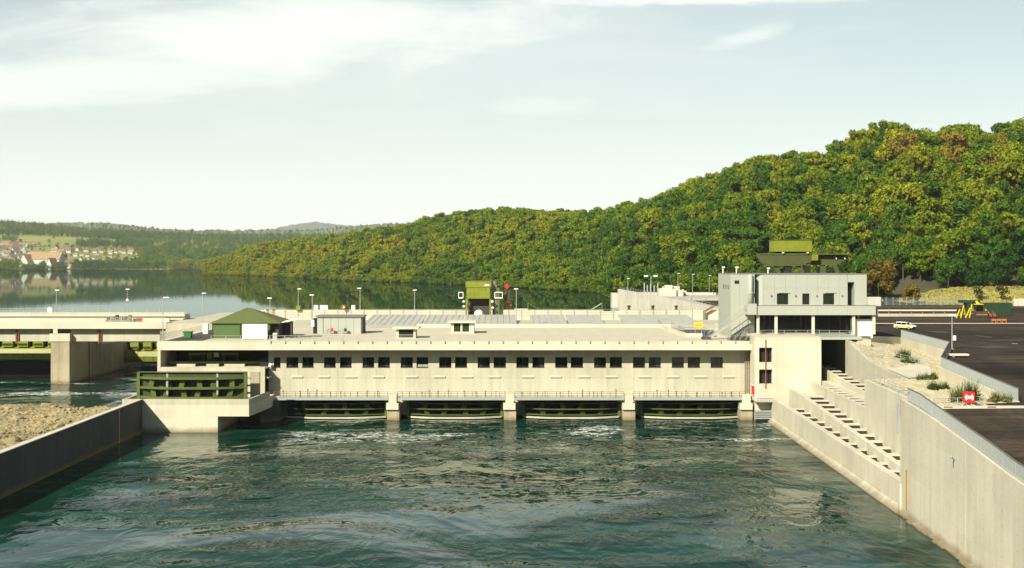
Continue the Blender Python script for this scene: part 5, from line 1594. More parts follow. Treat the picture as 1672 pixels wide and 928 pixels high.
for h0, h1 in holes:
    m = MB(); m.box(h0, h0+0.08, YU+0.02, YU+0.2, wz0, wz1); m.box(h1-0.08, h1, YU+0.02, YU+0.2, wz0, wz1); m.box(h0+0.08, h1-0.08, YU+0.02, YU+0.2, wz1-0.08, wz1); m.box(h0+0.08, h1-0.08, YU+0.02, YU+0.2, wz0, wz0+0.08)
    if h1-h0 > 1.6: m.box(h0+(h1-h0)*0.62, h0+(h1-h0)*0.62+0.07, YU+0.02, YU+0.2, wz0+0.08, wz1-0.08)
    w_ = part("window", m, M['frame'], cbld)
    part("pane", MB().box(h0+0.02, h1-0.02, YU+0.22, YU+0.25, wz0+0.02, wz1-0.02), M['glass_green'], w_)
    if h1-h0 > 1.6: part("awning_rod", MB().box(h0+0.3, h1+0.35, YU-0.16, YU-0.1, wz1+0.1, wz1+0.2), M['steel'], w_)
for px in (1259.5, 1299, 1333.5, 1375):
    part("wall_lamp", MB().box(X(px,YU)-0.12, X(px,YU)+0.12, YU-0.2, YU-0.003, Z(484.5,YU), Z(482,YU)), M['steel_dark'], cbld)
nx0, nx1 = X(1384.5,YU), X(1395,YU)
m = MB(); m.box(nx0+0.01, nx1, YU+2.2, YU+2.3, zt0, zt1)
part("niche_back", m, M['blue'], cbld)  # dark blue colour stands for the niche's shadow
part("niche_top", MB().box(nx0, nx1-0.003, YU+0.003, YU+2.19, Z(461,YU), zt1-0.003), M['clad'], cbld)
part("cladding_panel", MB().box(nx1+0.003, ux1, YU-0.02, YU+0.12, zt0, zt1), M['clad'], cbld)
part("cladding_panel", MB().box(nx1+0.003, nx1+0.12, YU+0.125, YU+2.19, zt0, zt1-0.01), M['clad'], cbld)
part("wall_body", MB().box(ux0+0.02, nx0-0.003, YU+0.27, 243, zt0, zt1-0.02).box(nx1+0.13, ux1-0.02, YU+0.13, 243, zt0, zt1-0.02).box(nx0, nx1+0.125, YU+2.31, 243, zt0, zt1-0.02), M['clad'], cbld)
for a, b in ((231,235),(235,239),(239,243)):
    part("side_panel", MB().box(ux1-0.015, ux1+0.06, a+0.01, b-0.01, zt0, zt1), M['clad'], cbld)
part("roof", MB().box(X(1173,243), ux1+0.1, YU-0.06, 243.2, zt1+0.004, zt1+0.16), M['steel_dark'], cbld)
# rounded corner, duct and stair tower
m = MB(); n = 8; prof = []
for k in range(n+1):
    t = math.radians(180-90*k/n) ; prof.append((ux0-0.02+1.3*math.cos(t), YU+1.3-1.3*math.sin(t)))
m.prism(prof+[(ux0-0.02, YU+3.0),(ux0-1.32, YU+3.0)], zt0, zt1)
part("rounded_corner", m, M['clad'], cbld, smooth=False)
part("recess_back", MB().box(44.0, ux0-1.4, YU+1.6, YU+1.9, zt0, zt1), M['blue'], cbld)  # recess darkened by colour, the same painted shade as the niche
part("duct", MB().tube((X(1225.2,228.9),228.9,19.6),(X(1225.2,228.9),228.9,zt1+0.05),0.40,14), M['clad'], cbld, smooth=True)
part("duct_collar", MB().tube((X(1225.2,228.9),228.9,Z(480,228.9)),(X(1225.2,228.9),228.9,Z(476,228.9)),0.5,14), M['clad'], cbld)
tx0, tx1 = X(1193.5,229.2), X(1222,229.2)
part("tower_body", MB().box(tx0+0.03, tx1+1.2, 229.35, 243, 13.96, zt1), M['clad'], cbld)
tm = (tx0+tx1)/2
for a, b, z0, z1 in ((tx0,tm,13.96,20.6),(tm,tx1,13.96,20.6),(tx0,tm,20.6,zt1),(tm,tx1,20.6,zt1)):
    part("cladding_panel", MB().box(a+0.012,b-0.012,229.2,229.34,z0+0.012,z1), M['clad'], cbld)
for a, b in ((229.36,234),(234,238.5),(238.5,243)):
    part("side_panel", MB().box(tx0-0.03, tx0+0.028, a+0.012, b-0.012, 13.96, zt1), M['clad'], cbld)
w_ = part("window", MB().box(X(1199.3,229.2), X(1206.6,229.2), 229.12, 229.195, Z(463.3,229.2), Z(458.2,229.2)), M['frame'], cbld)
part("pane", MB().box(X(1200,229.2), X(1206,229.2), 229.09, 229.118, Z(462.8,229.2), Z(458.8,229.2)), M['glass_green'], w_)
for k, (a, z) in enumerate(((231.5,Z(470,231)),(234,Z(470,231)),(236.5,Z(470,231)))):
    part("side_window", MB().box(tx0-0.06, tx0-0.033, a, a+0.7, z-0.3, z+0.5), M['frame'], cbld)
for px, h in ((1180.5,1.2),(1202.5,1.2),(1254,1.0)):
    part("roof_vent", MB().tube((X(px,236),236,zt1+0.165),(X(px,236),236,zt1+h),0.10,6).box(X(px,236)-0.2,X(px,236)+0.35,235.8,236.2,zt1+h,zt1+h+0.25), M['paint_white'], cbld)
# outer stair up to the balcony
stx = thing("outdoor_stair", "white steel stair rising right to the control building's balcony", "stairs", (38, 225, 14))
sa, sb = Vector((X(1158,225.2),225.2,14.2)), Vector((X(1222,225.2),225.2,19.2))
part("stringer", MB().beam(sa, sb, 0.10, 0.30), M['clad'], stx)
part("stringer", MB().beam(sa+Vector((0,1.5,0)), sb+Vector((0,1.5,0)), 0.10, 0.30), M['clad'], stx)
part("handrail", MB().beam(sa+Vector((0,0,1.1)), sb+Vector((0,0,1.1)), 0.07, 0.09).beam(sa+Vector((0,0,0.6)), sb+Vector((0,0,0.6)), 0.04, 0.04), M['steel'], stx)
part("handrail", MB().beam(sa+Vector((0,1.5,1.1)), sb+Vector((0,1.5,1.1)), 0.07, 0.09), M['steel'], stx)
for i in range(22):
    q = sa.lerp(sb, (i+0.5)/22)
    part("tread", MB().box(q.x-0.16, q.x+0.16, 225.27, 226.62, q.z+0.02, q.z+0.07), M['steel'], stx)
m = MB()
for i in range(8):
    q = sa.lerp(sb, i/7); m.tube(q, q+Vector((0,0,1.1)), 0.03, 4); m.tube(q+Vector((0,1.5,0)), q+Vector((0,1.5,1.1)), 0.03, 4)
part("baluster", m, M['steel'], stx)
part("landing_panel", MB().box(X(1218,225), X(1233,225), 223.6, 223.9, Z(514,224), Z(496,224)), M['clad'], stx)
part("stair_foot", MB().box(sa.x-1.2, sa.x+0.3, 224.9, 227, 13.96, 14.5), M['dark'], stx)

# big green crane whose top shows over the roof
gc = thing("gantry_crane", "big green gantry crane with a lime box, seen over the control building roof", "crane", (62, 262, 13.5))
def outline_y(pts, y0, y1):
    m = MB(); n = len(pts); m.v = [(p[0],y0,p[1]) for p in pts]+[(p[0],y1,p[1]) for p in pts]
    m.f = [tuple(range(n)), tuple(range(2*n-1,n-1,-1))]+[(i,n+i,n+(i+1)%n,(i+1)%n) for i in range(n)]; return m
q = lambda px, py: (X(px,262), Z(py,262))
part("girder", outline_y([q(1234,417),q(1246,431.5),q(1254,434.5),q(1305,434.5),q(1325,427),q(1325,416)], 261.5, 263.0), M['olive'], gc)
part("girder", outline_y([q(1325.2,416.3),q(1325.2,433),q(1366,433.5),q(1386,422),q(1386,416.3)], 262.6, 264.0), M['olive'], gc, "darker girder stretch on the right")
part("girder_flange", MB().box(X(1240,262), X(1387,262), 261.3, 264.1, Z(416,262)+0.02, Z(414.2,262)), M['green'], gc)
part("machine_house", MB().box(X(1262.5,262), X(1325,262), 261.6, 266, Z(411,262), Z(393,262)), M['green_lime'], gc)
part("machine_house_roof", MB().box(X(1261.8,262), X(1325.7,262), 261.5, 266.1, Z(393,262)+0.005, Z(391.8,262)), M['green'], gc)
part("machine_base", MB().box(X(1270,262), X(1322,262), 262.2, 265.5, Z(414,262)+0.03, Z(411.2,262)), M['black'], gc)
part("control_box", MB().box(X(1324,262), X(1334,262), 261.0, 261.45, Z(425.5,262), Z(416,262)), M['green_lime'], gc)
for px in (1317, 1277):
    part("lamp", MB().box(X(px,262)-0.2, X(px,262)+0.2, 260.9, 261.3, Z(414,262)+0.03, Z(412,262)), M['paint_white'], gc)
for px in (1365, 1379):
    part("floodlight", MB().beam((X(px,262),262.3,Z(420,262)),(X(px+1.5,262),262.3,Z(423.5,262)),0.25,0.2), M['paint_white'], gc)
m = MB()
for px in range(1332, 1388, 5): m.tube((X(px,263),263.2,Z(414.1,262)),(X(px,263),263.2,Z(407,262)),0.05,4)
m.beam((X(1330,263),263.2,Z(407,262)),(X(1387,263),263.2,Z(407,262)),0.07,0.07); m.beam((X(1330,263),263.2,Z(410.5,262)),(X(1387,263),263.2,Z(410.5,262)),0.05,0.05)
part("girder_railing", m, M['olive'], gc)
for px, dx in ((1264,8),(1302,9),(1362,6)):
    part("strut", MB().beam((X(px,262.4),262.4,Z(433,262)),(X(px+dx,262.4),262.4,Z(446,262)),0.9,0.7), M['olive'], gc)
for px in (1286, 1318):
    part("trolley", MB().box(X(px-4,262), X(px+5,262), 261.8, 263.5, Z(447,262), Z(433.5,262)), M['black'], gc)
for px in (1290, 1345):
    part("leg", MB().box(X(px,262)-0.5, X(px,262)+0.5, 262.1, 263.3, 13.5, Z(435,262)), M['olive'], gc)

# ------------------------------------------------------------------ things on the roof
ZT = ZR + 0.004
pv = thing("pavilion", "green pavilion with a hipped canvas roof on the left end of the roof deck", "pavilion", (X(400,232), 232, ZT))
a0, a1 = X(346,228), X(441,228); b0, b1 = 228.0, 238.0
part("front_wall", MB().box(a0+0.2, a1-0.1, b0, b0+0.12, ZT, Z(527.5,228)), M['canvas_dark'], pv)
part("side_wall", MB().box(a0+0.2, a0+0.32, b0+0.125, b1, ZT, Z(527.5,228)), M['canvas_dark'], pv)
part("side_wall", MB().box(a1-0.22, a1-0.1, b0+0.125, b1, ZT, Z(527.5,228)), M['canvas_dark'], pv)
part("rear_wall", MB().box(a0+0.33, a1-0.23, b1-0.12, b1, ZT, Z(527.5,228)), M['canvas_dark'], pv)
ez = Z(527,228)+0.01; tz_ = ez+2.55; cx_ = X(406,233)
m = MB(); e = [(a0-0.2,b0-0.4,ez),(a1+1.9,b0-0.4,ez),(a1+1.9,b1+0.4,ez),(a0-0.2,b1+0.4,ez)]
t = [(cx_-0.4,233,tz_),(cx_+0.4,233,tz_)]
m.v = e+t+[(p[0],p[1],p[2]-0.16) for p in e]
m.f = [(0,1,5,4),(1,2,5),(2,3,4,5),(3,0,4),(0,6,7,1),(1,7,8,2),(2,8,9,3),(3,9,6,0),(6,9,8,7)]
part("canvas_roof", m, M['canvas'], pv)
for px in (346.5, 392, 440.5):
    part("corner_post", MB().box(X(px,227.8)-0.07, X(px,227.8)+0.07, 227.85, 227.99, ZT, ez-0.17), M['green_dark'], pv)
part("doorway", MB().box(a1-0.09, a1+1.4, b0+1, b1-1, ZT, ez-0.17), M['dark'], pv)
sc_ = thing("white_screen", "large white panel standing at the roof edge before the green pavilion", "screen", (X(416,226), 226, ZT))
part("panel", MB().box(X(396,226), X(436.5,226), 225.8, 226.4, ZT+0.1, Z(529.5,226)), M['paint_white'], sc_)
for px in (398, 434): part("foot", MB().box(X(px,226)-0.15, X(px,226)+0.15, 225.5, 226.7, ZT, ZT+0.095), M['steel'], sc_)
bn = thing("waste_bin", "green lidded waste bin left of the green pavilion", "bin", (X(306,229), 229, ZT))
part("body", MB().hexa([(X(301,229),228.6,ZT+.1),(X(312,229),228.6,ZT+.1),(X(312,229),229.8,ZT+.1),(X(301,229),229.8,ZT+.1),(X(300.3,229),228.5,ZT+1.15),(X(313,229),228.5,ZT+1.15),(X(313,229),229.9,ZT+1.15),(X(300.3,229),229.9,ZT+1.15)]), M['bin_green'], bn)
part("lid", MB().box(X(299.8,229), X(313.4,229), 228.4, 230.0, ZT+1.155, ZT+1.3), M['bin_green'], bn)
for px in (302,311): part("wheel", MB().tube((X(px,229),228.75,ZT+.12),(X(px,229)+.15,228.75,ZT+.12),0.12,8), M['rubber'], bn)
kb_ = thing("switch_cabinet", "white electrical cabinet between the lamp post and the green pavilion", "cabinet", (X(335.5,243), 243, ZT))
part("body", MB().box(X(332,243), X(340,243), 242.6, 243.6, ZT, Z(528.5,243)), M['paint_white'], kb_)
part("door", MB().box(X(332.6,243), X(339.4,243), 242.56, 242.597, ZT+0.1, Z(528.5,243)-0.08), M['paint_white'], kb_)
cb2 = thing("switch_cabinet", "small pale cabinet behind the railing right of the white panel", "cabinet", (X(449,226), 226, ZT))
part("body", MB().box(X(446,226), X(452.5,226), 225.7, 226.3, ZT, Z(544,226)), M['paint_white'], cb2)
part("door", MB().box(X(446.5,226), X(452,226), 225.66, 225.697, ZT+0.1, Z(544,226)-0.08), M['steel'], cb2)
ln = thing("lean_to", "dark open shelter with a slanting white roof sheet right of the green pavilion", "shelter", (X(470,232), 232, ZT))
part("roof_sheet", MB().hexa([(X(452,231),229,Z(528.5,230)-0.1),(X(494,231),229,Z(519.5,230)-0.1),(X(494,234),234,Z(519.5,230)-0.1),(X(452,234),234,Z(528.5,230)-0.1),
      (X(452,231),229,Z(528.5,230)),(X(494,231),229,Z(519.5,230)),(X(494,234),234,Z(519.5,230)),(X(452,234),234,Z(528.5,230))]), M['paint_white'], ln)
part("post", MB().box(X(478,231)-0.12,X(478,231)+0.12,229.4,229.6,ZT,Z(524,230)), M['dark'], ln)
part("rear_panel", MB().hexa([(X(453,233),233.2,ZT),(X(478,233),233.2,ZT),(X(478,233),233.35,ZT),(X(453,233),233.35,ZT),(X(453,233),233.2,Z(530,231)),(X(478,233),233.2,Z(526,231)),(X(478,233),233.35,Z(526,231)),(X(453,233),233.35,Z(530,231))]), M['dark'], ln)
part("bench", MB().box(X(482,231),X(508,231),229.8,230.3,ZT+0.35,ZT+0.45).box(X(484,231),X(485,231),229.9,230.2,ZT,ZT+.349).box(X(506,231),X(507,231),229.9,230.2,ZT,ZT+.349), M['steel_dark'], ln)
wn2 = thing("slanted_board", "slanting white board rising behind the ridge of the green pavilion", "board", (X(422,262),262,ZT))
part("board", MB().hexa([(X(411,262),262,Z(512.5,262)),(X(434,262),262,Z(507.5,262)),(X(434,262),263,Z(507.5,262)),(X(411,262),263,Z(512.5,262)),(X(411,262),262,Z(511,262)),(X(434,262),262,Z(506,262)),(X(434,262),263,Z(506,262)),(X(411,262),263,Z(511,262))]), M['paint_white'], wn2)
part("rear_panel", MB().box(X(418,263), X(433,263), 262.3, 262.6, ZT-0.1, Z(508.8,262)), M['dark'], wn2)
for px in (437, 447):
    s_ = thing("marker_post", "short ochre post by the crest railing, " + ("left" if px == 437 else "right") + " of the pair behind the pavilion", "post", (X(px,262),262,ZT-0.09))
    part("shaft", MB().box(X(px,262)-0.22,X(px,262)+0.22,261.8,262.2,ZT-0.1,Z(507,262)), M['yellow_rust'], s_)
    part("cap", MB().box(X(px,262)-0.27,X(px,262)+0.27,261.75,262.25,Z(507,262)+.003,Z(505.5,262)), M['green_dark'], s_)

sh = thing("storage_shed", "long grey sheet metal shed on the roof with bicycles before it", "shed", (X(555,243), 243, ZT))
s0, s1 = X(518,243), X(592.5,243); hz = Z(518,243)
stp_ = np.linspace(X(528,243), s1-0.35, 6)
part("wall_panel", MB().box(s0, X(528,243)-0.02, 243, 243.12, ZT, hz), M['clad'], sh)
for a, b in zip(stp_[:-1], stp_[1:]): part("wall_panel", MB().box(a+0.02, b-0.02, 243, 243.12, ZT, hz), M['clad'], sh)
part("core", MB().box(s0+0.05, s1-0.05, 243.13, 247.5, ZT, hz), M['dark'], sh)
part("door_post", MB().box(X(527,243),X(528,243)-0.0,242.95,242.998,ZT,hz), M['steel_dark'], sh)
part("side_panel", MB().box(s1-0.33, s1, 242.95, 247.6, ZT, hz), M['dark'], sh)
part("roof", MB().box(s0-0.25, s1+0.2, 242.7, 247.8, hz+0.004, hz+0.28), M['steel_dark'], sh)
part("side_door", MB().box(s0-0.85, s0-0.06, 243.2, 246, ZT, hz-0.3), M['black'], sh)
part("white_box", MB().box(X(508,243),X(513,243),243,244,ZT+1.4,Z(523,243)), M['paint_white'], sh)
def bicycle(label, x, y, flip, frame):
    b = thing("bicycle", label, "bicycle", (x,y,ZT), "bicycles parked at the grey shed")
    s = -1 if flip else 1
    for dx, nm in ((-0.52,"rear"),(0.52,"front")):
        part("wheel", MB().ring((x+s*dx,y,ZT+0.34),0.33,0.035,'y',14), M['steel_dark'], b)
    m = MB(); P_ = {'r':(-0.52,0.34),'f':(0.52,0.34),'s':(-0.16,0.82),'h':(0.38,0.86),'b':(-0.05,0.32)}
    for u_, v_ in (('r','s'),('r','b'),('b','s'),('b','h'),('s','h'),('h','f')):
        m.tube((x+s*P_[u_][0],y,ZT+P_[u_][1]),(x+s*P_[v_][0],y,ZT+P_[v_][1]),0.03,5)
    part("frame", m, frame, b)
    part("saddle", MB().box(x+s*(-0.30),x+s*(-0.02),y-0.08,y+0.08,ZT+0.86,ZT+0.93), M['rubber'], b)
    m = MB(); m.tube((x+s*0.40,y,ZT+0.86),(x+s*0.36,y,ZT+1.04),0.025,5); m.tube((x+s*0.36,y-0.28,ZT+1.04),(x+s*0.36,y+0.28,ZT+1.04),0.025,5)
    part("handlebar", m, M['steel'], b)
    return b
b1 = bicycle("bicycle with a red bag leaning at the grey shed", X(537,242), 242.0, False, M['steel_dark'])
part("bag", MB().box(X(540,242),X(544,242),241.8,242.3,ZT+0.55,ZT+1.15), M['red'], b1)
b2 = bicycle("bicycle with a dark bag, right one at the grey shed", X(558,242), 242.0, True, M['steel'])
part("bag", MB().box(X(562,242),X(566,242),241.8,242.3,ZT+0.5,ZT+1.1), M['blue'], b2)

h1 = thing("roof_hatch", "small flat roofed concrete hatch house with one wide green window", "hatch house", (X(662,229.5), 230, ZT))
hx0, hx1 = X(647,229), X(678.5,229); hb = Z(537.5,229)
m = MB(); m.box(hx0, X(651,229), 229, 233, ZT, hb); m.box(X(675,229), hx1, 229, 233, ZT, hb); m.box(X(651,229),X(675,229),229,233,ZT,ZT+0.12); m.box(X(651,229),X(675,229),229.5,233,ZT+0.125,hb)
part("wall", m, M['concrete_light'], h1)
f_ = part("window", MB().box(X(651,229),X(675,229),229.2,229.3,ZT+0.13,hb-0.003), M['frame'], h1)
part("pane", MB().box(X(652,229),X(674,229),229.15,229.195,ZT+0.25,hb-0.1), M['glass_green'], f_)
part("guard_rail", MB().box(X(651,229),X(675,229),228.95,229.0,ZT+0.6,ZT+0.68), M['steel'], h1)
part("roof", MB().box(X(641,229), X(684,229), 228.3, 233.6, hb+0.004, hb+0.32), M['concrete_light'], h1)
h2 = thing("roof_hatch", "flat roofed concrete hatch house with two dark green windows farther back on the roof", "hatch house", (X(753,244), 245, ZT))
hx0, hx1 = X(736,243.5), X(774,243.5); hb = Z(527.5,243.5)
m = MB(); m.box(hx0,X(741,243.5),243.5,248,ZT,hb); m.box(X(752,243.5),X(755,243.5),243.5,248,ZT,hb); m.box(X(766,243.5),hx1,243.5,248,ZT,hb)
for a, b in ((741,752),(755,766)): m.box(X(a,243.5),X(b,243.5),243.5,248,ZT,ZT+0.35); m.box(X(a,243.5),X(b,243.5),243.9,248,ZT+0.351,hb)
part("wall", m, M['concrete_light'], h2)
for a, b in ((741,752),(755,766)):
    f_ = part("window", MB().box(X(a,243.5),X(b,243.5),243.7,243.8,ZT+0.36,hb-0.003), M['frame'], h2)
    part("pane", MB().box(X(a+.7,243.5),X(b-.7,243.5),243.66,243.695,ZT+0.46,hb-0.1), M['glass_green'], f_)
part("roof", MB().box(X(731,243.5), X(777,243.5), 242.8, 248.6, hb+0.004, hb+0.34), M['concrete_light'], h2)
# right end of the roof: stairwell with rails, yellow sign
rw = thing("stairwell_wall", "low pale wall stepping down around the stairwell at the roof's right end", "wall", (32, 240, ZT))
for p0, p1 in (((X(1080,262),262),(X(1093,250),250)),((X(1093,250),250),(X(1120,232),232)),((X(1120,232),232),(X(1147,232),232))):
    part("wall_panel", MB().hexa([(p0[0],p0[1],ZT),(p0[0]+0.3,p0[1],ZT),(p1[0]+0.3,p1[1]-0.003,ZT),(p1[0],p1[1]-0.003,ZT),(p0[0],p0[1],ZT+0.75),(p0[0]+0.3,p0[1],ZT+0.75),(p1[0]+0.3,p1[1]-0.003,ZT+0.75),(p1[0],p1[1]-0.003,ZT+0.75)]) if abs(p0[1]-p1[1]) > 1 else MB().box(p0[0]+0.31,p1[0],232,232.35,ZT,ZT+0.75), M['concrete_light'], rw)
part("pit_floor", MB().prism([(X(1123,233),233),(X(1170,233),233),(X(1165,255),255),(X(1096,255),255)], ZT, ZT+0.05), M['dark'], rw)
line_railing("lilac grey railing around the stairwell at the right end of the roof", [(X(1096,255),255,ZT),(X(1117,236),236,ZT+0.0),(X(1150,236),236,ZT+0.0)], 1.6, 4, 1.5, M['purple'])
ys_ = thing("yellow_sign", "yellow information board on a frame by the stairwell at the roof's right end", "sign", (X(1140,240),240,ZT))
part("board", MB().box(X(1133,240),X(1147.5,240),239.9,240.0,Z(536,240),Z(526.5,240)), M['yellow'], ys_)
m = MB()
for k in range(6): m.box(X(1135.5,240)+k*0.22, X(1135.5,240)+k*0.22+0.14, 239.87, 239.897, Z(531.6,240), Z(530.4,240))
part("lettering", m, M['rust'], ys_)
for px in (1135,1145.5): part("post", MB().box(X(px,240)-.05,X(px,240)+.05,240.01,240.1,ZT,Z(527,240)), M['steel'], ys_)
pl = thing("timber_stack", "stack of slanting boards and dark pallets at the foot of the outdoor stair", "stack", (X(1207,223),223,ZT))
for k in range(8):
    x = X(1193,222.6)+k*0.52
    part("board", MB().beam((x,222.6,ZT+0.12),(x+0.7,222.9,ZT+0.8),0.2,0.4), M['steel_dark'] if k % 2 else M['dark'], pl)
part("pallet", MB().box(X(1188,223.5),X(1228,223.5),223.3,224.0,ZT,ZT+0.5), M['steel_dark'], pl)
tp_ = thing("tarpaulin_heap", "grey tarpaulin heap on the deck beside the columns", "heap", (X(1216,227),227,ZT))
rr = np.random.default_rng(3)
m = MB(); b0_ = X(1206,227)
gv = [[(b0_+i*0.42, 226+j*0.5, ZT+ (1.25*math.sin(math.pi*i/7)*math.sin(math.pi*j/5)+rr.uniform(0,0.3))*(0<i<7 and 0<j<5)) for j in range(6)] for i in range(8)]
m.v = [p for row in gv for p in row]; m.f = [(i*6+j,(i+1)*6+j,(i+1)*6+j+1,i*6+j+1) for i in range(7) for j in range(5)]
part("sheet", m, M['steel_dark'], tp_)
# small things along the crest
for px, nm in ((923,"left of the four"),(1027,"second of the four"),(1066,"third of the four"),(1104,"right of the four")):
    bl = thing("mooring_bollard", "dark green mooring bollard on the crest wall, " + nm, "bollard", (X(px,301.5),301.5,16.0))
    zb0 = 16.305 if px > 1010 or px < 985 else 16.0
    part("drum", MB().lathe(X(px,301.5),301.5,[(0.40,zb0),(0.34,zb0+0.3),(0.32,zb0+0.7),(0.5,zb0+0.8),(0.5,zb0+1.0)],10), M['green_dark'], bl)
    part("cap", MB().lathe(X(px,301.5),301.5,[(0.42,zb0+1.005),(0.25,zb0+1.12)],10), M['green'], bl)
for px0, px1, mt, nm in ((862,881,'green',"green davit with a slanting stay at the gap in the crest wall, left side"),(983,966,'steel',"green davit post with a slanting grey stay, right side of the low crest section")):
    dv = thing("davit", nm, "davit", (X(px0,301.5),301.5,16))
    part("post", MB().box(X(px0,301.5)-0.14,X(px0,301.5)+0.14,301.3,301.6,15.95+0.66*(px0<900),Z(494.5,301.5)), M['green'], dv)
    part("stay", MB().beam((X(px0,301.5),301.45,Z(495,301.5)),(X(px1,301.5),301.45,16.4),0.22,0.22), M[mt], dv)
lb = thing("lifebuoy", "orange lifebuoy on a post by the crest railing", "lifebuoy", (X(561,300),300,13.95))
part("ring", MB().ring((X(561,300),299.9,Z(501.5,300)),0.42,0.17,'y',14), M['orange'], lb)
part("board", MB().box(X(561,300)-0.2,X(561,300)+0.2,300.0,300.1,Z(504,300),Z(499,300)), M['paint_white'], lb)
part("post", MB().box(X(561,300)-0.06,X(561,300)+0.06,300.11,300.2,13.955,Z(504,300)), M['steel'], lb)
for px, w_, nm in ((516,1.0,"narrow white box on the crest, left of two"),(529,1.9,"wider white box on the crest, right of two"),(577,0.9,"white panel leaning on the crest wall beside the lifebuoy")):
    bx = thing("white_box", nm, "box", (X(px,303),303,13.95))
    part("case", MB().box(X(px,303)-w_/2,X(px,303)+w_/2,302.6,303.4,13.955,Z(499,303)), M['paint_white'], bx)
    part("lid", MB().box(X(px,303)-w_/2-.05,X(px,303)+w_/2+.05,302.55,303.45,Z(499,303)+.004,Z(498.2,303)), M['steel'], bx)
# red box sign and bridge clutter at the left
rs = thing("red_sign", "small red square sign on the weir bridge at the left", "sign", (X(227.5,284),284,14.1))
part("panel", MB().box(X(223,284),X(232.5,284),283.9,284.1,Z(529.5,284),Z(519.5,284)), M['red'], rs)
part("emblem", MB().box(X(227,284),X(228.3,284),283.86,283.897,Z(526,284),Z(523.5,284)), M['dark'], rs)
for px in (225,230): part("post", MB().box(X(px,284)-.04,X(px,284)+.04,284.11,284.18,14.105,Z(522,284)), M['steel'], rs)
eq = thing("hoist_unit", "dark row of hoist machinery on the weir bridge left of the red sign", "machine", (X(193,287),286,14.1))
part("base", MB().box(X(173,285.6),X(214,285.6),285.2,286.2,14.105,14.75), M['steel_dark'], eq)
for k in range(6):
    x = X(175,285.6)+k*1.0
    part("motor", MB().box(x,x+0.6,285.3,286.1,14.755,15.1+0.35*(k%3)), M['steel_dark'] if k % 2 else M['dark'], eq)
wb = thing("white_box", "white cabinet on the weir gallery below the left lamp post", "box", (X(82,303),303,15.3))
part("case", MB().box(X(78.5,303),X(86.5,303),302.5,303.4,15.31,Z(502.5,303)), M['paint_white'], wb)
part("lid", MB().box(X(78,303),X(87,303),302.45,303.45,Z(502.5,303)+.004,Z(501.5,303)), M['steel'], wb)

# ------------------------------------------------------------------ trash-rack machine and red crane on the crest
tr = thing("trash_rack_cleaner", "lime green rack cleaning machine on legs on the dam crest", "machine", (X(782,299),300,14))
t0, t1 = X(761,299), X(802,299)
g_ = part("housing", MB().box(t0+0.15,t1-0.25,298.2,304,Z(488,299),Z(469.5,299)), M['green_lime'], tr)
n_ = 6
for k in range(n_):
    xa = t0+0.2+(t1-t0-0.5)*k/n_
    part("housing_panel", MB().box(xa+0.03,xa+(t1-t0-0.5)/n_-0.03,298.12,298.195,Z(487.5,299),Z(470,299)), M['green_lime'], tr)
part("upper_housing", MB().box(t0-0.1,t1,298.0,304.2,Z(469.3,299),Z(460.2,299)), M['green_lime'], tr)
part("housing_roof", MB().box(t0,t1-0.1,298.05,304.1,Z(460.2,299)+.004,Z(459.2,299)), M['canvas'], tr)
part("name_plate", MB().box(X(791.5,298),X(799,298),297.92,297.997,Z(466.8,298),Z(464.5,298)), M['paint_white'], tr)
for px in (761.5, 800.5):
    for y in (298.4, 303.2):
        part("leg", MB().box(X(px,298.4)-0.22,X(px,298.4)+0.22,y,y+0.5,13.96,Z(488,299)-.003), M['green_lime'], tr)
part("undercarriage", MB().box(X(764,300),X(798.5,300),300.5,303,14.6,Z(489,299)), M['dark'], tr)
part("cross_beam", MB().box(X(765,299),X(797.5,299),298.5,298.9,14.7,15.1), M['green_dark'], tr)
for px in (752.5, 814):
    m = MB(); c = X(px,299.5)
    w2 = 0.55 if px < 780 else 0.95
    m.box(c-w2,c+w2,299.2,300.8,Z(487.5,299.5),Z(486,299.5))
    for sx in (-w2,w2): m.box(c+sx-.07,c+sx+.07,299.2,299.34,Z(486,299.5),Z(477.5,299.5))
    m.box(c-w2,c+w2,299.2,299.34,Z(478.5,299.5),Z(477,299.5))
    part("side_platform", m, M['paint_white'], tr)
part("side_machinery", MB().box(X(804,300.5),X(811,300.5),300,302,14,Z(465,300)).box(X(805,300.5),X(809,300.5),300.3,301.7,Z(465,300),Z(459,300)), M['steel_dark'], tr)
part("mast", MB().box(X(810.5,300),X(815.5,300),299.6,300.2,14,Z(470,300)), M['canvas'], tr)
for px, py in ((757.5,493),(757.5,501),(804,493),(804.5,503)):
    part("lamp", MB().lathe(X(px,298.3),298.3,[(0.12,Z(py,298)-0.3),(0.34,Z(py,298)-0.1),(0.34,Z(py,298)+0.15),(0.1,Z(py,298)+0.32)],8), M['paint_white'], tr)
dm = thing("dome_cover", "white faceted dome cover in front of the rack cleaning machine", "cover", (X(782,297),297,13.95))
part("shell", MB().lathe(X(782,297),297,[(0.9,14.2),(1.15,14.6),(1.16,15.5),(0.85,16.2),(0.3,16.5)],8), M['paint_white'], dm)
part("base", MB().box(X(777,297),X(789,297),296.2,297.8,13.955,14.195), M['black'], dm)
rc = thing("loader_crane", "red folded knuckle boom crane with a red grab beside the green machine", "crane", (X(826,303),303,14))
part("column", MB().box(X(825,303)-0.3,X(825,303)+0.3,302.7,303.3,13.96,Z(492,303)), M['steel_dark'], rc)
part("inner_boom", MB().beam((X(824.8,303),303,Z(494,303)),(X(826.5,303),303,Z(466,303)),0.5,0.55), M['dark'], rc)
part("boom_sleeve", MB().beam((X(824.6,303),302.65,Z(487,303)),(X(825.5,303),302.65,Z(478,303)),0.16,0.6), M['red'], rc)
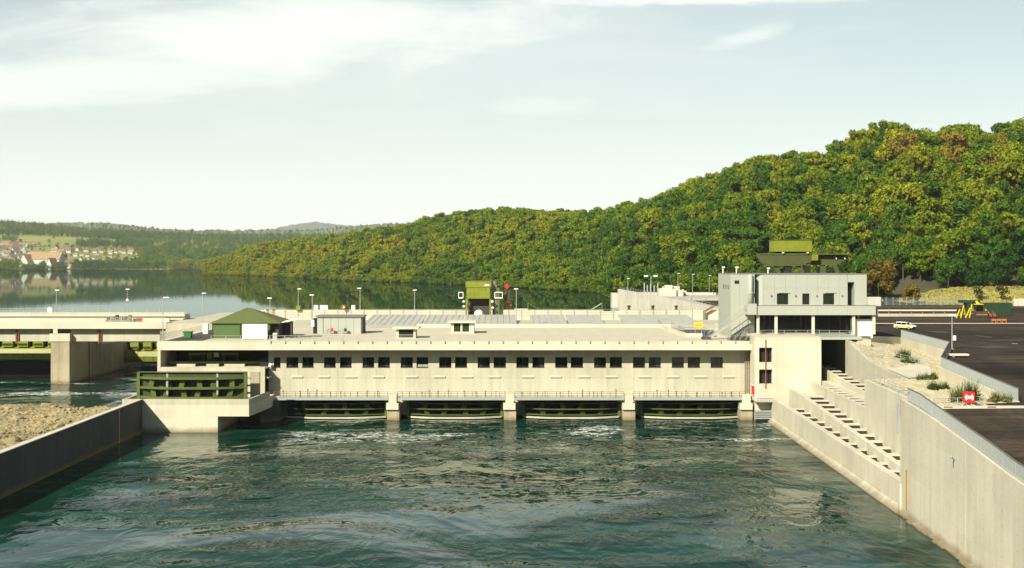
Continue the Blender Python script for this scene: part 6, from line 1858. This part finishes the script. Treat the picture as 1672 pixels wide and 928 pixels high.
part("elbow", MB().beam((X(826,303),302.7,Z(470.5,303)),(X(829.8,303),302.7,Z(465.5,303)),0.7,0.95), M['red'], rc)
part("outer_boom", MB().beam((X(830.2,303),303,Z(467,303)),(X(831.2,303),303,Z(493,303)),0.45,0.5), M['dark'], rc)
m = MB(); gx, gz = X(831.5,303), Z(497.5,303)
for k in range(5):
    t = math.radians(-30+k*60); t2 = math.radians(30+k*60)
    m.beam((gx+0.6*math.cos(t),303,gz+0.5*math.sin(t)),(gx+0.6*math.cos(t2),303,gz+0.5*math.sin(t2)),0.5,0.34)
part("grab", m, M['red'], rc)
part("base", MB().box(X(818,303),X(836,303),302.3,304,13.955,15.2), M['green'], rc)

# ------------------------------------------------------------------ lamp posts
def lamp(label, px, ytop, Y, zbase, side=1, head=0.55, r=0.085):
    x = X(px, Y); zt_ = Z(ytop, Y)
    e = thing("lamp_post", label, "lamp post", (x,Y,zbase), "slim grey lamp posts")
    part("pole", MB().tube((x,Y,zbase),(x,Y,zt_-0.1),r*1.15,7,r*0.75), M['steel'], e)
    part("arm", MB().tube((x,Y,zt_-0.1),(x+side*head,Y,zt_),r*0.6,5), M['steel'], e)
    part("lamp_head", MB().hexa([(x+side*head-0.5,Y-0.2,zt_-0.1),(x+side*head+0.5,Y-0.2,zt_-0.06),(x+side*head+0.5,Y+0.2,zt_-0.06),(x+side*head-0.5,Y+0.2,zt_-0.1),
        (x+side*head-0.42,Y-0.17,zt_+0.1),(x+side*head+0.42,Y-0.17,zt_+0.1),(x+side*head+0.42,Y+0.17,zt_+0.1),(x+side*head-0.42,Y+0.17,zt_+0.1)]), M['paint_white'], e)
    part("base_plate", MB().box(x-0.22,x+0.22,Y-0.22,Y+0.22,zbase,zbase+0.12), M['steel'], e)
    return e
lamp("grey lamp post at the far left behind the weir bridge", 92, 474, 303.5, 15.31, 1, 0.25)
l2 = lamp("short grey post with a white ball, between the two leftmost lamps", 208, 472.5, 303.5, 15.31, 1, 0.1, 0.06)
part("ball", MB().lathe(X(208,303.3),303.3,[(0.1,Z(493,303)),(0.38,Z(491.8,303)),(0.38,Z(489.5,303)),(0.1,Z(488,303))],10), M['paint_white'], l2)
lamp("grey lamp post at the roof's left corner, before the weir bridge", 266, 486, 222.5, ZR+0.005, 1, 0.6)
lamp("grey lamp post on the bridge apron just left of the green pavilion", 331, 479, 284.3, 14.0, 1, 0.3)
lamp("grey lamp post rising behind the pavilion's right side", 441, 487, 240, ZT, -1, 0.1)
lp = lamp("grey lamp post with a lime box at its base on the crest", 487, 472, 301.4, 16.3, 1, 0.3)
part("base_box", MB().box(X(483.5,300.6),X(490.5,300.6),300.2,300.8,16.31,Z(499.5,300.6)), M['green_lime'], lp)
lamp("grey lamp post directly left of the grey shed", 510, 482, 268, 13.96, -1, 0.1)
lamp("grey lamp post on the crest beside the lifebuoy", 588, 471, 301.4, 16.3, -1, 0.2)
lamp("grey lamp post on the crest left of the rack cleaning machine", 677, 474, 301.4, 16.3, 1, 0.05)
lamp("tall grey lamp post at the rear kerb right of the red crane", 843, 472, 267, 13.96, -1, 0.05)
lq = lamp("tall lamp post with a white box on the asphalt yard behind the barred fence", 1554.5, 515, 208, 13.51, 1, 0.05)
part("switch_box", MB().box(X(1555.8,208),X(1560,208),207.7,208,Z(556,208),Z(548,208)), M['paint_white'], lq)

# ------------------------------------------------------------------ right bank upstream: quay wall
M['quay'] = concrete("quay_concrete", (0.50,0.47,0.385), streak=0.18)
qw = thing("quay_wall", "pale concrete quay wall of the reservoir running to the control building", "wall", (50, 410, 9))
QP = [(41.6,482),(46.5,440),(51,400),(57,343),(60.5,308)]
qz = lambda y_: float(np.interp(y_, [308, 343, 400, 440, 482], [14.6, 15.0, 15.9, 16.4, 16.9]))
for (xa,ya),(xb,yb_) in zip(QP[:-1],QP[1:]):
    part("wall_panel", MB().hexa([(xa,ya-0.04,4),(xb,yb_+0.04,4),(xb+1.2,yb_+0.04,4),(xa+1.2,ya-0.04,4),(xa,ya-0.04,qz(ya)),(xb,yb_+0.04,qz(yb_)),(xb+1.2,yb_+0.04,qz(yb_)),(xa+1.2,ya-0.04,qz(ya))]), M['quay'], qw)
part("end_wall", MB().box(41.7, 120, 482.05, 483.2, 4, 15.6), M['quay'], qw)
part("tip_block", MB().box(X(997,505), X(1013,505), 498, 505, 4, Z(478,505)), M['quay'], qw)
mq = MB().prism([(42.85,482),(47.75,440),(52.3,400),(58.3,343),(61.8,308),(61.9,449),(200,451),(200,482)], 8.5, 14.5)
structure("quay_terrace", mq, simple("terrace_gravel", (0.36,0.34,0.28), 0.9, var=0.15, scale=0.4))
line_railing("thin railing along the edge of the quay terrace", [(42.3,481,16.89),(47.1,440,16.4),(51.6,400,15.9),(57.6,343,15.0)], 1.1, 2, 4)
rr = np.random.default_rng(77)
for k in range(9):
    o = bpy.data.objects.new("boulder", rocks[k % 5]); COL.objects.link(o)
    px = 1088+k*6.5; Y = 350+rr.uniform(-14,10)
    s = rr.uniform(1.0,2.2); xw = np.interp(Y,[308,343,400],[60.5,57,51])-s*0.6
    o.location = (float(xw), Y, 9.6+rr.uniform(0,3.0)); o.scale = (s,s,s); o.rotation_euler = (0,0,rr.uniform(0,6))
    tag(o, "pale boulder heaped against the foot of the quay wall", "boulder", "boulders along the quay wall")
sl = MB().hexa([(46,395,4),(57.2,330,4),(58.2,330,4),(51,395,4),(50.2,395,9.6),(55.2,330,9.6),(58.0,330,13.2),(51.0,395,11.2)])
structure("rubble_slope", sl, M['quay'])
mg = thing("mast_group", "small cluster of grey posts with white floodlights on the quay terrace", "mast", (X(1063,445),445,14.5))
for px, py in ((1052,462),(1057,466),(1062,464),(1068,466),(1074,462)):
    part("post", MB().box(X(px,445)-0.18,X(px,445)+0.18,444.8,445.2,14.51,Z(py,445)), M['steel'], mg)
part("mast", MB().tube((X(1063,445),445,14.51),(X(1063,445),445,Z(451,445)),0.15,6), M['steel'], mg)
part("floodlight", MB().box(X(1051.5,445),X(1058,445),444.7,445.1,Z(452,445),Z(449.8,445)), M['paint_white'], mg)
part("floodlight", MB().box(X(1067,445),X(1073.5,445),444.7,445.1,Z(452,445),Z(449.8,445)), M['paint_white'], mg)
for px, py, nm in ((1025,455,"lamp post at the far tip of the quay terrace"),(1107,447,"lamp post in the middle of the quay terrace"),(1131,448,"lamp post on the quay terrace, second from the control building"),(1158,450,"lamp post on the quay terrace nearest the control building")):
    lamp("slim " + nm, px, py, 440, 14.51, 1, 0.3, 0.10)
cf = thing("rock_face", "pale rock cutting at the foot of the forest behind the quay", "rock", (X(1095,475),475,14.5))
rr = np.random.default_rng(8); m = MB()
for k in range(26):
    px = rr.uniform(1080,1112); Y = 468+rr.uniform(0,10); s = rr.uniform(0.8,2.0)
    m.box(X(px,Y)-s,X(px,Y)+s*1.1,Y-s,Y+s,14.3,15.4+rr.uniform(1.2,3.4)*(1 if px < 1104 else 0.7))
part("rubble", m, M['quay'], cf)
ba = thing("barrier_arm", "dark red raised barrier arm left of the control building", "barrier", (X(1151,300),300,13.95))
part("arm", MB().beam((X(1151,300),300,Z(508.5,300)),(X(1166.5,300),300,Z(499.5,300)),0.3,0.5), M['rust'], ba)
part("stand", MB().box(X(1150,300)-0.3,X(1150,300)+0.3,299.8,300.2,13.955,Z(507,300)), M['steel_dark'], ba)

# ------------------------------------------------------------------ yard: car, excavator, container, barriers
def car(label, loc, rot):
    e = thing("parked_car", label, "car", (0,0,0))
    L_, W = 4.5, 1.8
    prof = [(-2.25,0.35),(2.2,0.35),(2.28,0.62),(2.15,0.80),(1.25,0.98),(-2.15,1.0),(-2.28,0.7)]     # x,z side outline
    def slab(pr, w0, w1):
        m = MB(); n = len(pr)
        m.v = [(p[0],-w0,p[1]) for p in pr]+[(p[0],w1,p[1]) for p in pr]
        m.f = [tuple(range(n)), tuple(range(2*n-1,n-1,-1))]+[(i,n+i,n+(i+1)%n,(i+1)%n) for i in range(n)]
        return m
    part("body", slab(prof, W/2, W/2), M['paint_white'], e)
    m = MB()
    lo = [(1.05,0.985),(-2.1,1.003)]; up_ = [(0.30,1.46),(-1.75,1.47)]
    def ringv(x, z, w): return [(x,-w,z),(x,w,z)]
    m.v = [(1.1,-0.86,0.97),(1.1,0.86,0.97),(-2.15,0.86,0.99),(-2.15,-0.86,0.99),(0.30,-0.68,1.44),(0.30,0.68,1.44),(-1.80,0.68,1.46),(-1.80,-0.68,1.46)]
    m.f = [(0,1,5,4),(1,2,6,5),(2,3,7,6),(3,0,4,7),(4,5,6,7),(3,2,1,0)]
    part("cabin", m, M['glass_dark'], e)
    m = MB(); m.v = [(0.34,-0.70,1.445),(0.34,0.70,1.445),(-1.84,0.70,1.465),(-1.84,-0.70,1.465),(0.22,-0.62,1.54),(0.22,0.62,1.54),(-1.7,0.62,1.56),(-1.7,-0.62,1.56)]
    m.f = [(0,1,5,4),(1,2,6,5),(2,3,7,6),(3,0,4,7),(4,5,6,7),(3,2,1,0)]
    part("roof", m, M['paint_white'], e)
    for s in (-1,1):
        part("side_stripe", MB().box(-2.2,2.0,s*(W/2+0.004)-0.004,s*(W/2+0.004)+0.004,0.40,0.80), M['lime'], e)
        for x0_, x1_ in ((0.62,0.98),(-0.55,-0.45),(-2.0,-1.75)):
            part("pillar", MB().beam((x1_,s*0.855,1.0),(x0_*0.5+x1_*0.35,s*0.70,1.45),0.03,0.09), M['paint_white'], e)
        for x in (-1.4,1.38):
            w_ = part("wheel", MB().tube((x,s*(W/2-0.18),0.33),(x,s*(W/2+0.012),0.33),0.33,14), M['rubber'], e)
            part("rim", MB().tube((x,s*(W/2+0.013),0.33),(x,s*(W/2+0.022),0.33),0.2,10), M['steel'], w_)
        part("headlight", MB().box(2.08,2.2,s*0.62-0.2,s*0.62+0.2,0.66,0.80), M['steel'], e)
        part("mirror", MB().box(0.75,0.9,s*0.98-0.1,s*0.98+0.1,0.98,1.13), M['paint_white'], e)
    part("bumper", MB().box(2.2,2.32,-0.8,0.8,0.36,0.58), M['rubber'], e)
    part("bonnet_stripe", MB().box(1.5,2.1,-0.85,-0.55,0.93,0.935), M['lime'], e)
    e.location = loc; e.rotation_euler = (0,0,rot)
    return e
car("white estate car with fluorescent lime lower sides parked on the asphalt yard", (X(1478,268), 268, 13.505), math.radians(-48))
YE = 318
yf = thing("shoring_frames", "jumble of bright yellow steel frames stacked left of the excavator", "frames", (X(1575,YE),YE,13.5))
r = np.random.default_rng(14)
for k, (px_, h, le) in enumerate(((1563,2.3,0.9),(1571,3.3,0.6),(1580,2.6,1.3),(1587,3.6,0.3))):
    xa = X(px_,YE); m = MB(); yk = YE - 0.6 + 0.35*k
    m.beam((xa-0.5,yk,13.52),(xa+le*0.5,yk,13.5+h),0.22,0.26); m.beam((xa+le*0.5,yk+0.1,13.45+h),(xa+1.2,yk+0.9,13.55),0.20,0.24)
    m.beam((xa-0.25,yk-0.02,13.5+h*0.35),(xa+0.95,yk+0.5,13.5+h*0.28),0.12,0.14)
    part("frame", m, M['yellow'], yf)
exv = thing("excavator", "yellow excavator with black cab and orange body beside the yellow frames", "excavator", (X(1598,YE),YE,13.5))
xe = X(1599,YE)
for y in (YE-1.3, YE+0.7):
    part("track", MB().profile_y([(xe-1.9,13.75),(xe-1.6,13.51),(xe+1.6,13.51),(xe+1.9,13.75),(xe+1.7,14.25),(xe-1.7,14.25)], y, y+0.6), M['rubber'], exv)
part("body", MB().box(xe-1.4,xe+1.9,YE-1.2,YE+1.2,14.55,15.3), M['dark'], exv)
part("counterweight", MB().box(xe-1.2,xe+1.7,YE-1.25,YE+1.25,14.28,14.545), M['orange'], exv)
part("cab", MB().box(xe-1.3,xe+0.5,YE-1.25,YE+0.1,15.305,17.0), M['glass_dark'], exv)
part("cab_roof", MB().box(xe-1.4,xe+0.6,YE-1.3,YE+0.15,17.005,17.2), M['yellow'], exv)
part("boom", MB().beam((xe+0.6,YE+0.6,15.2),(xe-0.6,YE+0.6,17.9),0.4,0.5), M['yellow'], exv)
part("stick", MB().beam((xe-0.6,YE+0.6,17.8),(xe+2.0,YE+0.6,15.4),0.32,0.4), M['yellow'], exv)
part("bucket", MB().hexa([(xe+1.7,YE+0.2,14.6),(xe+2.6,YE+0.2,14.7),(xe+2.6,YE+1.0,14.7),(xe+1.7,YE+1.0,14.6),(xe+1.8,YE+0.2,15.4),(xe+2.3,YE+0.2,15.4),(xe+2.3,YE+1.0,15.4),(xe+1.8,YE+1.0,15.4)]), M['dark'], exv)
ct = thing("container", "dark green container behind the excavator at the yard's far side", "container", (X(1605,335),335,13.5))
c0, c1 = X(1574,332), X(1652,332)
part("body", MB().box(c0+1,c1,332.1,335,13.52,16.9), M['bin_green'] if False else simple("container_green",(0.010,0.034,0.010),0.6,var=0.1), ct)
gm2 = bpy.data.materials["container_green"]
for k in range(16):
    x = c0+1.1+(c1-c0-1.2)*k/16
    part("corrugation", MB().box(x,x+0.4,332.0,332.095,13.6,16.8), gm2, ct)
part("roof", MB().box(c0-0.5,X(1600,332),331.9,335.2,16.905,17.6), gm2, ct)
wt_ = thing("white_tank", "small white tank standing right of the excavator", "tank", (X(1610.5,YE),YE,13.5))
part("shell", MB().tube((X(1608,YE),YE,14.5),(X(1613,YE),YE+0.6,14.5),0.75,12), M['paint_white'], wt_)
part("cradle", MB().box(X(1608.3,YE),X(1612.6,YE),YE-0.3,YE+0.7,13.505,13.8), M['steel_dark'], wt_)
for k, px in enumerate((1617,1624)):
    wbx = thing("wheelbarrow", "rust red wheelbarrow tipped up, " + ("nearer the white tank" if k == 0 else "farther from the white tank"), "wheelbarrow", (X(px,YE),YE,13.5))
    x = X(px,YE)
    part("tray", MB().hexa([(x-0.5,YE-0.4,14.0),(x+0.3,YE-0.4,13.8),(x+0.3,YE+0.4,13.8),(x-0.5,YE+0.4,14.0),(x-0.7,YE-0.5,14.9),(x+0.2,YE-0.5,14.6),(x+0.2,YE+0.5,14.6),(x-0.7,YE+0.5,14.9)]), M['rust'], wbx)
    part("handle", MB().beam((x+0.3,YE-0.3,13.9),(x-0.8,YE-0.3,15.6),0.06,0.06).beam((x+0.3,YE+0.3,13.9),(x-0.8,YE+0.3,15.6),0.06,0.06), M['rust'], wbx)
    part("wheel", MB().tube((x+0.5,YE-0.06,13.75),(x+0.5,YE+0.06,13.75),0.24,10), M['rubber'], wbx)
for k in range(3):
    px = 1619+k*8.5
    bb_ = thing("road_barrier", "orange road barrier on the yard, " + ("left", "middle", "right")[k] + " of three in a row", "barrier", (X(px+3,295),295,13.5), "orange barriers on the yard")
    x = X(px,295)
    part("panel", MB().box(x,x+1.1,294.9,295.0,13.95,14.4), M['orange'], bb_)
    for dx in (0.05,0.95): part("foot", MB().box(x+dx,x+dx+0.1,294.5,295.4,13.505,13.6).box(x+dx,x+dx+0.1,294.9,295.0,13.6,13.945), M['orange'], bb_)
kl = MB().box(X(1428,290.2)-3, 200, 290.0, 290.7, 13.3, 13.62)
kbb = thing("kerb", "long pale kerb crossing the asphalt yard behind the white car", "kerb", (120, 290, 13.5))
n_ = 12; st_ = np.linspace(76.5, 260, n_+1)
for a, b in zip(st_[:-1], st_[1:]): part("kerb_stone", MB().box(a+0.02,b-0.02,290.0,290.6,13.3,13.66), M['line'], kbb)
m = MB()
m.quad((X(1593,246),246,13.506),(X(1594,246),246.4,13.506),(X(1621,240),240.4,13.506),(X(1620,240),240,13.506))
m.quad((X(1652,222),222,13.506),(X(1662,222),222,13.506),(X(1662,223),223,13.506),(X(1652,223),223,13.506))
structure("yard_markings", m, M['line'])
gl = thing("guard_rail", "pale low guard wall with two rails along the yard's far road", "guard rail", (110, 326, 13.5))
st_ = np.linspace(X(1434,326), X(1562,326), 8)
for a, b in zip(st_[:-1], st_[1:]):
    part("lower_panel", MB().box(a+0.03,b-0.03,326,326.3,13.505,14.25), M['deck'], gl)
    part("upper_panel", MB().box(a+0.03,b-0.03,326,326.2,14.95,15.35), M['concrete_light'], gl)
    part("post", MB().box(a-0.12,a+0.12,326.31,326.5,13.505,15.5), M['steel_dark'], gl)
st_ = np.linspace(X(1436,405), X(1580,405), 14)
mf = thing("mesh_fence", "tall pale mesh fence with posts in front of the grassy mound", "fence", (130, 405, 13.5))
for a, b in zip(st_[:-1], st_[1:]):
    m = MB()
    for z in np.linspace(13.7,15.9,6): m.tube((a,405,z),(b,405,z),0.03,3)
    for x in np.linspace(a,b,7)[1:-1]: m.tube((x,405,13.6),(x,405,15.9),0.03,3)
    part("mesh_panel", m, M['steel'], mf)
    part("post", MB().box(a-0.07,a+0.07,404.9,405.1,13.505,16.2), M['steel'], mf)
lw_ = thing("low_wall", "low pale concrete wall with a block end behind the control building's right side", "wall", (92, 400, 13.5))
part("wall_panel", MB().box(X(1415,395),X(1442,395),395,396,13.505,Z(490,395)), M['quay'], lw_)
part("block", MB().box(X(1415,394),X(1437,394),393,394.8,13.505,Z(488,395)+0.6), M['quay'], lw_)
ww = thing("low_wall", "pale stone wall at the right foot of the grassy mound", "wall", (162, 398, 13.5))
part("wall_panel", MB().box(X(1656,398),X(1700,398),398,399,13.505,Z(488,398)), M['quay'], ww)
dr = MB().box(X(1434,385),230,385,388,13.505,13.9)
structure("dark_verge", dr, simple("verge_soil",(0.055,0.045,0.03),0.95,var=0.3))
# grassy mound
m = MB(); gx_ = np.linspace(X(1470,425),X(1760,425),60); gy_ = np.linspace(404,450,24)
rr = np.random.default_rng(6)
def mound_z(x, y):
    a_ = 836+x*FPX/425.0
    top = np.interp(a_, [1470,1500,1530,1560,1600,1640,1672,1760],[13.8,14.8,16.2,17.5,18.5,18.8,18.6,18.4])
    t_ = min(1,max(0,(y-404)/22)); return 13.45+(top-13.45)*(t_*t_*(3-2*t_))
for x in gx_:
    for y in gy_: m.v.append((x,y,mound_z(x,y)+rr.normal(0,0.14)))
m.f = [(i*24+j,(i+1)*24+j,(i+1)*24+j+1,i*24+j+1) for i in range(59) for j in range(23)]
structure("grassy_mound", m, M['grass'], smooth=True)
V = []; Fc = []
for k in range(1300):
    x = rr.uniform(X(1478,425), X(1740,425)); y = rr.uniform(405,440); z = mound_z(x,y); h = rr.uniform(0.15,0.6); w = rr.uniform(0.15,0.5); an = rr.uniform(0,6.28)
    c_, s_ = math.cos(an)*w, math.sin(an)*w; b = len(V)
    V += [(x-c_,y-s_,z-.1),(x+c_,y+s_,z-.1),(x+c_*1.5+rr.normal(0,.1),y+s_*1.5,z+h),(x-c_*0.6,y-s_*1.4,z+h*0.8)]; Fc.append((b,b+1,b+2,b+3))
mb = MB(); mb.v = V; mb.f = Fc
M['tuft'] = leaf_mat("grass_tufts", [(0.0,(0.24,0.23,0.05)),(1.0,(0.32,0.27,0.08))], rnd=1.0)
solo("dry_grass", mb, M['tuft'], "dry yellow grass tufts covering the mound behind the yard", "grass", None, "stuff")
# young trees and bushes at the foot of the forest
def small_tree(label, px, Y, z, H, mat, seed, n=700):
    v, f = broadleaf(seed, H, n, 1.1); x = X(px,Y)
    e = thing("young_tree", label, "tree", (x,Y,z))
    mb = MB(); mb.v = [(a+x,b+Y,c+z) for a,b,c in v]; mb.f = f
    part("crown", mb, mat, e)
    t = trunk_mb(seed, H, 0.12, 4); t.v = [(a+x,b+Y,c+z) for a,b,c in t.v]
    part("trunk", t, M['bark'], e)
M['leaf_rust'] = leaf_mat("rusty_leaves", [(0.0,(0.13,0.09,0.016)),(1.0,(0.18,0.13,0.02))], rnd=1.0)
M['leaf_thin'] = leaf_mat("thin_leaves", [(0.0,(0.05,0.06,0.015)),(1.0,(0.08,0.07,0.02))], rnd=1.0)
small_tree("thin dark young tree on the grassy mound, left of two", 1598, 412, 15.5, 4.5, M['leaf_thin'], 501, 160)
small_tree("thin dark young tree on the grassy mound, right of two", 1636, 410, 15.0, 5.0, M['leaf_thin'], 502, 180)
small_tree("rusty brown bush tree at the forest foot behind the mesh fence", 1489, 410, 13.5, 6.5, M['leaf_rust'], 503, 1000)
small_tree("orange brown tree rising right of the control building", 1434, 430, 13.5, 15.5, M['leaf_rust'], 504, 2600)
for k, (px, Y, H) in enumerate(((1012,500,5),(1035,497,6),(1120,492,7),(1135,488,6),(1150,484,7.5),(1165,480,6))):
    small_tree("small green tree behind the quay terrace, number %s from the terrace tip" % ("one","two","three","four","five","six")[k], px, Y, 14.4, H+1.5, M['leaf'], 520+k, 900)

# ------------------------------------------------------------------ village on the far bank
M['roof_tile'] = simple("roof_tile_orange", (0.26,0.175,0.09), 0.85, var=0.15, scale=0.3)
M['roof_red'] = simple("roof_tile_red", (0.135,0.083,0.062), 0.85, var=0.2, scale=0.3)
M['roof_brown'] = simple("roof_tile_brown", (0.13,0.09,0.07), 0.85, var=0.2, scale=0.3)
M['plaster'] = simple("house_plaster", (0.44,0.43,0.38), 0.85, var=0.08, scale=0.2)
def gable(root_, L_, W, He, Hr, wall, roof, x=0, y=0, z=0, rot=0, win=0, over=0.5):
    """gabled block; long side along local x"""
    ca, sa_ = math.cos(rot), math.sin(rot)
    T = lambda p: (x+p[0]*ca-p[1]*sa_, y+p[0]*sa_+p[1]*ca, z+p[2])
    l, w = L_/2, W/2
    m = MB(); m.v = [T(p) for p in [(-l,-w,-3),(l,-w,-3),(l,w,-3),(-l,w,-3),(-l,-w,He),(l,-w,He),(l,w,He),(-l,w,He),(-l,0,Hr),(l,0,Hr)]]
    m.f = [(0,1,5,4),(2,3,7,6),(1,2,6,9,5),(3,0,4,8,7),(4,5,9,8),(6,7,8,9),(3,2,1,0)]
    part("wall", m, wall, root_)
    k = (Hr-He)/w; t_ = 0.35
    m = MB(); lo = He-over*k
    A = [(-l-over,-w-over,lo+.05),(l+over,-w-over,lo+.05),(l+over,0,Hr+.05),(-l-over,0,Hr+.05),(l+over,w+over,lo+.05),(-l-over,w+over,lo+.05)]
    m.v = [T(p) for p in A]+[T((p[0],p[1],p[2]+t_)) for p in A]
    m.f = [(6,7,8,9),(9,8,10,11),(0,3,2,1),(3,5,4,2),(0,1,7,6),(1,2,8,7),(2,4,10,8),(4,5,11,10),(5,3,9,11),(3,0,6,9)]
    part("roof", m, roof, root_)
    for i in range(win):
        xx_ = -l+L_*(i+0.5)/win
        m = MB(); m.v = [T(p) for p in [(xx_-.6,-w-.06,He*0.45),(xx_+.6,-w-.06,He*0.45),(xx_+.6,-w-.06,He*0.45+1.5),(xx_-.6,-w-.06,He*0.45+1.5),(xx_-.6,-w+.05,He*0.45),(xx_+.6,-w+.05,He*0.45),(xx_+.6,-w+.05,He*0.45+1.5),(xx_-.6,-w+.05,He*0.45+1.5)]]
        m.f = [(0,1,2,3),(7,6,5,4),(0,4,5,1),(1,5,6,2),(2,6,7,3),(3,7,4,0)]
        part("window", m, M['glass_dark'], root_)
YH = 2262
hall = thing("waterside_hall", "large waterside building with a long orange tiled roof in front of the village", "building", (X(73,YH),YH,9))
gable(hall, 66, 22, 19, 31.5, M['plaster'], M['roof_tile'], X(74,YH), YH, 9, math.radians(-8), 9, 1.0)
gable(hall, 24, 18, 15, 27, M['plaster'], M['roof_tile'], X(46,YH-8), YH-8, 9, math.radians(70), 3, 1.0)
tw_ = MB().box(X(103,YH)-4.5,X(103,YH)+4.5,YH+2,YH+10,4,32)
part("tower", tw_, M['plaster'], hall)
m = MB(); cx_, cy_ = X(103,YH), YH+6
m.v = [(cx_-5,cy_-5,32.02),(cx_+5,cy_-5,32.02),(cx_+5,cy_+5,32.02),(cx_-5,cy_+5,32.02),(cx_,cy_,47)]; m.f = [(0,1,4),(1,2,4),(2,3,4),(3,0,4),(3,2,1,0)]
part("spire", m, M['roof_brown'], hall)
hs1 = thing("house", "white house with a dark red roof standing before the long orange roofed hall", "house", (X(86,2232),2232,9.3))
gable(hs1, 15, 14, 9, 20, M['plaster'], M['roof_red'], X(85,2232), 2232, 9.3, math.radians(62), 2, 0.8)
hs2 = thing("house", "white house with a red roof right of the orange roofed hall", "house", (X(113,2246),2246,9.3))
gable(hs2, 14, 11, 10, 16.5, M['plaster'], M['roof_red'], X(113.5,2246), 2246, 9.3, math.radians(4), 3, 0.8)
r = np.random.default_rng(31)
proto = []
for k, rm in enumerate((M['roof_red'], M['roof_brown'], M['roof_tile'])):
    e = thing("house", None, "house", (0,0,0), "white houses of the village on the far bank")
    gable(e, 13, 9.5, 5.5, 10.5, M['plaster'], rm, 0, 0, 0, 0, 3, 0.7)
    proto.append(e)
used = [False]*3
rows = [(-40,34,2700,14,0.55),(-40,40,2560,13,0.55),(-40,60,2440,12,0.5),(20,60,2860,8,0.6),(0,30,2900,6,0.6),(84,150,2560,6,0.2),(84,150,2690,4,0.15),(128,160,2450,3,0.1),(150,232,2640,7,0.15),(150,228,2500,4,0.1),(188,235,2760,3,0.2)]
seen = []
for a0_, a1_, Y0, n_, rt in rows:
    for i in range(n_):
        a_ = a0_+(a1_-a0_)*(i+0.5)/n_+r.uniform(-1.5,1.5); Y = Y0+r.uniform(-45,45)
        k = int(r.integers(0,3)) if a_ > 60 else int(r.choice([0,1,1,2]))
        wh = ("at the left edge of the village" if a_ < 0 else "left of the orange roofed hall" if a_ < 36 else "behind the orange roofed hall" if a_ < 108 else
              "just right of the orange roofed hall" if a_ < 160 else "toward the right of the village" if a_ < 200 else "at the right end of the village")
        lb = ("red", "brown", "orange")[k] + " roofed white house " + wh + (", in the lower rows" if Y < 2580 else ", in the upper rows")
        place(proto[k], not used[k], (X(a_,Y),Y,float(far_z(a_,Y))+0.4), rt+r.uniform(-0.25,0.25)+(1.57 if r.uniform()<0.25 else 0), lb, float(r.uniform(0.8,1.15))*(0.75 if a_ > 120 else 1.0))
        used[k] = True

# ------------------------------------------------------------------ haze over the valley
if HAZE_DENSITY > 0:
    hm, nt = newmat("valley_air"); out = nd(nt, "ShaderNodeOutputMaterial"); pv_ = nd(nt, "ShaderNodeVolumePrincipled")
    pv_.inputs["Color"].default_value = (0.95, 0.97, 0.97, 1); pv_.inputs["Density"].default_value = HAZE_DENSITY
    pv_.inputs["Anisotropy"].default_value = 0.0
    nt.links.new(pv_.outputs[0], out.inputs["Volume"])
    solo("haze", MB().box(-7000, 6000, -400, 15200, -7.5, 470), hm, "thin pale haze filling the valley air", "haze", None, "stuff")
